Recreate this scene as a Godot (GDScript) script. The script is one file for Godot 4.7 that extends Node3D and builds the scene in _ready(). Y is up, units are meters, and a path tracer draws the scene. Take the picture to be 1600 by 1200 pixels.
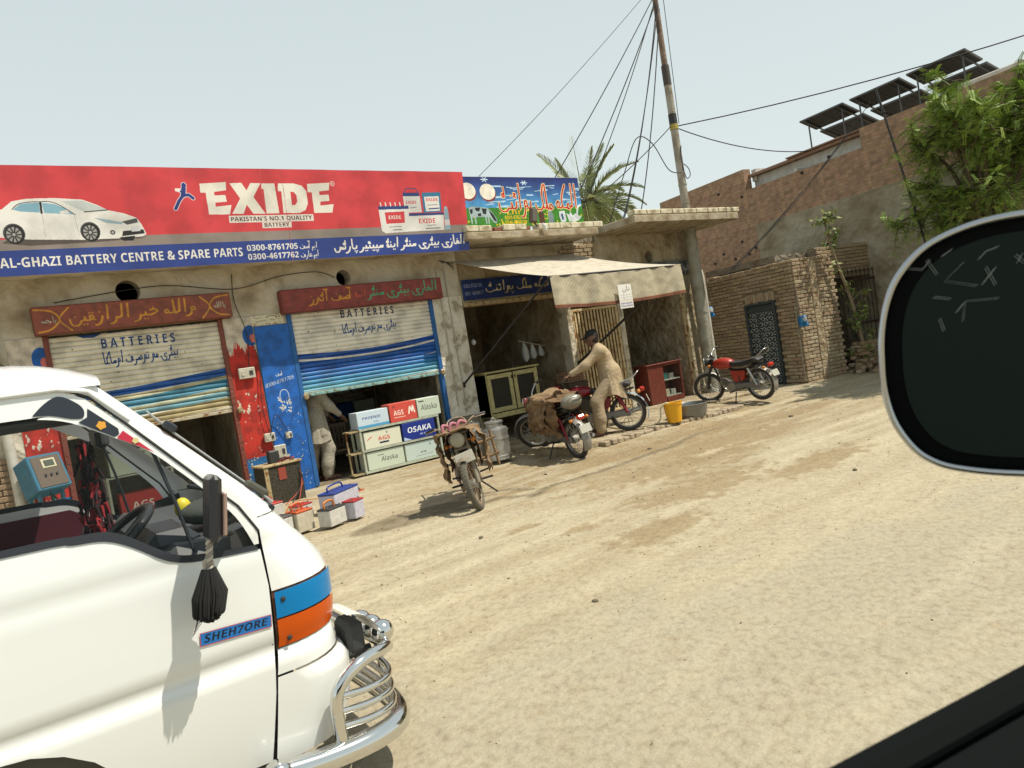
extends Node3D
# Roadside shops seen from a passing car. Units are metres, y is up, the shop fronts run along +x and face +z.

# ------------------------------------------------------------------ mesh builder
class MB:
	var v := PackedVector3Array()
	var n := PackedVector3Array()
	var u := PackedVector2Array()
	var c := PackedColorArray()
	var col := Color(1, 1, 1)
	var xf := Transform3D.IDENTITY
	func tri(a: Vector3, b: Vector3, d: Vector3, na: Vector3, nb: Vector3, nd: Vector3, ua := Vector2.ZERO, ub := Vector2.ZERO, ud := Vector2.ZERO):
		var bs := xf.basis
		v.append(xf * a); v.append(xf * d); v.append(xf * b)
		n.append((bs * na).normalized()); n.append((bs * nd).normalized()); n.append((bs * nb).normalized())
		u.append(ua); u.append(ud); u.append(ub)
		c.append(col); c.append(col); c.append(col)
	func ftri(a: Vector3, b: Vector3, d: Vector3):
		var nn := (b - a).cross(d - a).normalized()
		tri(a, b, d, nn, nn, nn)
	func quad(a: Vector3, b: Vector3, d: Vector3, e: Vector3, ua := Vector2(0, 1), ub := Vector2(1, 1), ud := Vector2(1, 0), ue := Vector2(0, 0)):
		var nn := (b - a).cross(e - a)
		if nn.length() < 1e-12: nn = (d - b).cross(e - b)
		nn = nn.normalized()
		tri(a, b, d, nn, nn, nn, ua, ub, ud)
		tri(a, d, e, nn, nn, nn, ua, ud, ue)
	func box(ctr: Vector3, size: Vector3, bev := 0.0, bs := Basis.IDENTITY):
		var keep := xf
		xf = xf * Transform3D(bs, ctr)
		var h := size * 0.5
		var b: float = min(bev, min(h.x, min(h.y, h.z)) * 0.9)
		var sg := [-1.0, 1.0]
		for ax in 3:
			var a1 := (ax + 1) % 3
			var a2 := (ax + 2) % 3
			for s in sg:
				var p := []
				for k in [[-1, -1], [1, -1], [1, 1], [-1, 1]]:
					var q := Vector3.ZERO
					q[ax] = h[ax] * s; q[a1] = (h[a1] - b) * k[0]; q[a2] = (h[a2] - b) * k[1]
					p.append(q)
				if s > 0: quad(p[0], p[1], p[2], p[3])
				else: quad(p[3], p[2], p[1], p[0], Vector2(0, 0), Vector2(1, 0), Vector2(1, 1), Vector2(0, 1))
		if b > 0.0:
			for ax in 3:
				var a1 := (ax + 1) % 3
				var a2 := (ax + 2) % 3
				for s1 in sg:
					for s2 in sg:
						var q := []
						for k in [[-1, 0], [1, 0], [1, 1], [-1, 1]]:
							var w := Vector3.ZERO
							w[ax] = (h[ax] - b) * k[0]
							w[a1] = (h[a1] - (b if k[1] == 1 else 0.0)) * s1
							w[a2] = (h[a2] - (0.0 if k[1] == 1 else b)) * s2
							q.append(w)
						if s1 * s2 > 0: quad(q[0], q[1], q[2], q[3])
						else: quad(q[3], q[2], q[1], q[0])
			for sx in sg:
				for sy in sg:
					for sz in sg:
						var a := Vector3(h.x * sx, (h.y - b) * sy, (h.z - b) * sz)
						var d := Vector3((h.x - b) * sx, h.y * sy, (h.z - b) * sz)
						var e := Vector3((h.x - b) * sx, (h.y - b) * sy, h.z * sz)
						if sx * sy * sz > 0: ftri(a, d, e)
						else: ftri(a, e, d)
		xf = keep
	func tube(pts: Array, rad, sides := 8, caps := true):
		var t0: Vector3
		var up := Vector3.UP
		var rings := []
		for i in pts.size():
			var p: Vector3 = pts[i]
			var d: Vector3 = (pts[min(i + 1, pts.size() - 1)] - pts[max(i - 1, 0)]).normalized()
			if i == 0:
				up = Vector3.UP if abs(d.y) < 0.9 else Vector3.RIGHT
			var sd := up.cross(d).normalized()
			up = d.cross(sd).normalized()
			var r: float = rad[i] if rad is Array else rad
			var ring := []
			for k in sides:
				var a := TAU * k / sides
				var o := sd * cos(a) + up * sin(a)
				ring.append([p + o * r, o])
			rings.append(ring)
		for i in rings.size() - 1:
			for k in sides:
				var k2 := (k + 1) % sides
				var a = rings[i][k]; var b = rings[i][k2]; var d = rings[i + 1][k2]; var e = rings[i + 1][k]
				tri(a[0], b[0], d[0], a[1], b[1], d[1])
				tri(a[0], d[0], e[0], a[1], d[1], e[1])
		if caps:
			for en in [0, rings.size() - 1]:
				for k in range(1, sides - 1):
					if en == 0: ftri(rings[0][0][0], rings[0][k + 1][0], rings[0][k][0])
					else: ftri(rings[en][0][0], rings[en][k][0], rings[en][k + 1][0])
	func lathe(prof: Array, sides := 24, smooth := false):
		# prof: [r, y] from bottom outside upwards, round local y
		for i in prof.size() - 1:
			var p0: Array = prof[i]; var p1: Array = prof[i + 1]
			var nr := Vector2(p1[1] - p0[1], -(p1[0] - p0[0])).normalized()
			var n0 := nr; var n1 := nr
			if smooth:
				if i > 0: n0 = (nr + Vector2(p0[1] - prof[i - 1][1], -(p0[0] - prof[i - 1][0])).normalized()).normalized()
				if i < prof.size() - 2: n1 = (nr + Vector2(prof[i + 2][1] - p1[1], -(prof[i + 2][0] - p1[0])).normalized()).normalized()
			for k in sides:
				var a := TAU * k / sides; var b := TAU * (k + 1) / sides
				var da := Vector3(cos(a), 0, -sin(a)); var db := Vector3(cos(b), 0, -sin(b))
				var y0 := Vector3(0, p0[1], 0); var y1 := Vector3(0, p1[1], 0)
				var A: Vector3 = da * p0[0] + y0; var B: Vector3 = db * p0[0] + y0
				var C: Vector3 = db * p1[0] + y1; var D: Vector3 = da * p1[0] + y1
				var ua := Vector2(float(k) / sides, 1.0 - float(i) / (prof.size() - 1)); var ub := Vector2(float(k + 1) / sides, ua.y)
				var uc := Vector2(ub.x, 1.0 - float(i + 1) / (prof.size() - 1)); var ue := Vector2(ua.x, uc.y)
				var nA := da * n0.x + Vector3.UP * n0.y; var nB := db * n0.x + Vector3.UP * n0.y
				var nC := db * n1.x + Vector3.UP * n1.y; var nD := da * n1.x + Vector3.UP * n1.y
				if p0[0] > 1e-5: tri(A, B, C, nA, nB, nC, ua, ub, uc)
				if p1[0] > 1e-5: tri(A, C, D, nA, nC, nD, ua, uc, ue)
	func prism(poly: PackedVector2Array, depth: float, bev := 0.0):
		# polygon in local xy, extruded from z = 0 (front, faces +z) back to z = -depth
		var pts := poly
		if Geometry2D.is_polygon_clockwise(pts):
			pts = pts.duplicate(); pts.reverse()
		var front := pts
		if bev > 0.0:
			var off := Geometry2D.offset_polygon(pts, -bev, Geometry2D.JOIN_MITER)
			if off.size() == 1 and off[0].size() == pts.size():
				front = off[0]
				if Geometry2D.is_polygon_clockwise(front): front.reverse()
				var best := 0; var bd := 1e9
				for i in front.size():
					var dd := front[i].distance_to(pts[0])
					if dd < bd: bd = dd; best = i
				var fr2 := PackedVector2Array()
				for i in front.size(): fr2.append(front[(i + best) % front.size()])
				front = fr2
		var bb := Rect2(pts[0], Vector2.ZERO)
		for p in pts: bb = bb.expand(p)
		var ix := Geometry2D.triangulate_polygon(front)
		for i in range(0, ix.size(), 3):
			var q := [front[ix[i]], front[ix[i + 1]], front[ix[i + 2]]]
			if (q[1] - q[0]).cross(q[2] - q[0]) < 0: q = [q[0], q[2], q[1]]
			var w := []
			for p in q: w.append(Vector2((p.x - bb.position.x) / bb.size.x, 1.0 - (p.y - bb.position.y) / bb.size.y))
			tri(Vector3(q[0].x, q[0].y, 0), Vector3(q[1].x, q[1].y, 0), Vector3(q[2].x, q[2].y, 0), Vector3.BACK, Vector3.BACK, Vector3.BACK, w[0], w[1], w[2])
		var ib := Geometry2D.triangulate_polygon(pts)
		for i in range(0, ib.size(), 3):
			var q := [pts[ib[i]], pts[ib[i + 1]], pts[ib[i + 2]]]
			if (q[1] - q[0]).cross(q[2] - q[0]) > 0: q = [q[0], q[2], q[1]]
			ftri(Vector3(q[0].x, q[0].y, -depth), Vector3(q[1].x, q[1].y, -depth), Vector3(q[2].x, q[2].y, -depth))
		for i in pts.size():
			var a := pts[i]; var b := pts[(i + 1) % pts.size()]
			var zb := -bev if front.size() == pts.size() and bev > 0.0 and front != pts else 0.0
			quad(Vector3(a.x, a.y, -depth), Vector3(b.x, b.y, -depth), Vector3(b.x, b.y, zb), Vector3(a.x, a.y, zb))
			if zb < 0.0:
				var fa := front[i]; var fb := front[(i + 1) % front.size()]
				quad(Vector3(a.x, a.y, zb), Vector3(b.x, b.y, zb), Vector3(fb.x, fb.y, 0), Vector3(fa.x, fa.y, 0))
	func grid(rows: Array, closed := false, flip := false):
		# rows of equal length of Vector3, smooth normals from differences
		var R := rows.size(); var K: int = rows[0].size()
		var nn := []
		for i in R:
			var l := []
			for k in K:
				var a: Vector3 = rows[max(i - 1, 0)][k]; var b: Vector3 = rows[min(i + 1, R - 1)][k]
				var p: Vector3; var q: Vector3
				if closed:
					p = rows[i][(k - 1 + K) % K]; q = rows[i][(k + 1) % K]
				else:
					p = rows[i][max(k - 1, 0)]; q = rows[i][min(k + 1, K - 1)]
				var w := (q - p).cross(b - a)
				if w.length() < 1e-12: w = Vector3.UP * 1e-6
				l.append(-w.normalized() if flip else w.normalized())
			nn.append(l)
		for i in R - 1:
			for k in (K if closed else K - 1):
				var k2 := (k + 1) % K
				var ua := Vector2(float(k) / (K if closed else K - 1), 1.0 - float(i) / (R - 1))
				var ub := Vector2(float(k + 1) / (K if closed else K - 1), ua.y)
				var uc := Vector2(ub.x, 1.0 - float(i + 1) / (R - 1)); var ud := Vector2(ua.x, uc.y)
				if flip:
					tri(rows[i][k], rows[i + 1][k2], rows[i][k2], nn[i][k], nn[i + 1][k2], nn[i][k2], ua, uc, ub)
					tri(rows[i][k], rows[i + 1][k], rows[i + 1][k2], nn[i][k], nn[i + 1][k], nn[i + 1][k2], ua, ud, uc)
				else:
					tri(rows[i][k], rows[i][k2], rows[i + 1][k2], nn[i][k], nn[i][k2], nn[i + 1][k2], ua, ub, uc)
					tri(rows[i][k], rows[i + 1][k2], rows[i + 1][k], nn[i][k], nn[i + 1][k2], nn[i + 1][k], ua, uc, ud)
	func ball(ctr: Vector3, r: Vector3, seg := 10, bs := Basis.IDENTITY):
		var keep := xf
		xf = xf * Transform3D(bs * Basis.from_scale(r), ctr)
		for i in seg:
			for k in seg * 2:
				var P := []
				for w in [[i, k], [i, k + 1], [i + 1, k + 1], [i + 1, k]]:
					var th: float = PI * w[0] / seg; var ph: float = PI * w[1] / seg
					P.append(Vector3(sin(th) * cos(ph), cos(th), sin(th) * sin(ph)))
				if i > 0: tri(P[0], P[1], P[2], P[0] / (r * r), P[1] / (r * r), P[2] / (r * r))
				if i < seg - 1: tri(P[0], P[2], P[3], P[0] / (r * r), P[2] / (r * r), P[3] / (r * r))
		xf = keep
	func mesh() -> ArrayMesh:
		var a := []
		a.resize(Mesh.ARRAY_MAX)
		a[Mesh.ARRAY_VERTEX] = v; a[Mesh.ARRAY_NORMAL] = n; a[Mesh.ARRAY_TEX_UV] = u; a[Mesh.ARRAY_COLOR] = c
		var m := ArrayMesh.new()
		m.add_surface_from_arrays(Mesh.PRIMITIVE_TRIANGLES, a)
		return m

# ------------------------------------------------------------------ scene helpers
var used := {}
var mats := {}
var rng := RandomNumberGenerator.new()

func numbered(called: String) -> String:
	if not used.has(called):
		used[called] = 0
		return called
	used[called] += 1
	return "%s_%03d" % [called, used[called]]

func tag(o: Node3D, label: String, category: String, group := ""):
	o.set_meta("label", label); o.set_meta("category", category)
	if group != "": o.set_meta("group", group)

func thing(called: String, label: String, category: String, at := Vector3.ZERO, turn := 0.0, group := "") -> Node3D:
	var o := Node3D.new()
	o.name = numbered(called)
	add_child(o)
	o.position = at; o.rotation.y = turn
	tag(o, label, category, group)
	return o

func part(called: String, b, m: Material, parent: Node3D, label := "") -> MeshInstance3D:
	var o := MeshInstance3D.new()
	o.name = called
	o.mesh = b.mesh() if b is MB else b
	o.material_override = m
	parent.add_child(o, true)
	if label != "": o.set_meta("label", label)
	return o

func solo(called: String, b, m: Material, label: String, category: String, group := "", at := Vector3.ZERO, turn := 0.0) -> MeshInstance3D:
	var o := MeshInstance3D.new()
	o.name = numbered(called)
	o.mesh = b.mesh() if b is MB else b
	o.material_override = m
	add_child(o)
	o.position = at; o.rotation.y = turn
	tag(o, label, category, group)
	return o

func struct(called: String, b, m: Material) -> MeshInstance3D:
	var o := MeshInstance3D.new()
	o.name = numbered(called)
	o.mesh = b.mesh() if b is MB else b
	o.material_override = m
	add_child(o)
	o.set_meta("kind", "structure")
	return o

func bx(ctr: Vector3, size: Vector3, bev := 0.0, bs := Basis.IDENTITY) -> MB:
	var b := MB.new()
	b.box(ctr, size, bev, bs)
	return b

func tb(pts: Array, rad, sides := 8) -> MB:
	var b := MB.new()
	b.tube(pts, rad, sides)
	return b

# box given by its corners
func bc(x0: float, x1: float, y0: float, y1: float, z0: float, z1: float, bev := 0.0) -> MB:
	return bx(Vector3((x0 + x1) / 2, (y0 + y1) / 2, (z0 + z1) / 2), Vector3(abs(x1 - x0), abs(y1 - y0), abs(z1 - z0)), bev)

func curve(pts: Array, steps := 6) -> Array:
	# Catmull-Rom through the points
	var o := []
	for i in pts.size() - 1:
		var p0 = pts[max(i - 1, 0)]; var p1 = pts[i]; var p2 = pts[i + 1]; var p3 = pts[min(i + 2, pts.size() - 1)]
		for s in steps:
			var t := float(s) / steps
			o.append(0.5 * ((2.0 * p1) + (p2 - p0) * t + (2.0 * p0 - 5.0 * p1 + 4.0 * p2 - p3) * t * t + (3.0 * p1 - p0 - 3.0 * p2 + p3) * t * t * t))
	o.append(pts[-1])
	return o

func sag(a: Vector3, b: Vector3, drop: float, steps := 14) -> Array:
	var o := []
	for i in steps + 1:
		var t := float(i) / steps
		o.append(a.lerp(b, t) - Vector3(0, drop * 4.0 * t * (1.0 - t), 0))
	return o

# ------------------------------------------------------------------ textures and materials
var texs := {}
func noise_bytes(seed_: int, freq: float, oct: int, size: int) -> PackedByteArray:
	var fn := FastNoiseLite.new()
	fn.seed = seed_; fn.frequency = freq; fn.noise_type = FastNoiseLite.TYPE_SIMPLEX_SMOOTH
	fn.fractal_octaves = oct
	var im := fn.get_seamless_image(size, size)
	im.convert(Image.FORMAT_L8)
	return im.get_data()

# colour texture: noise drives a ramp between colours (sRGB), stops = [[t, Color], ...]
func ramp_tex(key: String, seed_: int, freq: float, oct: int, stops: Array, size := 256, speck := 0.0) -> ImageTexture:
	if texs.has(key): return texs[key]
	var d := noise_bytes(seed_, freq, oct, size)
	var lut := []
	for i in 256:
		var t := i / 255.0
		var k := 0
		while k < stops.size() - 2 and t > stops[k + 1][0]: k += 1
		var f: float = clamp((t - stops[k][0]) / max(stops[k + 1][0] - stops[k][0], 0.001), 0.0, 1.0)
		lut.append(stops[k][1].lerp(stops[k + 1][1], f))
	var r := RandomNumberGenerator.new(); r.seed = seed_ + 7
	var o := PackedByteArray()
	o.resize(size * size * 3)
	for i in size * size:
		var q: Color = lut[d[i]]
		var s := 1.0 + (r.randf() - 0.5) * speck
		o[i * 3] = int(clamp(q.r * s, 0, 1) * 255); o[i * 3 + 1] = int(clamp(q.g * s, 0, 1) * 255); o[i * 3 + 2] = int(clamp(q.b * s, 0, 1) * 255)
	var im := Image.create_from_data(size, size, false, Image.FORMAT_RGB8, o)
	texs[key] = ImageTexture.create_from_image(im)
	return texs[key]

func norm_tex(key: String, seed_: int, freq: float, oct: int, strength: float, size := 256) -> ImageTexture:
	if texs.has(key): return texs[key]
	var d := noise_bytes(seed_, freq, oct, size)
	var im := Image.create_from_data(size, size, false, Image.FORMAT_L8, d)
	im.convert(Image.FORMAT_RGBA8)
	im.bump_map_to_normal_map(strength)
	texs[key] = ImageTexture.create_from_image(im)
	return texs[key]

# c is a linear base colour
func mat(key: String, c: Color, rough := 0.8, metal := 0.0, tex: Texture2D = null, scale := 1.0, nrm: Texture2D = null, nstr := 1.0) -> StandardMaterial3D:
	if mats.has(key): return mats[key]
	var m := StandardMaterial3D.new()
	m.albedo_color = c.linear_to_srgb()
	m.roughness = rough; m.metallic = metal
	m.vertex_color_use_as_albedo = true
	if tex or nrm:
		m.uv1_triplanar = true; m.uv1_world_triplanar = true
		m.uv1_scale = Vector3.ONE * scale
		if tex: m.albedo_texture = tex
		if nrm:
			m.normal_enabled = true; m.normal_texture = nrm; m.normal_scale = nstr
	mats[key] = m
	return m

# a material that shows a painted image over the mesh's own uv
func print_mat(im: Image, rough := 0.55, nrm: Texture2D = null) -> StandardMaterial3D:
	var m := StandardMaterial3D.new()
	m.albedo_texture = ImageTexture.create_from_image(im)
	m.roughness = rough
	return m

# ------------------------------------------------------------------ painting on images (print and lettering only)
func fill_poly(im: Image, pts: PackedVector2Array, c: Color):
	var y0 := 1e9; var y1 := -1e9
	for p in pts: y0 = min(y0, p.y); y1 = max(y1, p.y)
	var W := im.get_width(); var Hh := im.get_height()
	var N := pts.size()
	for y in range(max(int(floor(y0)), 0), min(int(ceil(y1)), Hh)):
		var yy := y + 0.5
		var xs := PackedFloat32Array()
		for i in N:
			var a := pts[i]; var b := pts[(i + 1) % N]
			if (a.y <= yy) != (b.y <= yy): xs.append(a.x + (yy - a.y) / (b.y - a.y) * (b.x - a.x))
		xs.sort()
		for i in range(0, xs.size() - 1, 2):
			var xa := int(round(clamp(xs[i], 0, W))); var xb := int(round(clamp(xs[i + 1], 0, W)))
			if xb > xa: im.fill_rect(Rect2i(xa, y, xb - xa, 1), c)

func fill_disc(im: Image, p: Vector2, rx: float, ry: float, c: Color):
	var q := PackedVector2Array()
	for i in 20: q.append(p + Vector2(cos(TAU * i / 20.0) * rx, sin(TAU * i / 20.0) * ry))
	fill_poly(im, q, c)

# a stroke of a broad nib: nib = half vector of the pen edge, w = half of the least width
func stroke(im: Image, pts: Array, c: Color, w: float, nib := Vector2.ZERO):
	for i in pts.size() - 1:
		var a: Vector2 = pts[i]; var b: Vector2 = pts[i + 1]
		if a.distance_to(b) < 0.01: continue
		var s := (b - a).normalized().orthogonal() * w
		fill_poly(im, PackedVector2Array([a + s, b + s, b - s, a - s]), c)
		if nib != Vector2.ZERO:
			fill_poly(im, PackedVector2Array([a + nib, b + nib, b - nib, a - nib]), c)
	if w > 1.2:
		for p in pts: fill_disc(im, p, w, w, c)

# latin text; x, y = left end of the base line, h = height of a capital in pixels; returns the width
func latin(im: Image, text: String, x: float, y: float, h: float, c: Color, bold := true, sx := 1.0, slant := 0.0, width := 0.0, serif := false, rise := 0.0) -> float:
	var t := TextMesh.new()
	var f := SystemFont.new()
	f.font_names = PackedStringArray(["Droid Serif" if serif else "Droid Sans"]); f.font_weight = 700 if bold else 400
	t.font = f; t.text = text; t.font_size = 64; t.pixel_size = 1.0; t.depth = 0.0
	t.horizontal_alignment = HORIZONTAL_ALIGNMENT_LEFT; t.vertical_alignment = VERTICAL_ALIGNMENT_BOTTOM
	var arr := t.get_mesh_arrays()
	var vs: PackedVector3Array = arr[Mesh.ARRAY_VERTEX]
	var ix: PackedInt32Array = arr[Mesh.ARRAY_INDEX]
	if vs.size() == 0: return 0.0
	var x0 := 1e9; var x1 := -1e9
	for q in vs: x0 = min(x0, q.x); x1 = max(x1, q.x)
	# base line: the text is bottom aligned with its descent below
	var base := 64.0 * 0.236
	var k := h / (64.0 * 0.714)
	var kx := k * sx
	if width > 0.0: kx = width / (x1 - x0)
	for i in range(0, ix.size(), 3):
		var p := PackedVector2Array()
		for j in 3:
			var q := vs[ix[i + j]]
			var yy := (q.y - base) * k
			var xx := (q.x - x0) * kx
			p.append(Vector2(x + xx + yy * slant, y - yy + xx * rise))
		fill_poly(im, p, c)
	return (x1 - x0) * kx

# ------------------------------------------------------------------ Urdu lettering drawn with a pen
# Each letter: body strokes in a box where 1 = height of an alef, pen moves right to left from x = 0 on the base line y = 0 (y up).
# kind: skeleton name; returns [advance, strokes]
func urdu_letter(sk: String, joined_before: bool, joins_after: bool) -> Array:
	var S := []
	var adv := 0.4
	match sk:
		"alef":
			if joined_before: S = [[Vector2(0, 0), Vector2(-0.1, 0.02), Vector2(-0.16, 0.2), Vector2(-0.18, 1.0)]]; adv = 0.24
			else: S = [[Vector2(-0.08, 1.0), Vector2(-0.1, 0.5), Vector2(-0.14, 0.0)]]; adv = 0.26
		"lam":
			if joins_after: S = [[Vector2(0, 0) if joined_before else Vector2(-0.06, 1.0), Vector2(-0.08, 0.02) if joined_before else Vector2(-0.1, 0.4), Vector2(-0.12, 1.0) if joined_before else Vector2(-0.14, 0.06), Vector2(-0.14, 0.1), Vector2(-0.3, 0.0)]]; adv = 0.3
			else: S = [[Vector2(-0.06, 1.0), Vector2(-0.1, 0.1), Vector2(-0.2, -0.25), Vector2(-0.45, -0.3), Vector2(-0.58, -0.05)]]; adv = 0.62
		"kaf":
			S = [[Vector2(0, 0) if joined_before else Vector2(-0.02, 0.0), Vector2(-0.2, 0.02), Vector2(-0.3, 0.1), Vector2(-0.28, 0.42), Vector2(-0.1, 0.72), Vector2(0.12, 0.98)], [Vector2(-0.28, 0.1), Vector2(-0.4, 0.0)]]; adv = 0.42
			if not joins_after: S = [[Vector2(0, 0), Vector2(-0.1, 0.1), Vector2(-0.12, 0.62), Vector2(0.06, 0.98)], [Vector2(-0.1, 0.1), Vector2(-0.3, -0.05), Vector2(-0.62, -0.04), Vector2(-0.74, 0.14)]]; adv = 0.78
		"tooth":
			S = [[Vector2(0, 0), Vector2(-0.12, 0.02), Vector2(-0.16, 0.24), Vector2(-0.19, 0.04), Vector2(-0.34, 0.0)]]; adv = 0.34
			if not joined_before: S = [[Vector2(-0.06, 0.28), Vector2(-0.1, 0.06), Vector2(-0.28, 0.0)]]; adv = 0.28
		"boat":
			S = [[Vector2(0, 0.0) if joined_before else Vector2(-0.04, 0.26), Vector2(-0.1, 0.02), Vector2(-0.3, -0.1), Vector2(-0.6, -0.1), Vector2(-0.78, 0.02), Vector2(-0.8, 0.22)]]; adv = 0.84
		"re":
			S = [[Vector2(0, 0.0) if joined_before else Vector2(-0.06, 0.2), Vector2(-0.1, 0.04) if joined_before else Vector2(-0.1, 0.0), Vector2(-0.16, -0.2), Vector2(-0.3, -0.36), Vector2(-0.46, -0.4)]]; adv = 0.36
		"ye":
			S = [[Vector2(0, 0.0) if joined_before else Vector2(0.0, 0.2), Vector2(-0.1, 0.2), Vector2(-0.24, 0.2), Vector2(-0.3, 0.04), Vector2(-0.16, -0.1), Vector2(-0.1, -0.24), Vector2(-0.3, -0.38), Vector2(-0.6, -0.3), Vector2(-0.74, 0.02)]]; adv = 0.76
		"ain":
			if joined_before: S = [[Vector2(0, 0), Vector2(-0.14, 0.1), Vector2(-0.1, 0.26), Vector2(-0.3, 0.26), Vector2(-0.22, 0.08), Vector2(-0.4, 0.0)]]
			else: S = [[Vector2(-0.06, 0.36), Vector2(-0.22, 0.42), Vector2(-0.3, 0.26), Vector2(-0.2, 0.1), Vector2(0.0, 0.04), Vector2(-0.2, 0.0), Vector2(-0.42, 0.0)]]
			adv = 0.42
		"he_hook":
			S = [[Vector2(-0.46, 0.34), Vector2(-0.24, 0.4), Vector2(-0.04, 0.28), Vector2(-0.16, 0.14), Vector2(-0.4, 0.0), Vector2(-0.56, 0.0)]]; adv = 0.54
		"seen":
			S = [[Vector2(0, 0) if joined_before else Vector2(-0.03, 0.2), Vector2(-0.08, 0.02), Vector2(-0.14, 0.18), Vector2(-0.19, 0.02), Vector2(-0.26, 0.18), Vector2(-0.3, 0.02), Vector2(-0.44, 0.0)]]; adv = 0.44
			if not joins_after: S = [[Vector2(0, 0.16), Vector2(-0.08, 0.02), Vector2(-0.14, 0.18), Vector2(-0.19, 0.02), Vector2(-0.26, 0.2), Vector2(-0.3, -0.1), Vector2(-0.46, -0.28), Vector2(-0.68, -0.22), Vector2(-0.76, 0.08)]]; adv = 0.78
		"sad":
			S = [[Vector2(0, 0.0), Vector2(-0.16, 0.04), Vector2(-0.02, 0.26), Vector2(0.1, 0.28), Vector2(0.14, 0.1), Vector2(-0.05, 0.0), Vector2(-0.24, 0.04), Vector2(-0.28, 0.16), Vector2(-0.34, 0.0), Vector2(-0.44, 0.0)]]; adv = 0.44
		"fe":
			S = [[Vector2(0, 0.0), Vector2(-0.14, 0.04), Vector2(-0.08, 0.22), Vector2(-0.2, 0.34), Vector2(-0.28, 0.2), Vector2(-0.18, 0.08), Vector2(-0.34, 0.0)]]; adv = 0.36
			if not joins_after: S = [[Vector2(0, 0.0), Vector2(-0.14, 0.14), Vector2(-0.08, 0.28), Vector2(-0.22, 0.34), Vector2(-0.26, 0.16), Vector2(-0.14, 0.06), Vector2(-0.36, -0.08), Vector2(-0.66, -0.08), Vector2(-0.84, 0.02), Vector2(-0.88, 0.2)]]; adv = 0.9
		"wao":
			S = [[Vector2(0, 0.0) if joined_before else Vector2(-0.24, 0.12), Vector2(-0.08, 0.12), Vector2(-0.1, 0.3), Vector2(-0.24, 0.3), Vector2(-0.28, 0.12), Vector2(-0.12, 0.08), Vector2(-0.26, 0.08), Vector2(-0.3, -0.14), Vector2(-0.46, -0.32), Vector2(-0.6, -0.34)]]; adv = 0.44
		"mim":
			S = [[Vector2(0, 0.0), Vector2(-0.1, 0.14), Vector2(-0.24, 0.14), Vector2(-0.26, -0.04), Vector2(-0.1, -0.04), Vector2(-0.26, 0.0), Vector2(-0.38, 0.0)]]; adv = 0.38
			if not joins_after: S = [[Vector2(0, 0.0), Vector2(-0.1, 0.14), Vector2(-0.24, 0.12), Vector2(-0.2, -0.04), Vector2(-0.06, -0.02), Vector2(-0.24, -0.1), Vector2(-0.28, -0.5)]]; adv = 0.34
		"nun":
			S = [[Vector2(0, 0.0) if joined_before else Vector2(-0.03, 0.2), Vector2(-0.06, -0.14), Vector2(-0.22, -0.32), Vector2(-0.46, -0.28), Vector2(-0.56, 0.0), Vector2(-0.56, 0.16)]]; adv = 0.6
		"he":
			if joined_before and not joins_after: S = [[Vector2(0, 0), Vector2(-0.12, 0.02), Vector2(-0.18, 0.28), Vector2(-0.34, 0.18), Vector2(-0.3, 0.02), Vector2(-0.12, 0.04)]]; adv = 0.4
			else: S = [[Vector2(-0.04, 0.22), Vector2(-0.2, 0.24), Vector2(-0.26, 0.06), Vector2(-0.12, -0.02), Vector2(-0.1, 0.12), Vector2(-0.26, 0.06), Vector2(-0.4, 0.0)]]; adv = 0.4
		"dal":
			S = [[Vector2(0, 0.0) if joined_before else Vector2(-0.06, 0.36), Vector2(-0.14, 0.3) if joined_before else Vector2(-0.16, 0.18), Vector2(-0.2, 0.04), Vector2(-0.02 if not joined_before else -0.08, -0.02)]]; adv = 0.3
	return [adv, S]

const URDU := {  # letter: [skeleton, joins to the next, dots above, dots below, small tah above, hamza above, madda]
	"A": ["alef", false, 0, 0, ""], "a": ["alef", false, 0, 0, "madda"], "l": ["lam", true, 0, 0, ""], "G": ["ain", true, 1, 0, ""], "E": ["ain", true, 0, 0, ""],
	"z": ["re", false, 1, 0, ""], "r": ["re", false, 0, 0, ""], "y": ["tooth", true, 0, 2, ""], "Y": ["ye", false, 0, 0, ""], "b": ["tooth", true, 0, 1, ""],
	"T": ["tooth", true, 0, 0, "tah"], "Q": ["boat", false, 0, 0, "tah"], "t": ["tooth", true, 2, 0, ""], "p": ["tooth", true, 0, 3, ""], "s": ["seen", true, 0, 0, ""], "S": ["seen", false, 0, 0, ""],
	"n": ["tooth", true, 1, 0, ""], "N": ["nun", false, 1, 0, ""], "D": ["dal", false, 0, 0, "tah"], "d": ["dal", false, 0, 0, ""], "h": ["tooth", true, 0, 0, "hamza"],
	"v": ["wao", false, 0, 0, ""], "x": ["he_hook", true, 1, 0, ""], "H": ["he_hook", true, 0, 0, ""], "q": ["fe", true, 2, 0, ""], "f": ["fe", true, 1, 0, ""], "F": ["fe", false, 1, 0, ""],
	"c": ["sad", true, 0, 0, ""], "m": ["mim", true, 0, 0, ""], "M": ["mim", false, 0, 0, ""], "k": ["kaf", true, 0, 0, ""], "K": ["kaf", false, 0, 0, ""], "o": ["he", true, 0, 0, ""], "O": ["he", false, 0, 0, ""], "w": ["wao", false, 0, 0, ""]}

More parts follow.
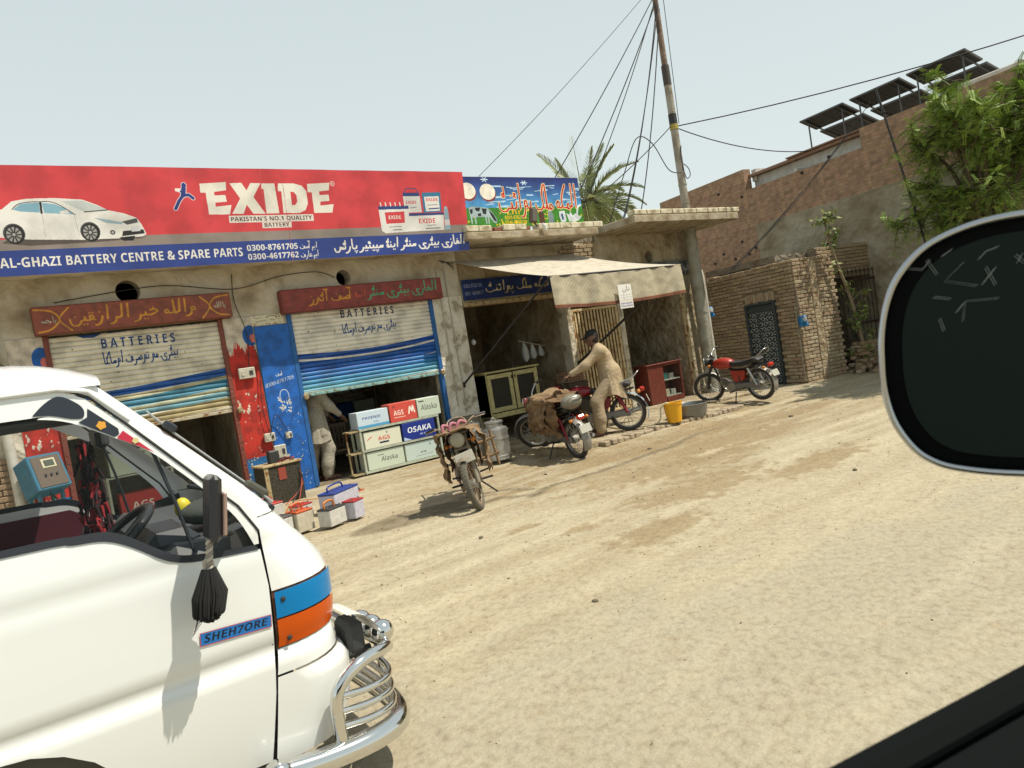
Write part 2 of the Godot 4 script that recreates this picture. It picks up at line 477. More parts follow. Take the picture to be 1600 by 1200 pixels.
# draws the letters of s (in reading order) from the right end xr leftwards; k = height of an alef in pixels; width > 0 squeezes the line to it; rise turns the base line
func urdu(im: Image, s: String, xr: float, y: float, k: float, c: Color, w: float, nib := Vector2.ZERO, width := 0.0, rise := 0.0):
	var lines := []   # strokes
	var dots := []
	var x := 0.0
	var joined := false
	for i in s.length():
		var ch := s[i]
		if ch == " ":
			x -= 0.22; joined = false
			continue
		if not URDU.has(ch): continue
		var L: Array = URDU[ch]
		var last: bool = i == s.length() - 1 or s[i + 1] == " "
		var after: bool = L[1] and not last
		var g := urdu_letter(L[0], joined, after)
		for st in g[1]:
			var q := []
			for p in st: q.append(Vector2(x + p.x, p.y))
			lines.append(q)
		var mx: float = x - g[0] * 0.5
		var above := 0.52 if L[0] in ["tooth", "re", "ain", "he_hook", "fe", "nun", "seen"] else 0.7
		if L[0] == "nun": above = 0.3
		for d in L[2]: dots.append(Vector2(mx + (d - (L[2] - 1) * 0.5) * 0.16, above))
		if L[3] == 3: dots.append_array([Vector2(mx - 0.09, -0.26), Vector2(mx + 0.09, -0.26), Vector2(mx, -0.42)])
		else:
			for d in L[3]: dots.append(Vector2(mx + (d - (L[3] - 1) * 0.5) * 0.16, -0.28))
		if L[4] == "tah": lines.append([Vector2(mx + 0.08, 0.86), Vector2(mx + 0.08, 0.5), Vector2(mx - 0.08, 0.5), Vector2(mx - 0.02, 0.62), Vector2(mx + 0.08, 0.52)])
		if L[4] == "hamza": lines.append([Vector2(mx - 0.08, 0.62), Vector2(mx + 0.06, 0.6), Vector2(mx - 0.08, 0.5), Vector2(mx + 0.08, 0.46)])
		if L[4] == "madda": lines.append([Vector2(mx + 0.16, 1.1), Vector2(mx + 0.04, 1.2), Vector2(mx - 0.06, 1.1), Vector2(mx - 0.16, 1.2)])
		x -= g[0] + (0.0 if after else 0.07)
		joined = after
	var kx := k
	if width > 0.0: kx = width / -x
	for q in lines:
		var pts := []
		for p in curve(q, 5): pts.append(Vector2(xr + p.x * kx, y - p.y * k + p.x * kx * rise))
		stroke(im, pts, c, w, nib)
	for p in dots:
		var o := Vector2(xr + p.x * kx, y - p.y * k + p.x * kx * rise)
		var r: float = max(w * 1.25, nib.length() * 0.9)
		fill_poly(im, PackedVector2Array([o + Vector2(0, -r), o + Vector2(r, 0), o + Vector2(0, r), o + Vector2(-r, 0)]), c)

# ------------------------------------------------------------------ the scene
const FZ := -11.2           # plane of the shop fronts

func _ready():
	rng.seed = 20240611
	# camera: eye height of a passenger in a tall car, held a little crooked
	var cam := Camera3D.new()
	cam.name = "camera"
	cam.position = Vector3(0, 1.7, 0)
	cam.rotation_degrees = Vector3(-2.41, -35.26, -9.09)
	cam.fov = 55.1
	cam.near = 0.05; cam.far = 2000.0
	# a phone's small lens, focused on the shops
	var lens := CameraAttributesPhysical.new()
	lens.frustum_focal_length = 23.0
	lens.frustum_near = 0.05; lens.frustum_far = 2000.0
	lens.frustum_focus_distance = 11.0
	lens.exposure_aperture = 9.5
	cam.attributes = lens
	add_child(cam)
	cam.make_current()
	# sky, haze and sun
	var we := WorldEnvironment.new()
	we.name = "environment"
	var env := Environment.new()
	env.background_mode = Environment.BG_SKY
	var sm := ProceduralSkyMaterial.new()
	sm.sky_top_color = Color(0.665, 0.71, 0.73)
	sm.sky_horizon_color = Color(0.785, 0.822, 0.81)
	sm.sky_curve = 0.3
	sm.ground_horizon_color = Color(0.72, 0.68, 0.58)
	sm.ground_bottom_color = Color(0.6, 0.55, 0.45)
	sm.sun_angle_max = 8.0
	sm.energy_multiplier = 1.0
	var sky := Sky.new()
	sky.sky_material = sm
	env.sky = sky
	env.tonemap_mode = Environment.TONE_MAPPER_LINEAR
	env.tonemap_exposure = 1.4
	env.sdfgi_enabled = true; env.ssao_enabled = true; env.ssil_enabled = true
	we.environment = env
	add_child(we)
	var sun := DirectionalLight3D.new()
	sun.name = "sun"
	sun.light_energy = 1.3
	sun.light_color = Color(1.0, 0.968, 0.905)
	sun.light_angular_distance = 0.5
	sun.shadow_enabled = true
	var az := deg_to_rad(44.0); var el := deg_to_rad(61.0)   # azimuth from +x towards +z
	var to_sun := Vector3(cos(el) * cos(az), sin(el), cos(el) * sin(az))
	sun.look_at_from_position(to_sun * 50.0, Vector3.ZERO, Vector3.UP)
	add_child(sun)
	print("t ground ", Time.get_ticks_msec())
	make_textures()
	make_ground()
	make_battery_shop()
	make_milk_shop()
	make_house()
	make_tall_building()
	print("t big ", Time.get_ticks_msec())
	make_signs()
	make_poles_and_wires()
	make_plants()
	print("t plants ", Time.get_ticks_msec())
	make_shop_goods()
	make_motorcycles()
	print("t bikes ", Time.get_ticks_msec())
	make_people()
	make_van()
	make_own_car()
	make_litter()
	print("t end ", Time.get_ticks_msec())

var T := {}
func make_textures():
	var w := Color(1, 1, 1)
	T.mottle = ramp_tex("mottle", 3, 0.02, 4, [[0.0, Color(0.80, 0.785, 0.76)], [0.45, Color(0.92, 0.915, 0.90)], [1.0, w]], 256, 0.08)
	T.stain = ramp_tex("stain", 11, 0.006, 4, [[0.0, Color(0.68, 0.62, 0.55)], [0.3, Color(0.83, 0.79, 0.73)], [0.55, Color(0.93, 0.91, 0.88)], [1.0, w]], 512, 0.05)
	T.peel = ramp_tex("peel", 23, 0.006, 5, [[0.0, Color(0.70, 0.66, 0.60)], [0.28, Color(0.76, 0.73, 0.67)], [0.32, Color(0.88, 0.86, 0.82)], [0.6, Color(0.97, 0.96, 0.93)], [1.0, w]], 512, 0.06)
	T.grain = ramp_tex("grain", 31, 0.12, 3, [[0.0, Color(0.7, 0.68, 0.64)], [0.5, Color(0.92, 0.91, 0.89)], [1.0, w]], 256, 0.25)
	T.rust = ramp_tex("rust", 41, 0.025, 5, [[0.0, Color(0.60, 0.40, 0.26)], [0.28, Color(0.72, 0.55, 0.40)], [0.36, Color(0.93, 0.90, 0.85)], [1.0, w]], 256, 0.05)
	T.n_fine = norm_tex("n_fine", 51, 0.15, 3, 6.0)
	T.n_mid = norm_tex("n_mid", 52, 0.04, 4, 8.0)
	T.n_cloth = norm_tex("n_cloth", 53, 0.02, 3, 10.0)

# ------------------------------------------------------------------ ground
var gnoise := FastNoiseLite.new()
func gh(x: float, z: float) -> float:
	var r := smoothstep(-8.4, -10.2, z) * 0.115 * (1.0 - smoothstep(6.6, 7.2, x))
	r += smoothstep(-7.6, -9.2, z) * 0.07 * smoothstep(10.8, 11.6, x)
	r += smoothstep(-8.0, -8.5, z) * 0.065 * smoothstep(6.8, 7.2, x) * (1.0 - smoothstep(10.8, 11.4, x))
	return r + gnoise.get_noise_2d(x * 1.3, z * 1.3) * 0.022 + gnoise.get_noise_2d(x * 7.0 + 50.0, z * 7.0) * 0.006

func seg_d(p: Vector2, pts: Array) -> float:
	var d := 1e9
	for i in pts.size() - 1:
		d = min(d, p.distance_to(Geometry2D.get_closest_point_to_segment(p, pts[i], pts[i + 1])))
	return d

func make_ground():
	gnoise.seed = 5; gnoise.frequency = 0.35; gnoise.fractal_octaves = 3
	var n2 := FastNoiseLite.new(); n2.seed = 9; n2.frequency = 0.8; n2.fractal_octaves = 4
	var n3 := FastNoiseLite.new(); n3.seed = 19; n3.frequency = 3.2; n3.fractal_octaves = 3
	var xs := []; var zs := []
	for e in [-700.0, -200.0, -60.0, -20.0, -10.0, -6.0, -4.0, -2.5, -1.5]: xs.append(e)
	var x := -0.8
	while x < 16.6: xs.append(x); x += 0.055
	for e in [17.5, 19.0, 22.0, 28.0, 40.0, 80.0, 250.0, 700.0]: xs.append(e)
	for e in [-700.0, -200.0, -60.0, -30.0, -20.0, -16.0, -13.5, -12.2]: zs.append(e)
	var z := -11.5
	while z < -1.2: zs.append(z); z += 0.055
	for e in [-0.6, 0.5, 2.0, 5.0, 10.0, 30.0, 90.0, 300.0, 700.0]: zs.append(e)
	var wet := [Vector2(3.7, -7.6), Vector2(4.3, -7.3), Vector2(4.75, -7.35), Vector2(5.0, -7.0), Vector2(5.5, -7.2), Vector2(6.2, -7.1), Vector2(7.0, -7.3), Vector2(7.8, -7.35), Vector2(8.7, -7.7), Vector2(9.8, -7.5)]
	var wet2 := [Vector2(4.6, -7.9), Vector2(5.1, -7.75), Vector2(5.2, -7.3)]
	var V := PackedVector3Array(); var N := PackedVector3Array(); var C := PackedColorArray(); var I := PackedInt32Array()
	var dust := Color(0.42, 0.375, 0.275)
	var grey := Color(0.36, 0.33, 0.258)
	var brown := Color(0.275, 0.205, 0.115)
	var damp := Color(0.165, 0.135, 0.085)
	for zz in zs:
		for xx in xs:
			var far: bool = xx < -1.5 or xx > 17.5 or zz < -12.0 or zz > -1.0
			var h := 0.0 if abs(xx) > 100 or abs(zz) > 100 else gh(xx, zz)
			V.append(Vector3(xx, h, zz))
			if far: N.append(Vector3.UP)
			else: N.append(Vector3(gh(xx - 0.05, zz) - gh(xx + 0.05, zz), 0.1, gh(xx, zz - 0.05) - gh(xx, zz + 0.05)).normalized())
			var a := n2.get_noise_2d(xx, zz * 1.6); var b := n3.get_noise_2d(xx, zz * 1.4)
			var c := dust
			# worn tarmac under the dust along the road (towards the car), with a ragged border
			var road := smoothstep(-3.9, -3.0, zz + a * 1.1 - (xx - 3.0) * 0.25)
			c = c.lerp(grey, clamp(road * (0.85 + b * 0.9), 0.0, 1.0))
			# trodden brown earth in front of the milk shop
			var e := smoothstep(-5.2, -6.9, zz + a * 1.6) * smoothstep(3.8, 6.0, xx + b) * (1.0 - smoothstep(11.5, 13.5, xx + a * 2.0))
			c = c.lerp(brown, clamp(e * (0.55 + b * 0.9 + a * 0.75), 0.0, 0.9))
			# wheel ruts and streaks drawn out along the road
			var st := n2.get_noise_2d(xx * 0.35 + 40.0, zz * 3.4)
			c = c.lerp(brown, clamp((st - 0.12) * 1.5, 0.0, 0.30) * smoothstep(-3.2, -5.0, zz))
			c = c.lerp(Color(0.54, 0.49, 0.37), clamp((-st - 0.1) * 1.4, 0.0, 0.5) * (0.35 + 0.65 * smoothstep(-3.0, -5.5, zz)))
			c = c.lerp(brown, clamp((b * 0.8 + a * 0.8 - 0.45) * 1.2, 0.0, 0.45))
			# tyre tracks pressed along the road
			for tr in [[-3.3, -0.10], [-3.95, -0.11], [-4.75, -0.14], [-5.4, -0.15], [-6.1, -0.12]]:
				var dz: float = abs(zz - (tr[0] + tr[1] * xx + 0.16 * sin(xx * 0.7 + tr[0] * 3.0)))
				if dz < 0.2: c = c.lerp(Color(0.50, 0.45, 0.345) if fmod(abs(tr[0]) * 10.0, 2.0) < 1.0 else Color(0.33, 0.275, 0.185), clamp((0.14 - dz) * 9.0, 0.0, 1.0) * clamp(0.32 + a * 0.9 + b * 0.5, 0.0, 0.6))
			# patches of damp earth
			for s in [[4.45, -4.45, 0.55, 0.3], [3.95, -5.85, 0.2, 0.1], [4.25, -5.25, 0.26, 0.12], [5.9, -5.2, 1.1, 0.42], [6.9, -6.2, 1.3, 0.5], [8.4, -6.7, 1.4, 0.5], [7.3, -7.75, 1.0, 0.3], [9.2, -7.9, 1.2, 0.3], [10.8, -7.3, 1.2, 0.3], [7.2, -4.7, 1.0, 0.3]]:
				var q := Vector2((xx - s[0]) / s[2], (zz - s[1]) / s[3]).length() + b * 0.7 + a * 0.4
				if q < 1.0: c = c.lerp(brown, clamp((1.0 - q) * 3.0, 0.0, 0.7))
			# spilled water: a pool by the dusty motorcycle and a run down the slope
			if xx > 2.0 and xx < 11.0 and zz < -6.0 and zz > -9.0:
				var p := Vector2(xx + b * 0.06, zz + a * 0.08)
				var d: float = min(seg_d(p, wet) - 0.075, seg_d(p, wet2) - 0.06)
				d = min(d, (Vector2((p.x - 3.75) / 0.75, (p.y + 7.72) / 0.36).length() - 1.0) * 0.4)
				var k: float = clamp(0.5 - d * 16.0, 0.0, 1.0) * (1.0 - smoothstep(8.0, 10.0, xx) * 0.6)
				c = c.lerp(damp, k * (0.78 + b * 0.4))
			c = c * (0.90 + b * 0.10 + a * 0.06) * Color(1.02, 0.985, 0.915)
			c.a = 1.0
			C.append(c)
	var K := xs.size()
	for j in zs.size() - 1:
		for i in K - 1:
			var o := j * K + i
			I.append_array(PackedInt32Array([o, o + 1, o + K, o + 1, o + K + 1, o + K]))
	var arr := []; arr.resize(Mesh.ARRAY_MAX)
	arr[Mesh.ARRAY_VERTEX] = V; arr[Mesh.ARRAY_NORMAL] = N; arr[Mesh.ARRAY_COLOR] = C; arr[Mesh.ARRAY_INDEX] = I
	var am := ArrayMesh.new(); am.add_surface_from_arrays(Mesh.PRIMITIVE_TRIANGLES, arr)
	var gm := mat("ground", Color(1, 1, 1), 0.95, 0.0, ramp_tex("dirt", 61, 0.05, 5, [[0.0, Color(0.82, 0.805, 0.78)], [0.3, Color(0.92, 0.915, 0.905)], [0.6, Color(0.97, 0.97, 0.965)], [1.0, Color(1, 1, 1)]], 512, 0.10), 0.45, norm_tex("n_dirt", 62, 0.09, 4, 9.0, 512), 0.18)
	struct("ground", am, gm)
	# raised concrete pavement before the milk shop, edged with bricks laid flat
	var pv := MB.new()
	var rows := []
	var r := RandomNumberGenerator.new(); r.seed = 4
	var edge := PackedVector2Array()
	var px := 6.95
	while px < 12.95:
		edge.append(Vector2(px, 8.62 + 0.06 * sin(px * 2.3) + r.randf() * 0.03 - (0.0 if px < 10.9 else -0.9 * smoothstep(10.9, 11.4, px))))
		px += 0.2
	edge.append(Vector2(12.95, 11.5)); edge.append(Vector2(6.95, 11.5))
	pv.xf = Transform3D(Basis(Vector3(1, 0, 0), Vector3(0, 0, -1), Vector3(0, 1, 0)), Vector3(0, 0.12, 0))
	pv.prism(edge, 0.2, 0.0)
	var pm := mat("pavement", Color(0.40, 0.35, 0.25), 0.95, 0.0, T.stain, 0.55, T.n_mid, 0.6)
	var pvo := struct("pavement", pv, pm)
	var bm := mat("pave_brick", Color(0.44, 0.36, 0.26), 0.95, 0.0, T.grain, 2.0, T.n_fine, 0.6)
	var meshes := []
	for k in 4:
		var q := bx(Vector3.ZERO, Vector3(0.105 + 0.01 * k, 0.085, 0.2 + 0.012 * (k % 2)), 0.014)
		meshes.append(q.mesh())
	var i := 0
	px = 7.55
	while px < 10.95:
		var o := part("brick", meshes[i % 4], bm, pvo)
		o.position = Vector3(px, 0.085 + r.randf_range(-0.014, 0.012), -8.56 - 0.06 * sin(px * 2.3) + r.randf_range(-0.02, 0.03))
		o.rotation = Vector3(r.randf_range(-0.06, 0.06), r.randf_range(-0.12, 0.12), r.randf_range(-0.06, 0.06))
		px += 0.128 + r.randf() * 0.012
		i += 1

# ------------------------------------------------------------------ battery shop
func rect_uv(x0: float, x1: float, y0: float, y1: float, z: float) -> MB:
	var b := MB.new()
	b.quad(Vector3(x0, y0, z), Vector3(x1, y0, z), Vector3(x1, y1, z), Vector3(x0, y1, z))
	return b

func half_notch(x0: float, x1: float, y0: float, y1: float, cx: float, cy: float, r: float, left: bool) -> PackedVector2Array:
	var p := PackedVector2Array()
	if left:
		p.append_array([Vector2(x0, y0), Vector2(cx, y0), Vector2(cx, cy - r)])
		for i in range(1, 12): p.append(Vector2(cx - sin(PI * i / 12.0) * r, cy - cos(PI * i / 12.0) * r))
		p.append_array([Vector2(cx, cy + r), Vector2(cx, y1), Vector2(x0, y1)])
	else:
		p.append_array([Vector2(x1, y1), Vector2(cx, y1), Vector2(cx, cy + r)])
		for i in range(1, 12): p.append(Vector2(cx + sin(PI * i / 12.0) * r, cy + cos(PI * i / 12.0) * r))
		p.append_array([Vector2(cx, cy - r), Vector2(cx, y0), Vector2(x1, y0)])
	return p

func chips(im: Image, r: RandomNumberGenerator, rect: Rect2, count: int, size: float, c: Color):
	for i in count:
		var o := rect.position + Vector2(r.randf(), r.randf()) * rect.size
		var p := PackedVector2Array()
		var s := size * r.randf_range(0.25, 1.0)
		for k in 9:
			var a := TAU * k / 9.0
			p.append(o + Vector2(cos(a) * s * r.randf_range(0.35, 1.3), sin(a) * s * r.randf_range(0.3, 1.6)))
		fill_poly(im, p, c.lerp(Color(0.45, 0.4, 0.33), r.randf() * 0.35))

func weather(im: Image, seed_: int, dark: float, freq := 0.012):
	# dirt and fading of the paint: blotches with a grain
	var fn := FastNoiseLite.new(); fn.seed = seed_; fn.frequency = freq; fn.fractal_octaves = 5
	var r := RandomNumberGenerator.new(); r.seed = seed_
	var d := im.get_data()
	var W := im.get_width(); var Hh := im.get_height()
	for y in Hh:
		for x in W:
			var f: float = 1.0 - dark * clamp(fn.get_noise_2d(x, y) * 1.6 + 0.35, 0.0, 1.0) + r.randf_range(-0.03, 0.03)
			var i := (y * W + x) * 3
			d[i] = int(clamp(d[i] * f, 0, 255)); d[i + 1] = int(clamp(d[i + 1] * (f - 0.01), 0, 255)); d[i + 2] = int(clamp(d[i + 2] * (f - 0.03 * dark), 0, 255))
	im.set_data(W, Hh, false, Image.FORMAT_RGB8, d)

func room(parent: Node3D, x0: float, x1: float, z0: float, z1: float, h: float, m: Material, fm: Material):
	part("back_wall", bc(x0 - 0.1, x1 + 0.1, 0.0, h, z1 - 0.12, z1), m, parent)
	part("side_wall", bc(x0 - 0.1, x0, 0.0, h, z1 + 0.002, z0 - 0.002), m, parent)
	part("side_wall", bc(x1, x1 + 0.1, 0.0, h, z1 + 0.002, z0 - 0.002), m, parent)
	part("ceiling", bc(x0 - 0.1, x1 + 0.1, h + 0.002, h + 0.14, z1 - 0.12, z0 - 0.002), m, parent)
	part("shop_floor", bc(x0 + 0.002, x1 - 0.002, 0.04, 0.13, z1 + 0.002, z0 + 0.22), fm, parent)

func shutter_sheet(x0: float, x1: float, y0: float, y1: float, z: float, pitch: float) -> MB:
	var b := MB.new()
	var n: int = int((y1 - y0) / pitch)
	var rows := []
	var us := []
	for i in n:
		var yb := y0 + i * pitch
		for s in [[0.0, -0.012], [0.1, 0.0], [0.3, 0.010], [0.55, 0.013], [0.8, 0.009], [0.95, 0.0], [0.985, -0.012]]:
			rows.append([yb + s[0] * pitch, s[1]])
	for i in rows.size() - 1:
		var a: Array = rows[i]; var d: Array = rows[i + 1]
		var v0: float = 1.0 - (a[0] - y0) / (y1 - y0); var v1: float = 1.0 - (d[0] - y0) / (y1 - y0)
		b.quad(Vector3(x0, a[0], z + a[1]), Vector3(x1, a[0], z + a[1]), Vector3(x1, d[0], z + d[1]), Vector3(x0, d[0], z + d[1]), Vector2(0, v0), Vector2(1, v0), Vector2(1, v1), Vector2(0, v1))
	return b

func make_battery_shop():
	var o := thing("battery_shop", "whitewashed battery shop with two half-raised painted shutters and red and blue pillars", "shop building")
	var wm := mat("whitewash", Color(0.60, 0.56, 0.47), 0.92, 0.0, T.stain, 0.35, T.n_mid, 0.5)
	var inner := wm
	var floor_m := mat("shop_floor", Color(0.28, 0.25, 0.195), 0.95, 0.0, T.stain, 0.7)
	var cement := mat("cement", Color(0.27, 0.245, 0.2), 0.95, 0.0, T.stain, 0.6, T.n_mid, 0.6)
	# wall above the openings with two round air holes
	var b := MB.new()
	b.xf = Transform3D(Basis.IDENTITY, Vector3(0, 0, FZ))
	b.prism(half_notch(-3.0, 1.79, 2.86, 4.0, 1.79, 3.36, 0.155, true), 0.25)
	b.prism(half_notch(1.79, 3.4, 2.86, 4.0, 1.79, 3.36, 0.155, false), 0.25)
	b.prism(half_notch(3.4, 4.95, 2.86, 4.0, 4.95, 3.33, 0.125, true), 0.25)
	b.prism(half_notch(4.95, 7.12, 2.86, 4.0, 4.95, 3.33, 0.125, false), 0.25)
	part("wall", b, wm, o)
	for p in [[-3.0, 0.72], [2.93, 3.93], [6.47, 7.12]]:
		part("pillar", bc(p[0], p[1], 0.0, 2.858, FZ - 0.25, FZ), wm, o)
	part("roof", bc(-3.0, 7.12, 4.0, 4.14, -16.0, FZ + 0.03), cement, o)
	part("canopy_slab", bc(-3.0, 6.93, 3.60, 3.72, FZ + 0.002, -10.66, 0.01), wm, o)
	part("side_wall", bc(6.9, 7.12, 0.0, 4.0, -15.9, FZ - 0.252), cement, o)
	part("side_wall", bc(-3.0, -2.8, 0.0, 4.0, -15.9, FZ - 0.252), cement, o)
	part("back_wall", bc(-3.0, 7.12, 0.0, 4.0, -16.1, -15.9), cement, o)
	room(o, 0.45, 3.25, FZ - 0.25, -15.0, 3.05, inner, floor_m)
	room(o, 3.55, 6.8, FZ - 0.25, -15.0, 3.05, inner, floor_m)
	# painted pillar faces
	var r := RandomNumberGenerator.new(); r.seed = 77
	var im := Image.create(160, 960, false, Image.FORMAT_RGB8)
	im.fill(Color(0.80, 0.76, 0.68))
	var red := Color(0.70, 0.145, 0.10)
	var blue := Color(0.08, 0.36, 0.66)
	for pass_ in 2:
		# brush strokes make the ragged upper edge
		for k in 46:
			var xx := k * 3.5
			im.fill_rect(Rect2i(int(xx), int(165 + r.randf_range(-26, 22) + 18 * sin(k * 0.3)), 4, 560), red.lerp(Color(0.85, 0.35, 0.24), r.randf() * 0.25))
	im.fill_rect(Rect2i(0, 705, 160, 255), Color(0.12, 0.40, 0.62))
	fill_disc(im, Vector2(140, 95), 42, 52, blue); fill_disc(im, Vector2(152, 110), 18, 22, Color(0.82, 0.45, 0.42))
	chips(im, r, Rect2(0, 300, 160, 420), 24, 7.0, Color(0.80, 0.70, 0.62))
	chips(im, r, Rect2(10, 350, 110, 130), 14, 11.0, Color(0.9, 0.87, 0.8))
	chips(im, r, Rect2(0, 700, 160, 240), 26, 8.0, Color(0.72, 0.72, 0.68))
	weather(im, 3, 0.2)
	var pm := print_mat(im, 0.75)
	part("painted_face", bc(2.935, 3.372, 0.0, 2.855, FZ + 0.001, FZ + 0.012), wm, o)
	part("red_paint", rect_uv(2.937, 3.37, 0.0, 2.853, FZ + 0.015), pm, o)
	part("red_paint", rect_uv(0.30, 0.70, 0.0, 2.853, FZ + 0.006), pm, o)
	# the blue panel with the hand-painted number
	im = Image.create(224, 1040, false, Image.FORMAT_RGB8)
	im.fill(Color(0.06, 0.37, 0.70))
	var white := Color(0.88, 0.88, 0.84)
	urdu(im, "AcF", 130, 300, 26, white, 1.5)
	latin(im, "0300-8761705", 6, 362, 22, white, false, 1.0, 0.2, 196, false, -0.16)
	for k in 3: stroke(im, curve([Vector2(86, 440 + k * 4), Vector2(100, 395), Vector2(135, 390), Vector2(150, 420), Vector2(145, 470)], 5), white, 1.6)
	chips(im, r, Rect2(75, 430, 80, 90), 40, 9.0, white)
	chips(im, r, Rect2(10, 520, 200, 460), 60, 5.0, Color(0.78, 0.80, 0.76))
	chips(im, r, Rect2(20, 700, 80, 180), 14, 12.0, Color(0.80, 0.77, 0.70))
	weather(im, 5, 0.18)
	part("blue_panel", bc(3.385, 3.905, 0.02, 2.69, FZ + 0.003, FZ + 0.028, 0.004), mat("blue_paint", Color(0.015, 0.12, 0.38), 0.6, 0.0, T.mottle, 0.8), o)
	part("panel_paint", rect_uv(3.39, 3.90, 0.024, 2.686, FZ + 0.031), print_mat(im, 0.6), o)
	# posters torn from the wall above
	im = Image.create(200, 110, false, Image.FORMAT_RGB8)
	im.fill(Color(0.80, 0.77, 0.66))
	chips(im, r, Rect2(0, 0, 200, 110), 22, 12, Color(0.68, 0.62, 0.5))
	stroke(im, curve([Vector2(96, 30), Vector2(115, 14), Vector2(150, 18), Vector2(158, 40)], 5), Color(0.2, 0.2, 0.2), 3)
	stroke(im, [Vector2(20, 20), Vector2(40, 34), Vector2(60, 22)], Color(0.3, 0.3, 0.3), 2)
	stroke(im, [Vector2(30, 66), Vector2(90, 60)], Color(0.25, 0.25, 0.25), 2.0)
	part("torn_poster", rect_uv(3.36, 3.86, 2.70, 2.855, FZ + 0.014), print_mat(im, 0.8), o)
	# right hand pillar: peeling whitewash, bare cement near the ground, two conduits
	part("plaster_face", bc(6.50, 7.11, 0.72, 2.855, FZ + 0.001, FZ + 0.016, 0.004), mat("peeling", Color(0.72, 0.69, 0.61), 0.9, 0.0, T.peel, 0.9, T.n_mid, 0.5), o)
	part("plaster_base", bc(6.50, 7.11, 0.0, 0.716, FZ + 0.001, FZ + 0.010, 0.004), cement, o)
	var pipe_m := mat("conduit", Color(0.45, 0.42, 0.35), 0.6, 0.0, T.mottle, 2.0)
	for px in [6.68, 6.84]: part("conduit", tb([Vector3(px, 0.9, FZ + 0.027), Vector3(px - 0.01, 2.2, FZ + 0.027), Vector3(px, 3.4, FZ + 0.012)], 0.011, 6), pipe_m, o)
	part("drain_pipe", tb([Vector3(0.16, 0.1, FZ + 0.08), Vector3(0.14, 2.0, FZ + 0.08), Vector3(0.15, 3.9, FZ + 0.07)], 0.06, 12), mat("white_pipe", Color(0.62, 0.59, 0.52), 0.5, 0.0, T.mottle, 1.0), o)
	# jambs and shutter guides
	var jb := mat("blue_paint", Color.WHITE); var jr := mat("red_brown", Color(0.20, 0.05, 0.032), 0.65, 0.0, T.mottle, 1.5, T.n_mid, 0.3)
	part("shutter_guide", bc(3.905, 3.975, 0.13, 2.86, FZ - 0.07, FZ + 0.035, 0.006), jb, o)
	part("shutter_guide", bc(6.43, 6.50, 0.13, 2.86, FZ - 0.07, FZ + 0.03, 0.006), jb, o)
	part("shutter_guide", bc(0.70, 0.765, 0.13, 2.86, FZ - 0.07, FZ + 0.03, 0.006), jr, o)
	part("shutter_guide", bc(2.885, 2.95, 0.13, 2.86, FZ - 0.07, FZ + 0.03, 0.006), jr, o)
	# shutters
	var cream := Color(0.86, 0.84, 0.76)
	var ink := Color(0.09, 0.27, 0.52)
	im = Image.create(1024, 560, false, Image.FORMAT_RGB8)
	im.fill(cream)
	var sb := Color(0.10, 0.33, 0.63)
	for q in [[[Vector2(230, -8), Vector2(150, -70)], 0]]: pass
	fill_poly(im, PackedVector2Array([Vector2(120, -10), Vector2(330, -10), Vector2(310, 26), Vector2(250, 50), Vector2(190, 46), Vector2(140, 24)]), ink)
	fill_poly(im, PackedVector2Array([Vector2(336, -10), Vector2(450, -10), Vector2(445, 32), Vector2(330, 34)]), ink)
	for q in [[470, 505], [545, 580], [600, 640], [655, 690], [700, 735], [770, 815], [850, 900]]: fill_poly(im, PackedVector2Array([Vector2(q[0] - 6, 32), Vector2(q[0] + 10, -10), Vector2(q[1] + 12, -10), Vector2(q[1] - 2, 30)]), ink)
	latin(im, "B A T T E R I E S", 286, 112, 50, ink, true, 1.0, 0.0, 446, false, 0.02)
	urdu(im, "byTrY ov tv crF AvsAkA", 735, 192, 66, ink, 3.4, Vector2(3.4, 2.4), 455, -0.02)
	for q in [[340, 376, Color(0.10, 0.33, 0.63)], [385, 404, Color(0.70, 0.68, 0.55)], [404, 452, Color(0.22, 0.48, 0.58)], [452, 476, Color(0.66, 0.68, 0.58)], [476, 506, Color(0.36, 0.55, 0.60)], [512, 560, Color(0.62, 0.57, 0.40)]]:
		var pts := PackedVector2Array()
		for k in 21: pts.append(Vector2(k * 51.2, q[0] + 14 * sin(k * 0.19 + 0.4) - k * 0.9))
		for k in 21: pts.append(Vector2((20 - k) * 51.2, q[1] + 10 * sin((20 - k) * 0.17 + 0.6) - (20 - k) * 0.6))
		fill_poly(im, pts, q[2])
	chips(im, r, Rect2(0, 0, 1024, 560), 40, 7.0, Color(0.6, 0.54, 0.42))
	weather(im, 8, 0.15, 0.006)
	var sh := part("shutter", shutter_sheet(0.765, 2.885, 1.53, 2.90, FZ - 0.02, 0.0685), print_mat(im, 0.55), o, "cream roller shutter with blue lettering and faded teal stripes")
	part("bottom_bar", bc(0.765, 2.885, 1.485, 1.532, FZ - 0.035, FZ + 0.002, 0.006), mat("bar_cream", Color(0.45, 0.42, 0.32), 0.6, 0.0, T.rust, 1.5), sh)
	im = Image.create(1024, 560, false, Image.FORMAT_RGB8)
	im.fill(Color(0.89, 0.875, 0.81))
	latin(im, "B A T T E R I E S", 343, 90, 52, Color(0.10, 0.16, 0.30), true, 1.0, 0.0, 398, false, 0.02)
	urdu(im, "byTrY ov tv crF AvsAkA", 742, 186, 62, ink, 3.2, Vector2(3.2, 2.2), 405, -0.02)
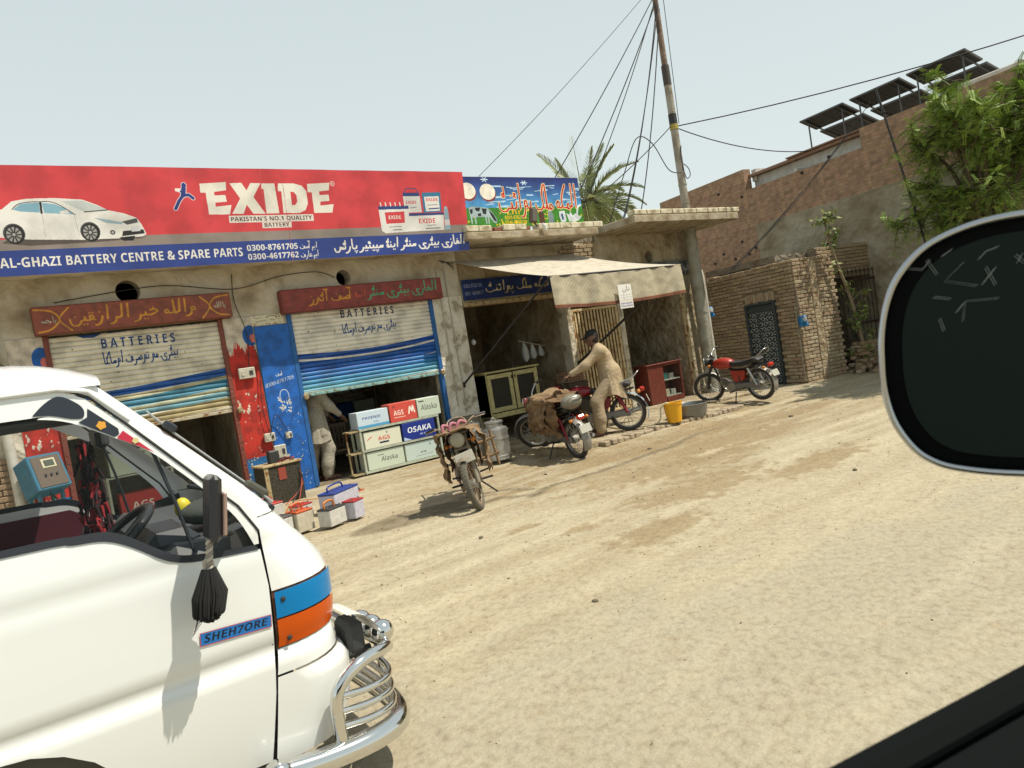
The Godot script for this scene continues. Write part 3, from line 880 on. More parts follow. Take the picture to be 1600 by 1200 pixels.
	for q in [[296, 330, Color(0.08, 0.30, 0.62)], [344, 420, Color(0.09, 0.33, 0.64)], [420, 470, Color(0.13, 0.42, 0.68)], [470, 510, Color(0.22, 0.53, 0.70)], [510, 545, Color(0.36, 0.62, 0.70)]]:
		var pts := PackedVector2Array()
		var e: float = 1.0 if q[0] < 345 else 0.5
		for k in 21: pts.append(Vector2(k * 51.2, q[0] + e * (26 * sin(k * 0.157) - k * 0.6)))
		for k in 21: pts.append(Vector2((20 - k) * 51.2, q[1] + e * (26 * sin((20 - k) * 0.157) - (20 - k) * 0.6)))
		fill_poly(im, pts, q[2])
	chips(im, r, Rect2(0, 0, 1024, 560), 34, 7.0, Color(0.6, 0.54, 0.42))
	chips(im, r, Rect2(0, 330, 1024, 230), 120, 4.0, Color(0.5, 0.68, 0.74))
	weather(im, 9, 0.13, 0.006)
	sh = part("shutter", shutter_sheet(3.975, 6.43, 1.57, 2.90, FZ - 0.02, 0.0665), print_mat(im, 0.5), o, "cream roller shutter with lower half painted blue")
	part("bottom_bar", bc(3.975, 6.43, 1.525, 1.572, FZ - 0.035, FZ + 0.002, 0.006), mat("bar_teal", Color(0.22, 0.42, 0.45), 0.6, 0.0, T.rust, 1.5), sh)
	for p in [Vector3(2.98, 1.5, FZ + 0.05), Vector3(3.99, 1.53, FZ + 0.05), Vector3(6.47, 1.56, FZ + 0.05)]:
		part("padlock_hasp", bx(p, Vector3(0.075, 0.1, 0.05), 0.02, Basis(Vector3.BACK, 0.3)), mat("hasp", Color(0.42, 0.35, 0.22), 0.5, 0.3, T.rust, 3.0), o)
	# shutter drum boxes with lettering
	var gold := Color(0.80, 0.56, 0.13)
	im = Image.create(1200, 172, false, Image.FORMAT_RGB8)
	im.fill(Color(0.54, 0.27, 0.19))
	urdu(im, "vAllO xyr AlrAzqyN", 965, 108, 92, gold, 5.0, Vector2(6.0, 4.0), 780, 0.0)
	for s in [0, 1]:
		var cx := 80.0 if s == 0 else 1120.0
		var dd := 1.0 if s == 0 else -1.0
		stroke(im, curve([Vector2(cx - 70 * dd, 14), Vector2(cx + 20 * dd, 30), Vector2(cx + 62 * dd, 86), Vector2(cx + 10 * dd, 145), Vector2(cx - 60 * dd, 160)], 8), gold, 5.5)
		stroke(im, curve([Vector2(cx + 120 * dd, 14), Vector2(cx + 62 * dd, 86), Vector2(cx + 120 * dd, 165)], 8), gold, 5.0)
	var pale := Color(0.66, 0.70, 0.60)
	urdu(im, "yA mHmd", 122, 100, 38, pale, 2.4, Vector2(2, 1.5), 84)
	urdu(im, "yA AllO", 1166, 98, 40, pale, 2.4, Vector2(2, 1.5), 80)
	chips(im, r, Rect2(0, 0, 1200, 172), 30, 6.0, Color(0.40, 0.27, 0.2))
	weather(im, 12, 0.16)
	var hm := mat("header_brown", Color(0.20, 0.055, 0.032), 0.6, 0.0, T.mottle, 1.5)
	var hb := part("shutter_box", bc(0.62, 3.08, 2.86, 3.225, FZ + 0.003, FZ + 0.16, 0.012), hm, o, "brown shutter box with yellow calligraphy")
	part("lettering", rect_uv(0.632, 3.068, 2.872, 3.213, FZ + 0.163), print_mat(im, 0.5), hb)
	im = Image.create(1200, 150, false, Image.FORMAT_RGB8)
	im.fill(Color(0.52, 0.20, 0.16))
	urdu(im, "AlGAzY byTrY snTr", 1160, 86, 78, Color(0.27, 0.62, 0.45), 4.2, Vector2(5.0, 3.0), 560)
	urdu(im, "AynD", 590, 84, 42, Color(0.75, 0.30, 0.16), 2.6, Vector2(3, 2), 90)
	urdu(im, "acF aTvz", 480, 92, 66, gold, 4.0, Vector2(4.0, 3.0), 300)
	for k in 2: latin(im, "0300-8761705" if k == 0 else "0300-4617762", 24, 62 + k * 50, 20, Color(0.56, 0.27, 0.2), false, 1.0, 0.0, 110, false, -0.2)
	chips(im, r, Rect2(0, 0, 1200, 150), 40, 5.0, Color(0.5, 0.3, 0.25))
	weather(im, 13, 0.16)
	hb = part("shutter_box", bc(3.82, 6.66, 2.83, 3.19, FZ + 0.003, FZ + 0.16, 0.012), mat("header_red", Color(0.20, 0.036, 0.026), 0.6, 0.0, T.mottle, 1.5), o, "red shutter box with green and yellow lettering")
	part("lettering", rect_uv(3.832, 6.648, 2.842, 3.178, FZ + 0.163), print_mat(im, 0.5), hb)
	# switches, sockets and loose wiring on the pillar
	var sw := mat("switch_plastic", Color(0.55, 0.52, 0.44), 0.4, 0.0, T.mottle, 3.0)
	var sd := mat("switch_dark", Color(0.03, 0.03, 0.03), 0.5)
	for q in [[3.16, 2.02, 0.24, 0.16], [3.33, 1.02, 0.16, 0.13], [3.62, 1.0, 0.10, 0.10], [3.45, 0.78, 0.18, 0.2]]:
		var s := part("switch_board", bx(Vector3(q[0], q[1], FZ + 0.055), Vector3(q[2], q[3], 0.045), 0.008), sw, o)
		for k in 2: part("socket", bx(Vector3(q[0] + (k - 0.5) * q[2] * 0.5, q[1], FZ + 0.08), Vector3(q[2] * 0.22, q[3] * 0.4, 0.012), 0.002), sd if k == 1 else sw, s)
	var wire_m := mat("black_wire", Color(0.02, 0.02, 0.02), 0.6)
	for w in [[Vector3(0.9, 3.28, FZ + 0.02), Vector3(1.6, 3.36, FZ + 0.02), Vector3(2.3, 3.40, FZ + 0.02), Vector3(3.2, 3.28, FZ + 0.02), Vector3(3.9, 3.42, FZ + 0.02), Vector3(4.5, 3.45, FZ + 0.02), Vector3(4.8, 3.34, FZ + 0.02)],
			[Vector3(3.2, 3.5, FZ + 0.02), Vector3(3.17, 3.1, FZ + 0.02), Vector3(3.26, 2.6, FZ + 0.05), Vector3(3.2, 2.1, FZ + 0.06)],
			[Vector3(3.26, 2.6, FZ + 0.05), Vector3(3.36, 2.2, FZ + 0.06), Vector3(3.30, 1.5, FZ + 0.06), Vector3(3.34, 1.08, FZ + 0.06)],
			[Vector3(3.34, 1.05, FZ + 0.08), Vector3(3.46, 1.35, FZ + 0.10), Vector3(3.6, 1.05, FZ + 0.08)],
			[Vector3(0.0, 2.75, FZ + 0.05), Vector3(0.3, 2.5, FZ + 0.05), Vector3(0.6, 2.45, FZ + 0.05), Vector3(0.66, 2.1, FZ + 0.05)]]:
		part("wire", tb(curve(w, 6), 0.006, 5), wire_m, o)
	# rough brick showing left of the red pillar
	var raw := mat("raw_brick", Color(0.36, 0.25, 0.16), 0.95, 0.0, T.grain, 1.5, T.n_fine, 0.8)
	var bmesh := bx(Vector3.ZERO, Vector3(0.2, 0.065, 0.05), 0.008).mesh()
	for i in 16:
		for k in 2:
			var br := part("brick", bmesh, raw, o)
			br.position = Vector3(-0.12 + k * 0.212 - (0.1 if i % 2 else 0.0), 0.2 + i * 0.077, FZ + 0.02 + r.randf() * 0.008)

# ------------------------------------------------------------------ milk shop
func make_milk_shop():
	var o := thing("milk_shop", "plain beige milk shop with concrete canopy slabs, open fronts and a slatted metal gate", "shop building")
	var wm := mat("beige_wall", Color(0.43, 0.375, 0.27), 0.93, 0.0, T.stain, 0.42, T.n_mid, 0.5)
	var white := mat("limewash", Color(0.60, 0.56, 0.47), 0.9, 0.0, T.peel, 0.7, T.n_mid, 0.4)
	var cement := mat("cement", Color.WHITE)
	var slab_m := mat("slab_concrete", Color(0.42, 0.37, 0.28), 0.93, 0.0, T.stain, 0.8, T.n_mid, 0.2)
	var inner := wm
	var floor_m := mat("shop_floor", Color.WHITE)
	# front: wall over the openings, piers between them
	part("wall", bc(7.125, 10.55, 2.72, 3.68, FZ - 0.25, FZ), wm, o)
	var b := MB.new()
	b.xf = Transform3D(Basis.IDENTITY, Vector3(0, 0, FZ))
	b.prism(half_notch(10.552, 12.06, 2.62, 3.8, 12.06, 3.28, 0.13, true), 0.25)
	b.prism(half_notch(12.06, 13.4, 2.62, 3.8, 12.06, 3.28, 0.13, false), 0.25)
	part("wall", b, wm, o)
	part("pier", bc(9.47, 9.61, 0.0, 2.718, FZ - 0.25, FZ + 0.02, 0.01), white, o)
	part("pier", bc(10.9, 11.03, 0.0, 2.616, FZ - 0.25, FZ + 0.02, 0.01), white, o)
	part("pier", bc(12.8, 13.4, 0.0, 2.616, FZ - 0.25, FZ), wm, o)
	part("door_post", bc(12.80, 12.93, 0.12, 2.9, FZ + 0.002, FZ + 0.07, 0.01), mat("old_timber", Color(0.40, 0.33, 0.2), 0.85, 0.0, T.rust, 1.2), o)
	part("side_wall", bc(13.2, 13.4, 0.0, 3.8, -15.9, FZ - 0.252), cement, o)
	part("back_wall", bc(7.125, 13.4, 0.0, 3.7, -16.1, -15.902), cement, o)
	part("roof", bc(7.125, 10.5, 3.69, 3.84, -16.0, FZ - 0.002), cement, o)
	room(o, 7.2, 9.5, FZ - 0.25, -14.4, 3.0, inner, floor_m)
	room(o, 11.0, 12.82, FZ - 0.25, -13.6, 3.0, inner, floor_m)
	part("inner_wall", bc(9.62, 10.89, 0.1, 2.7, -12.4, -12.3), inner, o)
	# canopy slab with a whitewashed edge; plaster has fallen off in places and the bricks show
	part("canopy_slab", bc(6.95, 9.98, 3.70, 3.83, -11.19, -10.45, 0.012), slab_m, o)
	var lime := mat("limewash_pale", Color(0.62, 0.57, 0.44), 0.9, 0.0, T.peel, 0.9, T.n_mid, 0.15)
	b = MB.new()
	var ex := 6.96
	while ex < 9.95:
		var w := 0.24 + rng.randf() * 0.05
		if not (ex > 7.35 and ex < 7.7 or ex > 8.2 and ex < 8.35):
			part("edge_brick", bx(Vector3(ex + w / 2, 3.885 + rng.randf() * 0.008, -10.55), Vector3(w - 0.006, 0.105, 0.2), 0.012), lime, o)
		ex += w
	var bare := mat("bare_brick", Color(0.30, 0.13, 0.075), 0.95, 0.0, T.grain, 2.0, T.n_fine, 0.8)
	for q in [7.45, 7.66, 8.28]: part("brick", bx(Vector3(q, 3.875, -10.57), Vector3(0.19, 0.07, 0.16), 0.01), bare, o)
	# second slab, higher, sloping board marks on its underside
	part("canopy_slab", bc(10.55, 13.75, 3.80, 3.945, -12.15, -10.02, 0.012), slab_m, o)
	b = MB.new()
	ex = 10.57
	while ex < 13.7:
		var w := 0.34 + rng.randf() * 0.1
		part("edge_brick", bx(Vector3(ex + w / 2, 4.0 + rng.randf() * 0.008, -10.12), Vector3(min(w, 13.73 - ex) - 0.006, 0.10, 0.2), 0.014), lime, o)
		ex += w
	part("roof", bc(10.56, 13.4, 3.946, 4.03, -16.0, -12.16), cement, o)
	for k in 11: part("soffit_board", bc(10.6 + k * 0.285, 10.84 + k * 0.285, 3.784, 3.799, -11.19, -10.06), slab_m, o)
	# raw brickwork where the two fronts meet
	var buff := mat("buff_brick", Color(0.40, 0.31, 0.20), 0.95, 0.0, T.grain, 2.0, T.n_fine, 0.8)
	var mesh := bx(Vector3.ZERO, Vector3(0.2, 0.066, 0.06), 0.008).mesh()
	for i in 6:
		for k in 4:
			var br := part("brick", mesh, buff, o)
			br.position = Vector3(9.62 + k * 0.213 + (0.1 if i % 2 else 0.0), 3.2 + i * 0.078, FZ + 0.02 + rng.randf() * 0.012)
	# slatted gate between the two shops
	var gate_m := mat("gate_paint", Color(0.60, 0.49, 0.30), 0.65, 0.0, T.rust, 0.7, T.n_mid, 0.2)
	var fr := MB.new()
	fr.box(Vector3(9.65, 1.24, FZ - 0.03), Vector3(0.05, 2.22, 0.05), 0.006); fr.box(Vector3(10.86, 1.24, FZ - 0.03), Vector3(0.05, 2.22, 0.05), 0.006)
	fr.box(Vector3(10.255, 2.33, FZ - 0.03), Vector3(1.16, 0.05, 0.045), 0.006); fr.box(Vector3(10.255, 0.2, FZ - 0.03), Vector3(1.16, 0.05, 0.045), 0.006); fr.box(Vector3(10.255, 1.2, FZ - 0.06), Vector3(1.16, 0.04, 0.02))
	var gate := part("gate", fr, gate_m, o, "cream slatted metal gate streaked with rust")
	mesh = bx(Vector3.ZERO, Vector3(0.055, 2.08, 0.018), 0.004).mesh()
	for k in 13:
		var s := part("slat", mesh, gate_m, gate)
		s.position = Vector3(9.73 + k * 0.0875, 1.265, FZ - 0.03); s.rotation.y = 0.25
	part("lintel_beam", bc(7.13, 9.47, 2.64, 2.718, FZ - 0.2, FZ + 0.03, 0.01), mat("old_timber", Color.WHITE), o)
	# inside: a shelf and a dark counter top catching the light
	part("wall_shelf", bc(7.4, 8.6, 2.05, 2.09, -14.2, -13.85), cement, o)
	part("wall_notice", bc(11.25, 11.5, 1.6, 1.95, -13.58, -13.565), mat("notice_paper", Color(0.4, 0.38, 0.32), 0.8), o)
	part("wall_notice", bc(12.2, 12.38, 2.15, 2.5, -13.58, -13.565), mat("notice_paper", Color.WHITE), o)
	part("wall_notice", bc(11.9, 12.0, 1.45, 1.7, -13.58, -13.565), mat("notice_paper", Color.WHITE), o)

	# the awning: a cloth sheet stretched on two iron struts, with a quilted hanging front
	var a := thing("awning", "pale cloth awning with a quilted hanging front and rusty red hem", "awning")
	var cloth := mat("awning_cloth", Color(0.52, 0.475, 0.39), 0.9, 0.0, T.mottle, 0.9, T.n_cloth, 0.35)
	cloth.backlight = Color(0.16, 0.14, 0.1)
	var bl := Vector3(6.92, 3.47, FZ + 0.05); var br_ := Vector3(9.78, 3.46, FZ + 0.05)
	var fl := Vector3(7.33, 2.79, -8.92); var frr := Vector3(10.36, 2.79, -8.92)
	var rows := []
	for i in 15:
		var row := []
		for k in 29:
			var s := i / 14.0; var t := k / 28.0
			var p := bl.lerp(br_, t).lerp(fl.lerp(frr, t), s)
			p.y -= 0.28 * s * (1.0 - s) * (0.7 + 0.5 * sin(t * 9.0)) + 0.05 * sin(t * PI) * s
			if k == 0 or k == 1: p.x += 0.22 * sin(s * PI) * (1.0 - k * 0.4); p.y -= 0.02 * sin(s * PI)
			row.append(p)
		rows.append(row)
	b = MB.new(); b.grid(rows)
	part("cloth_sheet", b, cloth, a)
	var im := Image.create(1024, 256, false, Image.FORMAT_RGB8)
	im.fill(Color(0.70, 0.67, 0.575))
	var line := Color(0.60, 0.57, 0.46); var pale := Color(0.75, 0.72, 0.63)
	for k in range(-10, 60):
		for s in [-1, 1]:
			stroke(im, [Vector2(k * 22, 0), Vector2(k * 22 + s * 170, 256)], line, 1.3)
			stroke(im, [Vector2(k * 22 + 4, 0), Vector2(k * 22 + 4 + s * 170, 256)], pale, 0.9)
	im.fill_rect(Rect2i(0, 232, 1024, 24), Color(0.47, 0.29, 0.20))
	im.fill_rect(Rect2i(0, 226, 1024, 4), Color(0.68, 0.58, 0.44))
	weather(im, 30, 0.12, 0.01)
	rows = []
	for i in 9:
		var row := []
		for k in 41:
			var t := k / 40.0
			var p := fl.lerp(frr, t)
			p.y = rows_front_y(t) - 0.52 * i / 8.0
			p.z += 0.012 + 0.03 * sin(t * 21.0) * i / 8.0 + 0.012 * sin(t * 47.0)
			p.x += 0.02 * i / 8.0
			row.append(p)
		rows.append(row)
	rows.reverse()
	b = MB.new(); b.grid(rows)
	part("valance", b, print_mat(im, 0.9), a)
	b = MB.new()
	b.tube([fl + Vector3(-0.05, -0.02, 0), frr + Vector3(0.04, -0.02, 0)], 0.018, 8)
	part("front_rail", b, mat("strut_iron", Color(0.035, 0.032, 0.03), 0.55, 0.4), a)
	part("strut", tb([fl + Vector3(0, -0.03, 0), Vector3(6.86, 1.28, FZ + 0.04)], 0.02, 8), mat("strut_iron", Color.WHITE), a)
	part("strut", tb([frr + Vector3(0, -0.03, 0), Vector3(9.585, 1.29, FZ + 0.04)], 0.026, 8), mat("strut_iron", Color.WHITE), a)
	for p in [Vector3(6.86, 1.27, FZ + 0.03), Vector3(9.585, 1.28, FZ + 0.03)]: part("bracket", bx(p, Vector3(0.05, 0.1, 0.05), 0.008), mat("strut_iron", Color.WHITE), a)
	for k in 3: part("tie_rope", tb(curve([Vector3(6.75 + 0.04 * k, 3.5 - 0.03 * k, FZ + 0.03), Vector3(6.86, 3.46, FZ + 0.08), Vector3(7.0, 3.42 - 0.05 * k, FZ + 0.1)], 5), 0.008, 5), mat("black_wire", Color.WHITE), a)
	# printed notice pinned on the hanging front
	im = Image.create(120, 160, false, Image.FORMAT_RGB8)
	im.fill(Color(0.86, 0.85, 0.82))
	urdu(im, "nAN", 104, 42, 30, Color(0.2, 0.2, 0.25), 2.2, Vector2(2, 1), 70)
	for k in 3: urdu(im, "dvdO dhY mlKsn", 112, 72 + k * 16, 11, Color(0.45, 0.45, 0.5), 0.9, Vector2.ZERO, 98)
	im.fill_rect(Rect2i(6, 112, 108, 2), Color(0.7, 0.6, 0.3))
	latin(im, "0300-8762709", 8, 134, 12, Color(0.15, 0.18, 0.45), true, 1.0, 0.0, 104)
	latin(im, "0346-8760709", 8, 152, 12, Color(0.15, 0.18, 0.45), true, 1.0, 0.0, 104)
	var np := thing("paper_notice", "small white printed notice pinned to the quilted awning front", "notice", Vector3(8.82, 2.33, -8.835))
	part("sheet", bc(-0.155, 0.155, -0.2, 0.2, -0.003, 0.0), mat("paper", Color(0.7, 0.7, 0.68), 0.7), np)
	part("print", rect_uv(-0.153, 0.153, -0.198, 0.198, 0.003), print_mat(im, 0.7), np)

func rows_front_y(t: float) -> float:
	return 2.79 - 0.05 * sin(t * PI) + 0.006

# ------------------------------------------------------------------ brick house
const HP := Vector3(14.06, 0.0, -9.13)
const HA := -9.0

func brick_face(parent: Node3D, xf: Transform3D, L: float, y0: float, y1: float, holes: Array, tones: Array, limit: int, seed_: int, rest: MB) -> int:
	# local: x along the wall, y up, z out of the wall
	var r := RandomNumberGenerator.new(); r.seed = seed_
	var meshes := []
	for k in 5: meshes.append(bx(Vector3.ZERO, Vector3(0.222 + 0.004 * (k % 3), 0.066, 0.05), 0.007 + 0.002 * (k % 3)).mesh())
	var half := bx(Vector3.ZERO, Vector3(0.105, 0.066, 0.05), 0.008).mesh()
	var n := 0
	var row := 0
	var y := y0 + 0.036
	while y < y1 - 0.02:
		var x := 0.0
		if row % 2 == 1: x = -0.118
		while x < L - 0.04:
			var xa: float = max(x, 0.0); var xb: float = min(x + 0.236, L)
			var cx := (xa + xb) / 2
			var skip := xb - xa < 0.06
			for h in holes:
				if h.grow(0.02).has_point(Vector2(cx, y)): skip = true
			if not skip:
				var p := Vector3(cx, y + r.randf_range(-0.004, 0.004), r.randf_range(-0.012, 0.006))
				var bs := Basis.from_euler(Vector3(r.randf_range(-0.03, 0.03), r.randf_range(-0.03, 0.03), r.randf_range(-0.025, 0.025)))
				var small := xb - xa < 0.2
				if n < limit:
					var o := part("brick", half if small else meshes[r.randi() % 5], tones[r.randi() % tones.size()], parent)
					o.transform = xf * Transform3D(bs, p)
					n += 1
				else:
					var t := r.randf_range(0.72, 1.1)
					rest.col = Color(t, t * r.randf_range(0.93, 1.0), t * r.randf_range(0.85, 1.0))
					var keep := rest.xf
					rest.xf = rest.xf * xf
					rest.box(p, Vector3(xb - xa - 0.012, 0.066, 0.05), 0.008, bs)
					rest.xf = keep
			x += 0.236
		row += 1
		y += 0.0775
	return n

func make_house():
	var o := thing("brick_house", "low house of weathered buff brick with an ornate dark metal door", "house", HP, deg_to_rad(HA))
	var mortar := mat("mortar", Color(0.30, 0.245, 0.165), 0.97, 0.0, T.grain, 1.2, T.n_mid, 0.8)
	var tones := []
	for k in 5:
		tones.append(mat("house_brick%d" % k, [Color(0.50, 0.40, 0.27), Color(0.44, 0.34, 0.22), Color(0.54, 0.45, 0.31), Color(0.42, 0.30, 0.195), Color(0.47, 0.355, 0.25)][k], 0.95, 0.0, T.grain, 1.6 + 0.2 * k, T.n_fine, 0.8))
	var worn := mat("house_brick_rest", Color(0.50, 0.39, 0.265), 0.95, 0.0, T.grain, 1.7, T.n_fine, 0.8)
	var plaster := mat("house_plaster", Color(0.44, 0.36, 0.25), 0.95, 0.0, T.stain, 0.9, T.n_mid, 0.7)
	# side with the door (faces -x): mortar core left and right of the door
	var core := MB.new()
	core.box(Vector3(0.13, 1.32, -0.29), Vector3(0.22, 2.64, 0.56))
	core.box(Vector3(0.13, 1.32, -2.53), Vector3(0.22, 2.64, 2.14))
	core.box(Vector3(0.13, 2.28, -1.015), Vector3(0.22, 0.72, 0.885))
	# front (faces +z)
	core.box(Vector3(0.73, 1.32, -0.12), Vector3(1.0, 2.64, 0.2))
	part("wall_core", core, mortar, o)
	var rest := MB.new()
	var fz := Transform3D(Basis.IDENTITY, Vector3(0.0, 0.02, 0.0))
	var n1 := brick_face(o, fz, 0.47, 0.0, 2.62, [], tones, 100, 71, rest)
	var fz2 := Transform3D(Basis.IDENTITY, Vector3(0.70, 0.02, 0.0))
	var n2 := brick_face(o, fz2, 0.55, 0.0, 2.62, [], tones, 110, 72, rest)
	# plastered strip between, and a ragged patch of mud plaster
	part("mud_plaster", bc(0.475, 0.69, 0.0, 2.66, -0.06, 0.03, 0.012), plaster, o)
	var fx := Transform3D(Basis(Vector3(0, 0, 1), Vector3.UP, Vector3(-1, 0, 0)), Vector3(0.0, 0.02, -3.52))
	brick_face(o, fx, 3.5, 0.0, 2.62, [Rect2(2.09, -0.1, 0.85, 2.24)], tones, 295 - n1 - n2, 73, rest)
	var soldier := bx(Vector3.ZERO, Vector3(0.05, 0.2, 0.064), 0.008).mesh()
	for k in 11:
		var s := part("brick", soldier, tones[k % 5], o)
		s.position = Vector3(0.0, 2.03 + 0.012 * sin(k * 1.7), -0.62 - k * 0.078)
		s.rotation.x = rng.randf_range(-0.04, 0.04)
	# brick coping
	for k in 13:
		rest.col = Color(1, 0.96, 0.9) * rng.randf_range(0.8, 1.05)
		rest.box(Vector3(0.1, 2.675 + rng.randf_range(-0.01, 0.02), -0.1 - k * 0.235), Vector3(0.22, 0.06, 0.22), 0.01, Basis(Vector3.UP, rng.randf_range(-0.08, 0.08)))
	for k in 5:
		rest.box(Vector3(0.12 + k * 0.235, 2.675 + rng.randf_range(-0.01, 0.02), -0.1), Vector3(0.22, 0.06, 0.24), 0.01, Basis(Vector3.UP, rng.randf_range(-0.08, 0.08)))
	# right hand boundary wall, set back, with a spiked railing before a dark opening
	brick_face(o, Transform3D(Basis.IDENTITY, Vector3(1.26, 0, -0.42)), 5.2, 2.32, 2.92, [], tones, 0, 74, rest)
	var rs := part("brickwork", rest, worn, o)
	rs.set_meta("kind", "stuff")
	part("wall_core", bc(1.26, 6.5, 2.2, 2.95, -0.64, -0.444), mortar, o)
	part("wall_core", bc(5.4, 8.0, 0.0, 2.9, -0.64, -0.444), plaster, o)
	part("porch_wall", bc(1.3, 8.0, 0.0, 2.9, -3.0, -2.9), plaster, o)
	part("porch_roof", bc(0.26, 8.0, 2.75, 2.9, -2.9, -0.66), mat("cement", Color.WHITE), o)
	part("porch_side", bc(1.24, 1.36, 0.0, 2.74, -2.9, -0.66), plaster, o)
	var rail_m := mat("rail_paint", Color(0.06, 0.035, 0.03), 0.6, 0.2, T.rust, 2.0)
	var rail := MB.new()
	rail.box(Vector3(3.3, 2.1, -0.33), Vector3(4.0, 0.05, 0.04)); rail.box(Vector3(3.3, 1.1, -0.33), Vector3(4.0, 0.05, 0.04)); rail.box(Vector3(3.3, 0.25, -0.33), Vector3(4.0, 0.05, 0.04))
	var railing := part("railing", rail, rail_m, o)
	var bar := MB.new()
	bar.tube([Vector3(0, 0.1, 0), Vector3(0, 2.28, 0)], 0.009, 5)
	bar.xf = Transform3D(Basis.IDENTITY, Vector3(0, 2.28, 0))
	bar.lathe([[0.009, 0.0], [0.022, 0.03], [0.0, 0.1]], 5)
	var bar_mesh := bar.mesh()
	for k in 28:
		var q := part("bar", bar_mesh, rail_m, railing)
		q.position = Vector3(1.4 + k * 0.14, 0, -0.33)
	# the door: dark sheet steel with raised scrollwork in a frame
	var dark := mat("door_steel", Color(0.045, 0.06, 0.068), 0.5, 0.2, T.mottle, 2.0)
	var silver := mat("door_relief", Color(0.34, 0.36, 0.35), 0.5, 0.2)
	var fr := MB.new()
	fr.box(Vector3(-0.02, 0.99, -0.60), Vector3(0.08, 1.86, 0.05), 0.006); fr.box(Vector3(-0.02, 0.99, -1.43), Vector3(0.08, 1.86, 0.05), 0.006); fr.box(Vector3(-0.02, 1.9, -1.015), Vector3(0.08, 0.05, 0.83), 0.006)
	var door := part("door", bc(0.0, 0.045, 0.07, 1.88, -1.40, -0.63), dark, o, "dark steel door covered with silvery scrollwork")
	part("door_frame", fr, dark, door)
	part("transom", bc(-0.025, 0.0, 1.70, 1.86, -1.38, -0.65, 0.006), dark, door)
	var scroll := MB.new()
	var dr := RandomNumberGenerator.new(); dr.seed = 15
	for py in 14:
		for pz in 6:
			var cy := 0.16 + py * 0.115; var cz := -1.34 + pz * 0.122 + (0.05 if py % 2 else 0.0)
			var pts := []
			var s := 1.0 if (py + pz) % 2 == 0 else -1.0
			for k in 9:
				var t := k / 8.0 * TAU * 0.9
				var rad := 0.066 * (1.0 - k / 11.0)
				pts.append(Vector3(-0.012, cy + sin(t) * rad, cz + s * cos(t) * rad))
			scroll.tube(pts, 0.0105, 5)
	part("scrollwork", scroll, silver, door)
	part("door_edge", bc(-0.03, 0.0, 0.1, 1.68, -1.12, -1.095, 0.004), dark, door)
	# pile of loose bricks against the front
	var pile := thing("brick_pile", "rough stack of loose buff bricks beside the house front", "bricks", HP + Vector3(1.55, 0.05, 0.42), deg_to_rad(HA))
	var pm := []
	for k in 3: pm.append(bx(Vector3.ZERO, Vector3(0.225, 0.07 + 0.004 * k, 0.108), 0.014).mesh())
	var pr := RandomNumberGenerator.new(); pr.seed = 8
	for lay in 9:
		var cnt := 7 - lay / 3
		for k in cnt:
			for dz in 2:
				if pr.randf() < 0.10: continue
				var q := part("brick", pm[pr.randi() % 3], tones[pr.randi() % 5], pile)
				var across := (lay % 2 == 0)
				q.position = Vector3(-0.15 + k * 0.2 + lay * 0.03 + pr.randf_range(-0.025, 0.025), 0.045 + lay * 0.0735, (-0.2 + dz * 0.2) + pr.randf_range(-0.03, 0.03))
				q.rotation = Vector3(pr.randf_range(-0.05, 0.05), (0.0 if across else PI / 2) + pr.randf_range(-0.22, 0.22), pr.randf_range(-0.05, 0.05))
	for k in 9:
		var q := part("brick", pm[k % 3], tones[k % 5], pile)
		q.position = Vector3(pr.randf_range(-0.55, 1.0), 0.03, pr.randf_range(0.15, 0.5))
		q.rotation = Vector3(pr.randf_range(-0.3, 0.3), pr.randf() * PI, pr.randf_range(-0.2, 0.2))
	# meter boxes with bent pipes
	meter("meter_box", "small blue meter box hung from a bent pipe on the house corner", HP + Vector3(-0.02, 1.42, 0.06), deg_to_rad(HA), 0.75)
	meter("meter_box", "small blue meter box on the grey pipe beside the electricity pole", Vector3(13.52, 1.93, -11.02), 0.0, 1.2)

func meter(called: String, label: String, at: Vector3, turn: float, up: float):
	var o := thing(called, label, "meter", at, turn, "")
	var bm := mat("meter_blue", Color(0.02, 0.16, 0.38), 0.5)
	var gm := mat("meter_pipe", Color(0.30, 0.28, 0.22), 0.5, 0.3, T.rust, 2.0)
	part("case", bx(Vector3(0, 0, 0.04), Vector3(0.17, 0.17, 0.11), 0.02), bm, o)
	var d := MB.new()
	d.xf = Transform3D(Basis(Vector3.RIGHT, PI / 2), Vector3(0, 0.01, 0.096))
	d.lathe([[0.055, 0.0], [0.055, 0.01], [0.04, 0.014], [0.0, 0.014]], 16)
	part("dial", d, mat("meter_dial", Color(0.45, 0.47, 0.45), 0.3), o)
	part("base", bx(Vector3(0.03, -0.11, 0.03), Vector3(0.22, 0.07, 0.08), 0.012), bm, o)
	part("pipe", tb(curve([Vector3(-0.06, 0.07, 0.03), Vector3(-0.06, 0.2, 0.03), Vector3(-0.11, 0.25, 0.02), Vector3(-0.13, 0.2, 0.01), Vector3(-0.13, -0.9, 0.01), Vector3(-0.13, -1.3, 0.01)], 5), 0.014, 7), gm, o)
	part("pipe", tb(curve([Vector3(0.05, 0.07, 0.03), Vector3(0.05, 0.2, 0.03), Vector3(0.0, 0.26, 0.0), Vector3(-0.04, up, 0.0)], 5), 0.014, 7), gm, o)

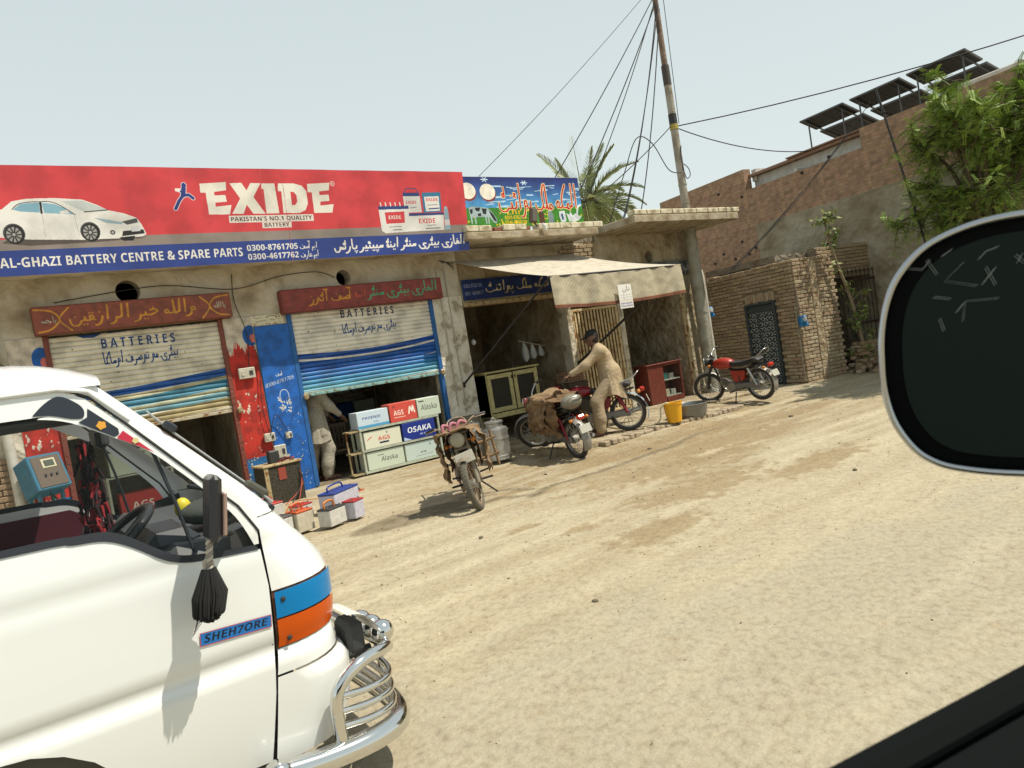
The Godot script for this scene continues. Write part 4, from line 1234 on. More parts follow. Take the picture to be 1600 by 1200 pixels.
# ------------------------------------------------------------------ tall building behind
func make_tall_building():
	var o := thing("brick_building", "tall red brick building with a grey plastered lower wall behind the house", "building", HP, deg_to_rad(HA))
	# courses far too small to pick apart: colour of brick and thin joints
	var im := Image.create(256, 256, false, Image.FORMAT_RGB8)
	im.fill(Color(0.56, 0.48, 0.40))
	var r := RandomNumberGenerator.new(); r.seed = 33
	for row in 16:
		var x := -12.0 if row % 2 else 0.0
		while x < 256:
			var t := r.randf_range(0.9, 1.1)
			im.fill_rect(Rect2i(int(x), row * 16 + 1, 30, 13), Color(0.62 * t, 0.51 * t * r.randf_range(0.96, 1.03), 0.41 * t))
			x += 32.0
	weather(im, 40, 0.12, 0.02)
	var bm := mat("far_brick", Color(1.0, 0.97, 0.93), 0.95, 0.0, ImageTexture.create_from_image(im), 0.8, T.n_mid, 0.12)
	var blotch := mat("tall_plaster", Color(0.37, 0.335, 0.255), 0.95, 0.0, T.stain, 0.22, T.n_mid, 0.5)
	var white := mat("parapet_white", Color(0.58, 0.57, 0.53), 0.85, 0.0, T.mottle, 0.6)
	var brown := mat("cornice_brown", Color(0.28, 0.17, 0.12), 0.85, 0.0, T.mottle, 0.9)
	var X := 3.0
	part("wall", bc(X, X + 0.3, 0.0, 5.08, -7.55, 9.0), bm, o)
	part("parapet", bc(X, X + 0.25, 5.082, 5.66, -7.55, -3.88), bm, o)
	part("parapet", bc(X, X + 0.25, 5.082, 5.52, -0.22, 9.0), bm, o)
	part("plaster", bc(X - 0.03, X - 0.002, 0.0, 4.08, -3.68, 9.0, 0.012), blotch, o)
	part("end_wall", bc(X + 0.302, X + 9.0, 0.0, 5.1, -7.55, -7.3), bm, o)
	part("roof", bc(X + 0.302, X + 9.0, 4.9, 5.07, -7.298, 9.0), mat("cement", Color.WHITE), o)
	part("roof_room", bc(X + 0.35, X + 0.6, 5.082, 5.42, -3.86, -0.25), white, o)
	part("cornice", bc(X + 0.16, X + 0.62, 5.424, 5.50, -3.9, -0.22, 0.01), brown, o)
	part("cornice", bc(X + 0.10, X + 0.6, 5.504, 5.545, -2.5, -0.22, 0.01), brown, o)
	part("roof_room", bc(X + 0.28, X + 1.6, 5.3, 5.62, -3.86, -3.7), white, o)
	part("water_spout", bx(Vector3(X + 0.2, 5.12, -2.1), Vector3(0.5, 0.08, 0.1), 0.01), white, o)
	part("roof_box", bc(X + 0.3, X + 1.5, 5.525, 5.68, 1.9, 3.4, 0.02), white, o)
	for k in 14:
		part("putlog_hole", bx(Vector3(X - 0.001, r.randf_range(3.4, 5.3) if k < 9 else r.randf_range(2.7, 3.6), r.randf_range(-6.9, -0.5) if k < 9 else r.randf_range(-5.6, -3.8)), Vector3(0.012, 0.07, 0.09)), mat("hole_dark", Color(0.03, 0.022, 0.018), 1.0), o)
	# three tables of solar panels on the roof
	var cell := mat("solar_back", Color(0.016, 0.017, 0.02), 0.6)
	var steel := mat("solar_frame", Color(0.09, 0.09, 0.09), 0.5, 0.3)
	var names := ["pair of dark solar panels on roof stand above the white parapet", "pair of dark solar panels on roof stand, middle one of three", "pair of dark solar panels on roof stand behind the leafy tree top"]
	var zs := [-1.43, 0.05, 1.5]
	for k in 3:
		var s := thing("solar_panel_stand", names[k], "solar panels", HP + Basis(Vector3.UP, deg_to_rad(HA)) * Vector3(X + 0.95, 5.07, zs[k]), deg_to_rad(HA), "solar panels on the roof")
		var tilt := Basis(Vector3.BACK, -0.32)
		for row in 2:
			var c := Vector3(-0.36 + row * 0.70, 1.16 - row * 0.245, 0.0)
			var p := part("panel", bx(c, Vector3(0.58, 0.03, 1.26), 0.0, tilt), cell, s)
			var f := MB.new()
			for q in [-1.0, 1.0]:
				f.box(c + tilt * Vector3(0.29 * q, 0.0, 0.0), Vector3(0.025, 0.038, 1.29), 0.0, tilt)
				f.box(c + tilt * Vector3(0.0, 0.0, 0.632 * q), Vector3(0.555, 0.038, 0.025), 0.0, tilt)
			for q in 3: f.box(c + tilt * Vector3(0.0, -0.018, -0.34 + q * 0.34), Vector3(0.55, 0.012, 0.012), 0.0, tilt)
			part("panel_frame", f, steel, p)
		for q in [-0.5, 0.5]:
			part("post", tb([Vector3(-0.5, 0.0, q), Vector3(-0.5, 1.17, q)], 0.02, 6), steel, s)
			part("post", tb([Vector3(0.55, 0.0, q), Vector3(0.55, 0.83, q)], 0.02, 6), steel, s)
			part("rail", bx(Vector3(0.0, 1.005, q), Vector3(1.28, 0.03, 0.03), 0.0, tilt), steel, s)

# ------------------------------------------------------------------ signs
func pv(a: Array) -> PackedVector2Array:
	var p := PackedVector2Array()
	for i in range(0, a.size(), 2): p.append(Vector2(a[i], a[i + 1]))
	return p

func make_signs():
	# the long battery sign
	var im := Image.create(2048, 400, false, Image.FORMAT_RGB8)
	var red := Color(0.825, 0.265, 0.29); var white := Color(0.93, 0.92, 0.88); var blue := Color(0.18, 0.27, 0.565)
	im.fill(red)
	im.fill_rect(Rect2i(0, 267, 2048, 42), Color(0.57, 0.53, 0.50))
	im.fill_rect(Rect2i(0, 307, 2048, 93), blue)
	# printed white saloon car
	fill_poly(im, pv([40, 280, 120, 292, 330, 288, 500, 278, 520, 272, 300, 268, 60, 268]), Color(0.36, 0.32, 0.30))
	fill_poly(im, pv([24, 258, 20, 220, 27, 188, 23, 165, 57, 159, 91, 130, 139, 121, 227, 119, 317, 125, 364, 146, 399, 167, 453, 180, 495, 198, 510, 225, 522, 263, 506, 272, 434, 276, 364, 276, 318, 278, 120, 269, 57, 262]), Color(0.91, 0.91, 0.89))
	fill_poly(im, pv([91, 160, 115, 141, 139, 137, 176, 136, 173, 172, 113, 167]), Color(0.50, 0.68, 0.76))
	fill_poly(im, pv([184, 136, 224, 141, 266, 163, 282, 180, 186, 174]), Color(0.54, 0.72, 0.79))
	stroke(im, [Vector2(180, 134), Vector2(178, 174)], Color(0.14, 0.15, 0.17), 3.5)
	stroke(im, curve([Vector2(88, 160), Vector2(116, 138), Vector2(180, 132), Vector2(228, 138), Vector2(286, 182)], 5), Color(0.2, 0.22, 0.24), 1.4)
	fill_poly(im, pv([245, 130, 317, 129, 396, 164, 318, 172]), Color(0.78, 0.81, 0.80))
	stroke(im, [Vector2(318, 172), Vector2(398, 166)], Color(0.25, 0.26, 0.27), 2.0)
	stroke(im, [Vector2(179, 176), Vector2(178, 262)], Color(0.75, 0.75, 0.74), 0.9)
	stroke(im, [Vector2(283, 185), Vector2(288, 262)], Color(0.75, 0.75, 0.74), 0.9)
	fill_poly(im, pv([236, 168, 262, 163, 270, 176, 240, 178]), Color(0.88, 0.88, 0.86))
	for w in [82.0, 327.0]:
		fill_disc(im, Vector2(w, 247), 34, 37, Color(0.3, 0.3, 0.3)); fill_disc(im, Vector2(w + 1, 250), 30, 35, Color(0.10, 0.10, 0.11)); fill_disc(im, Vector2(w - 1, 250), 24, 28, Color(0.62, 0.62, 0.6))
		for k in 10:
			var a := TAU * k / 10.0
			stroke(im, [Vector2(w - 1, 250) + Vector2(cos(a) * 5, sin(a) * 6), Vector2(w - 1, 250) + Vector2(cos(a) * 23, sin(a) * 27)], Color(0.16, 0.16, 0.17), 2.2)
		fill_disc(im, Vector2(w - 1, 250), 5, 6, Color(0.7, 0.7, 0.7))
	fill_poly(im, pv([424, 272, 480, 268, 472, 286, 436, 286]), Color(0.12, 0.12, 0.13))
	fill_poly(im, pv([346, 195, 376, 199, 443, 214, 440, 222, 387, 216]), Color(0.62, 0.72, 0.76))
	fill_poly(im, pv([440, 212, 495, 199, 498, 216, 458, 224]), Color(0.32, 0.33, 0.34))
	fill_poly(im, pv([440, 248, 513, 244, 516, 260, 434, 268]), Color(0.16, 0.16, 0.17))
	fill_poly(im, pv([470, 233, 502, 230, 502, 250, 470, 252]), Color(0.84, 0.85, 0.86))
	fill_disc(im, Vector2(403, 252), 9, 9, Color(0.2, 0.2, 0.21)); fill_disc(im, Vector2(403, 252), 5, 5, Color(0.75, 0.76, 0.76))
	fill_poly(im, pv([24, 188, 46, 182, 30, 196]), Color(0.62, 0.25, 0.24))
	# running figure
	for pass_ in [[5.0, Color(0.9, 0.88, 0.88)], [0.0, Color(0.16, 0.22, 0.50)]]:
		var e: float = pass_[0]; var c: Color = pass_[1]
		fill_disc(im, Vector2(688, 72), 9 + e * 0.5, 11 + e * 0.5, c)
		stroke(im, [Vector2(686, 84), Vector2(680, 112)], c, 9 + e * 0.5)
		stroke(im, [Vector2(680, 112), Vector2(662, 134), Vector2(644, 166)], c, 6 + e * 0.5)
		stroke(im, [Vector2(682, 112), Vector2(702, 110), Vector2(718, 124)], c, 6 + e * 0.5)
		stroke(im, [Vector2(688, 88), Vector2(676, 98), Vector2(664, 92)], c, 4 + e * 0.5)
	fill_poly(im, pv([652, 84, 672, 84, 670, 98, 652, 96]), white)
	# the brand name in heavy flared capitals
	var cream := Color(0.93, 0.92, 0.87)
	fill_poly(im, pv([751, 64, 858, 57, 855, 91, 805, 98, 805, 112, 849, 111, 851, 139, 804, 142, 803, 159, 868, 153, 857, 192, 772, 191, 771, 101, 750, 101]), cream)
	fill_poly(im, pv([872, 62, 922, 60, 940, 92, 960, 61, 1004, 61, 966, 120, 1010, 192, 956, 191, 933, 152, 914, 191, 866, 190, 908, 126]), cream)
	fill_poly(im, pv([1002, 84, 1008, 62, 1064, 62, 1070, 191, 1014, 191, 1014, 86]), cream)
	fill_poly(im, pv([1076, 84, 1080, 62, 1150, 62, 1186, 72, 1204, 96, 1205, 150, 1190, 180, 1160, 192, 1088, 191, 1090, 96, 1076, 96]), cream)
	fill_poly(im, pv([1130, 98, 1146, 100, 1156, 114, 1156, 142, 1146, 156, 1130, 158]), red)
	fill_poly(im, pv([1211, 64, 1318, 58, 1312, 92, 1264, 97, 1264, 113, 1308, 112, 1308, 140, 1264, 143, 1263, 160, 1326, 155, 1316, 193, 1230, 193, 1229, 101, 1210, 101]), cream)
	fill_disc(im, Vector2(1332, 62), 11, 11, cream); fill_disc(im, Vector2(1332, 62), 8.5, 8.5, red); latin(im, "R", 1328, 67, 9, cream)
	im.fill_rect(Rect2i(850, 198, 374, 30), Color(0.90, 0.88, 0.84)); im.fill_rect(Rect2i(988, 229, 130, 25), Color(0.90, 0.88, 0.84))
	latin(im, "PAKISTAN'S NO.1 QUALITY", 858, 222, 18, Color(0.32, 0.22, 0.22), true, 1.0, 0.0, 358)
	latin(im, "BATTERY", 998, 249, 17, Color(0.32, 0.22, 0.22), true, 1.0, 0.0, 110)
	# printed batteries
	var body := Color(0.90, 0.90, 0.88); var rim := Color(0.20, 0.27, 0.50)
	stroke(im, [Vector2(1698, 104), Vector2(1712, 84), Vector2(1762, 84), Vector2(1776, 104)], rim, 2.2)
	fill_poly(im, pv([1692, 104, 1778, 104, 1784, 122, 1690, 122]), rim); fill_poly(im, pv([1691, 121, 1784, 121, 1788, 200, 1694, 200]), body)
	fill_poly(im, pv([1796, 104, 1902, 102, 1900, 200, 1798, 202]), Color(0.22, 0.48, 0.62)); fill_poly(im, pv([1808, 124, 1892, 122, 1890, 194, 1810, 196]), body)
	latin(im, "EXIDE", 1704, 158, 15, red, true, 1.0, 0.0, 58); latin(im, "EXIDE", 1818, 146, 15, red, true, 1.0, 0.0, 66)
	stroke(im, [Vector2(1724, 178), Vector2(1760, 174)], Color(0.4, 0.4, 0.42), 1.5); stroke(im, [Vector2(1822, 166), Vector2(1880, 164)], Color(0.4, 0.4, 0.42), 1.5); stroke(im, [Vector2(1830, 184), Vector2(1884, 182)], rim, 3)
	fill_poly(im, pv([1708, 204, 1912, 204, 1912, 218, 1706, 220]), rim); fill_poly(im, pv([1708, 217, 1911, 215, 1907, 290, 1710, 292]), body)
	latin(im, "EXIDE", 1766, 254, 22, red, true, 1.0, 0.0, 92); stroke(im, [Vector2(1810, 266), Vector2(1858, 264)], Color(0.45, 0.45, 0.47), 1.6); im.fill_rect(Rect2i(1800, 278, 86, 4), Color(0.3, 0.3, 0.32))
	fill_poly(im, pv([1550, 168, 1716, 166, 1716, 184, 1552, 186]), rim); fill_poly(im, pv([1552, 184, 1716, 182, 1710, 292, 1576, 297, 1556, 284]), body)
	for k in 6: stroke(im, [Vector2(1566 + k * 26, 166), Vector2(1565 + k * 26, 152)], body, 3.0)
	fill_poly(im, pv([1582, 197, 1690, 194, 1687, 249, 1584, 252]), red); latin(im, "EXIDE", 1600, 230, 17, white, true, 1.0, 0.0, 68)
	stroke(im, [Vector2(1598, 268), Vector2(1664, 266)], Color(0.45, 0.45, 0.47), 1.6); im.fill_rect(Rect2i(1616, 280, 50, 4), Color(0.3, 0.3, 0.32))
	fill_poly(im, pv([1914, 196, 1918, 176, 1928, 172, 1936, 178, 1940, 200, 1946, 286, 1914, 292]), Color(0.60, 0.72, 0.78)); fill_poly(im, pv([1913, 240, 1943, 238, 1945, 266, 1914, 268]), Color(0.86, 0.86, 0.86))
	# the blue strip
	latin(im, "AL-GHAZI BATTERY CENTRE & SPARE PARTS", 22, 370, 35, white, true, 1.0, 0.0, 866)
	latin(im, "0300-8761705", 908, 350, 25, white, true, 1.0, 0.0, 226); latin(im, "0300-4617762", 908, 388, 25, white, true, 1.0, 0.0, 226)
	urdu(im, "AyM acF", 1224, 348, 26, white, 1.6, Vector2(1.2, 1.0), 82); urdu(im, "AyM EArF", 1226, 386, 26, white, 1.6, Vector2(1.2, 1.0), 84)
	urdu(im, "AlGAzY byTrY snTr AynD spyhyr pArTS", 2024, 362, 44, white, 3.6, Vector2(3.4, 2.6), 722)
	# sun-bleached print, a seam and wrinkles in the sheet
	stroke(im, [Vector2(1010, 0), Vector2(1004, 70), Vector2(1012, 190)], Color(0.86, 0.36, 0.36), 1.2)
	stroke(im, [Vector2(1100, 0), Vector2(1104, 400)], Color(0.62, 0.28, 0.30), 0.7)
	weather(im, 60, 0.10, 0.006)
	var s := thing("battery_sign", "long red and blue printed battery sign with a white car above the shutters", "sign", Vector3(3.68, 3.55, -10.6))
	var tilt := Basis(Vector3.RIGHT, 0.115)
	var bd := MB.new(); bd.box(tilt * Vector3(0, 0.655, -0.03), Vector3(6.76, 1.31, 0.05), 0.004, tilt)
	part("board", bd, mat("sign_edge", Color(0.45, 0.42, 0.38), 0.6), s)
	# the sheet is slightly slack
	var rows := []
	for i in 7:
		var row := []
		for k in 61:
			var p := Vector3(-3.375 + 6.75 * k / 60.0, 1.308 * i / 6.0 + 0.001, 0.012 + 0.008 * sin(k * 0.9) * sin(i * 0.9 + k * 0.05) + 0.006 * sin(k * 0.31 + i * 0.6))
			row.append(tilt * p)
		rows.append(row)
	bd = MB.new(); bd.grid(rows)
	part("printed_sheet", bd, print_mat(im, 0.42), s)
	for k in 6:
		var px := -3.1 + k * 1.24
		part("support", tb([Vector3(px, 0.1, -0.05), Vector3(px, 0.15, -0.6)], 0.02, 6), mat("strut_iron", Color.WHITE), s)
		part("support", tb([tilt * Vector3(px, 1.2, -0.06), Vector3(px, 0.6, -0.62)], 0.02, 6), mat("strut_iron", Color.WHITE), s)

	# painted milk shop sign on the slab
	im = Image.create(1024, 330, false, Image.FORMAT_RGB8)
	for y in 330:
		var t := y / 330.0
		im.fill_rect(Rect2i(0, y, 1024, 1), Color(0.10, 0.15, 0.42).lerp(Color(0.30, 0.60, 0.80), clamp(t * 1.8, 0, 1)))
	var r := RandomNumberGenerator.new(); r.seed = 12
	for k in 46:
		var p := Vector2(r.randf_range(160, 1000), r.randf_range(60, 200)); var l := r.randf_range(30, 120)
		stroke(im, [p, p + Vector2(l, r.randf_range(-8, 4))], Color(0.72, 0.84, 0.92), r.randf_range(1.5, 5))
	im.fill_rect(Rect2i(0, 204, 1024, 126), Color(0.22, 0.52, 0.13))
	for k in 420:
		var p := Vector2(r.randf() * 1024, r.randf_range(204, 328))
		stroke(im, [p, p + Vector2(r.randf_range(-3, 3), -r.randf_range(5, 14))], Color(0.16, 0.42, 0.08).lerp(Color(0.55, 0.72, 0.2), r.randf()), 1.2)
	for k in 60: fill_disc(im, Vector2(r.randf() * 1024, r.randf_range(215, 320)), 7, 6, Color(0.90, 0.76, 0.14))
	for q in [[205, 18], [530, 38]]:
		for k in 6: stroke(im, [Vector2(q[0], q[1]), Vector2(q[0] + cos(k * 1.05) * 26, q[1] + sin(k * 1.05) * 15)], Color(0.80, 0.90, 0.96), 3.0)
	for q in [[62, 92], [218, 98]]:
		fill_disc(im, Vector2(q[0] + 4, q[1] + 12), 62, 54, Color(0.52, 0.17, 0.14)); fill_disc(im, Vector2(q[0], q[1]), 62, 53, Color(0.93, 0.91, 0.84))
	# grazing cow
	var cow := Color(0.66, 0.74, 0.74); var dk := Color(0.12, 0.13, 0.14)
	fill_poly(im, pv([48, 205, 70, 192, 150, 198, 200, 205, 235, 240, 262, 285, 250, 308, 228, 298, 205, 262, 170, 262, 110, 262, 70, 262, 52, 250]), cow)
	for x in [58, 88, 172, 192]: fill_poly(im, pv([x - 6, 250, x + 8, 250, x + 6, 306, x - 4, 306]), cow)
	for q in [pv([95, 200, 140, 200, 128, 226, 102, 222]), pv([150, 205, 190, 208, 178, 246, 154, 240]), pv([54, 214, 78, 208, 74, 236, 58, 244]), pv([205, 216, 238, 248, 258, 292, 236, 288, 214, 250]), pv([110, 240, 140, 236, 136, 256, 116, 258])]: fill_poly(im, q, dk)
	# churns, jug and splash
	for q in [[640, 250, Color(0.33, 0.2, 0.12)], [722, 250, Color(0.48, 0.55, 0.56)]]:
		fill_poly(im, pv([q[0] - 22, 252, q[0] - 12, 232, q[0] + 12, 232, q[0] + 24, 252, q[0] + 26, 318, q[0] - 24, 318]), q[2]); fill_disc(im, Vector2(q[0], 230), 16, 7, q[2].lightened(0.3))
	fill_poly(im, pv([806, 236, 856, 232, 862, 300, 846, 312, 812, 310, 800, 270]), Color(0.84, 0.87, 0.88)); fill_poly(im, pv([818, 256, 836, 250, 840, 296, 822, 296]), Color(0.20, 0.36, 0.55))
	fill_poly(im, pv([880, 290, 868, 250, 900, 262, 905, 232, 925, 268, 960, 250, 985, 270, 1010, 275, 980, 302, 930, 314, 888, 310]), Color(0.85, 0.88, 0.88))
	stroke(im, curve([Vector2(970, 260), Vector2(985, 210), Vector2(1012, 195)], 6), Color(0.86, 0.9, 0.9), 7)
	for k in 3: latin(im, "Lhr" if k == 0 else "0300-8762709" if k == 1 else "0346-8760709", 326 if k else 350, 250 + k * 32, 24 if k else 34, Color(0.93, 0.76, 0.10), true, 1.0, 0.0, 180 if k else 120)
	for p in [[9.0, 6.0, Color(0.93, 0.87, 0.62)], [4.6, 4.0, Color(0.74, 0.10, 0.09)]]:
		urdu(im, "AlmkO mlK pvAhnQ", 985, 212, 165, p[2], p[0], Vector2(5, 4) if p[0] < 6 else Vector2(9, 7), 700)
	weather(im, 61, 0.12)
	s = thing("milk_sign", "painted sign with blue sky, grazing cow and red Urdu lettering", "sign", Vector3(8.71, 3.945, -10.98))
	part("board", bc(-1.42, 1.42, 0.06, 0.99, -0.05, 0.0, 0.006), mat("sign_edge", Color.WHITE), s)
	part("painting", rect_uv(-1.415, 1.415, 0.065, 0.985, 0.004), print_mat(im, 0.45), s)
	for px in [-1.2, 0.0, 1.2]: part("prop", tb([Vector3(px, -0.1, -0.07), Vector3(px, 0.9, -0.07)], 0.02, 6), mat("strut_iron", Color.WHITE), s)
	# small flood lamp on the slab before it
	s = thing("flood_lamp", "small tilted brown flood lamp fixed on the whitewashed canopy edge", "lamp", Vector3(8.48, 3.95, -10.5))
	part("housing", bx(Vector3(0, 0.14, 0), Vector3(0.14, 0.26, 0.09), 0.012, Basis(Vector3.BACK, -0.2)), mat("lamp_brown", Color(0.10, 0.065, 0.04), 0.5), s)
	part("lens", bx(Vector3(0.0, 0.14, 0.05), Vector3(0.11, 0.22, 0.012), 0.004, Basis(Vector3.BACK, -0.2)), mat("lamp_lens", Color(0.12, 0.10, 0.08), 0.15), s)
	part("bracket", tb([Vector3(0, 0.04, -0.02), Vector3(0.04, -0.06, 0.02)], 0.012, 6), mat("strut_iron", Color.WHITE), s)
	var rag := MB.new(); rag.tube([Vector3(0.1, -0.02, 0.1), Vector3(0.13, -0.08, 0.11), Vector3(0.17, -0.16, 0.1)], [0.015, 0.045, 0.02], 7)
	part("bulb_cover", rag, mat("plastic_white", Color(0.62, 0.62, 0.58), 0.4), s)

	# blue name board over the milk shop's opening
	im = Image.create(1024, 190, false, Image.FORMAT_RGB8)
	im.fill(Color(0.07, 0.19, 0.44))
	latin(im, "0300 8762709", 12, 74, 34, Color(0.66, 0.70, 0.74), false, 1.0, 0.0, 190); latin(im, "0301 6810472", 14, 146, 34, Color(0.66, 0.70, 0.74), false, 1.0, 0.0, 190)
	urdu(im, "AlmkO mlK pvAhnQ", 1010, 122, 94, Color(0.84, 0.80, 0.60), 4.5, Vector2(6, 4), 780)
	weather(im, 62, 0.3)
	s = thing("shop_name_board", "faded blue name board with cream Urdu lettering under the awning", "sign", Vector3(8.2, 2.75, FZ + 0.004))
	part("board", bc(-1.05, 1.05, 0.0, 0.37, 0.0, 0.04, 0.005), mat("board_blue", Color(0.015, 0.05, 0.16), 0.5), s)
	part("painting", rect_uv(-1.045, 1.045, 0.005, 0.365, 0.044), print_mat(im, 0.5), s)
	im = Image.create(512, 110, false, Image.FORMAT_RGB8)
	im.fill(Color(0.40, 0.43, 0.42))
	urdu(im, "jnRl sTvr AynD krYAnO", 420, 74, 46, Color(0.70, 0.72, 0.70), 2.4, Vector2(2, 1.5), 400)
	urdu(im, "nTAM", 500, 76, 58, Color(0.86, 0.87, 0.86), 3.2, Vector2(3, 2), 96)
	chips(im, r, Rect2(0, 0, 512, 110), 40, 8.0, Color(0.5, 0.5, 0.48))
	weather(im, 63, 0.3)
	s = thing("shop_name_board", "weathered grey name board with white Urdu lettering below the canopy", "sign", Vector3(12.5, 2.83, FZ + 0.004))
	part("board", bc(-0.96, 0.96, 0.0, 0.33, 0.0, 0.05, 0.005), mat("board_grey", Color(0.14, 0.15, 0.15), 0.6), s)
	part("painting", rect_uv(-0.955, 0.955, 0.005, 0.325, 0.054), print_mat(im, 0.6), s)

# ------------------------------------------------------------------ poles and wires
func make_poles_and_wires():
	var P := Vector3(13.08, 0.0, -10.85)
	var o := thing("utility_pole", "tall grey and rust tubular steel electricity pole rising through the canopy", "pole", P)
	var grey := mat("pole_grey", Color(0.33, 0.33, 0.28), 0.6, 0.0, T.stain, 0.8, T.n_mid, 0.3)
	var up := mat("pole_upper", Color(0.36, 0.34, 0.30), 0.6, 0.0, T.stain, 0.7, T.n_mid, 0.3)
	var rust := mat("pole_rust", Color(0.24, 0.17, 0.14), 0.7, 0.0, T.stain, 1.2, T.n_mid, 0.3)
	part("lower_tube", tb([Vector3(0, 0, 0), Vector3(0, 3.78, 0)], 0.135, 20), grey, o)
	part("middle_tube", tb([Vector3(0, 3.78, 0), Vector3(0, 7.0, 0)], [0.088, 0.08], 18), up, o)
	part("upper_tube", tb([Vector3(0, 7.0, 0), Vector3(0, 9.6, 0)], [0.068, 0.058], 16), rust, o)
	part("sleeve", tb([Vector3(0, 6.95, 0), Vector3(0, 7.38, 0)], 0.086, 18), mat("pole_dark", Color(0.06, 0.045, 0.04), 0.7), o)
	for q in [[4.35, 0.097], [4.75, 0.095], [1.9, 0.145], [0.8, 0.145], [3.0, 0.145]]: part("clamp", tb([Vector3(0, q[0], 0), Vector3(0, q[0] + 0.03, 0)], q[1], 16), grey, o)
	part("insulation_tape", tb([Vector3(0, 6.1, 0), Vector3(0, 6.32, 0)], 0.09, 16), mat("tape_black", Color(0.02, 0.02, 0.02), 0.6), o)
	part("insulation_tape", tb([Vector3(0, 5.98, 0), Vector3(0, 6.09, 0)], 0.093, 16), mat("tape_yellow", Color(0.35, 0.27, 0.05), 0.6), o)
	part("side_pipe", tb(curve([Vector3(0.34, 0.05, -0.1), Vector3(0.33, 1.5, -0.1), Vector3(0.32, 2.72, -0.1), Vector3(0.26, 2.85, -0.14)], 4), 0.05, 10), mat("white_pipe", Color.WHITE), o)
	part("wire_coil", tb(curve([Vector3(0.02, 5.2, 0.1), Vector3(0.16, 5.1, 0.1), Vector3(0.18, 4.95, 0.1), Vector3(0.04, 4.9, 0.1), Vector3(-0.04, 5.3, 0.1), Vector3(0.02, 5.6, 0.1)], 6), 0.01, 5), mat("black_wire", Color.WHITE), o)
	var W := [
		["pole top to the milk sign", P + Vector3(-0.05, 8.9, 0.05), Vector3(9.25, 4.2, -11.7), 0.10, 0.011],
		["pole top to the battery shop roof, thin", P + Vector3(-0.06, 9.1, 0.05), Vector3(7.0, 4.2, -11.9), 0.12, 0.006],
		["pole top to the roof behind the milk sign", P + Vector3(-0.05, 8.7, 0.02), Vector3(10.15, 3.9, -11.9), 0.14, 0.012],
		["pole top to the milk shop roof by the palm", P + Vector3(-0.05, 8.8, 0.04), Vector3(10.4, 3.9, -11.8), 0.22, 0.010],
		["pole top to the canopy corner", P + Vector3(0, 8.7, 0.06), Vector3(11.2, 4.0, -11.0), 0.28, 0.012],
		["pole top to the roof over the grey board", P + Vector3(0, 8.85, 0.06), Vector3(11.5, 4.0, -11.3), 0.36, 0.010],
		["pole top to the canopy near the pole", P + Vector3(0.02, 8.6, 0.06), Vector3(11.9, 4.0, -11.2), 0.30, 0.012],
		["taped joint to the milk shop roof", P + Vector3(-0.1, 6.05, 0.0), Vector3(9.9, 4.0, -12.2), 0.16, 0.010],
		["taped joint across to the tall building roof", P + Vector3(0.1, 6.02, 0.0), Vector3(17.45, 5.5, -10.4), 0.18, 0.012],
		["taped joint over the house towards the tree", P + Vector3(0.1, 6.06, 0.03), Vector3(20.5, 6.9, 0.9), 0.42, 0.013],
		["upright along the pole", P + Vector3(0.24, 9.6, 0.05), P + Vector3(0.11, 6.1, 0.06), 0.0, 0.008],
		["roof edge down to the house wall, black", Vector3(17.1, 5.6, -9.0), Vector3(14.35, 2.7, -11.0), 0.08, 0.009],
		["roof edge down to the house wall, slack", Vector3(17.12, 5.6, -9.1), Vector3(14.35, 2.7, -11.15), 0.22, 0.008],
		["solar stand down to the house wall", Vector3(17.0, 6.0, -8.5), Vector3(14.33, 2.7, -10.9), 0.12, 0.007],
	]
	for w in W:
		solo("cable", tb(sag(w[1], w[2], w[3]), w[4], 5), mat("black_wire", Color.WHITE), "black cable from " + w[0] if not w[0].begins_with("upright") else "black cable hanging upright along the electricity pole", "cable", "overhead cables")
	solo("cable", tb(curve([P + Vector3(-0.1, 5.0, 0.1), P + Vector3(-0.55, 5.05, 0.15), P + Vector3(-0.95, 5.6, 0.15), P + Vector3(-1.35, 5.7, 0.1), P + Vector3(-1.75, 5.0, 0.0), P + Vector3(-2.1, 4.3, -0.1), P + Vector3(-2.2, 4.0, -0.2)], 6), 0.011, 5), mat("black_wire", Color.WHITE), "black cable in a loose loop between the pole and the canopy", "cable", "overhead cables")
	var l := thing("leaning_post", "thin dark iron post leaning over the house wall beside the tree", "post", Vector3(15.5, 0.0, -6.62))
	part("rod", tb([Vector3(0, 0, 0), Vector3(0, 5.85, -1.0)], 0.024, 7), mat("strut_iron", Color.WHITE), l)
	part("ring", tb([Vector3(0, 5.3, -0.906), Vector3(0, 5.34, -0.913)], 0.04, 8), mat("strut_iron", Color.WHITE), l)

# ------------------------------------------------------------------ plants
func leaf(b: MB, p: Vector3, d: Vector3, side: Vector3, l: float, w: float):
	var up := side.cross(d).normalized()
	var m := p + d * l * 0.45 + up * w * 0.12
	var t := p + d * l
	var a := p + d * l * 0.4 + side * w * 0.5; var c := p + d * l * 0.4 - side * w * 0.5
	b.tri(p, a, t, up, (up + side * 0.4).normalized(), up)
	b.tri(p, t, c, up, up, (up - side * 0.4).normalized())

func rdir(r: RandomNumberGenerator) -> Vector3:
	var v := Vector3(r.randf_range(-1, 1), r.randf_range(-1, 1), r.randf_range(-1, 1))
	while v.length() > 1.0 or v.length() < 0.05: v = Vector3(r.randf_range(-1, 1), r.randf_range(-1, 1), r.randf_range(-1, 1))
	return v.normalized()

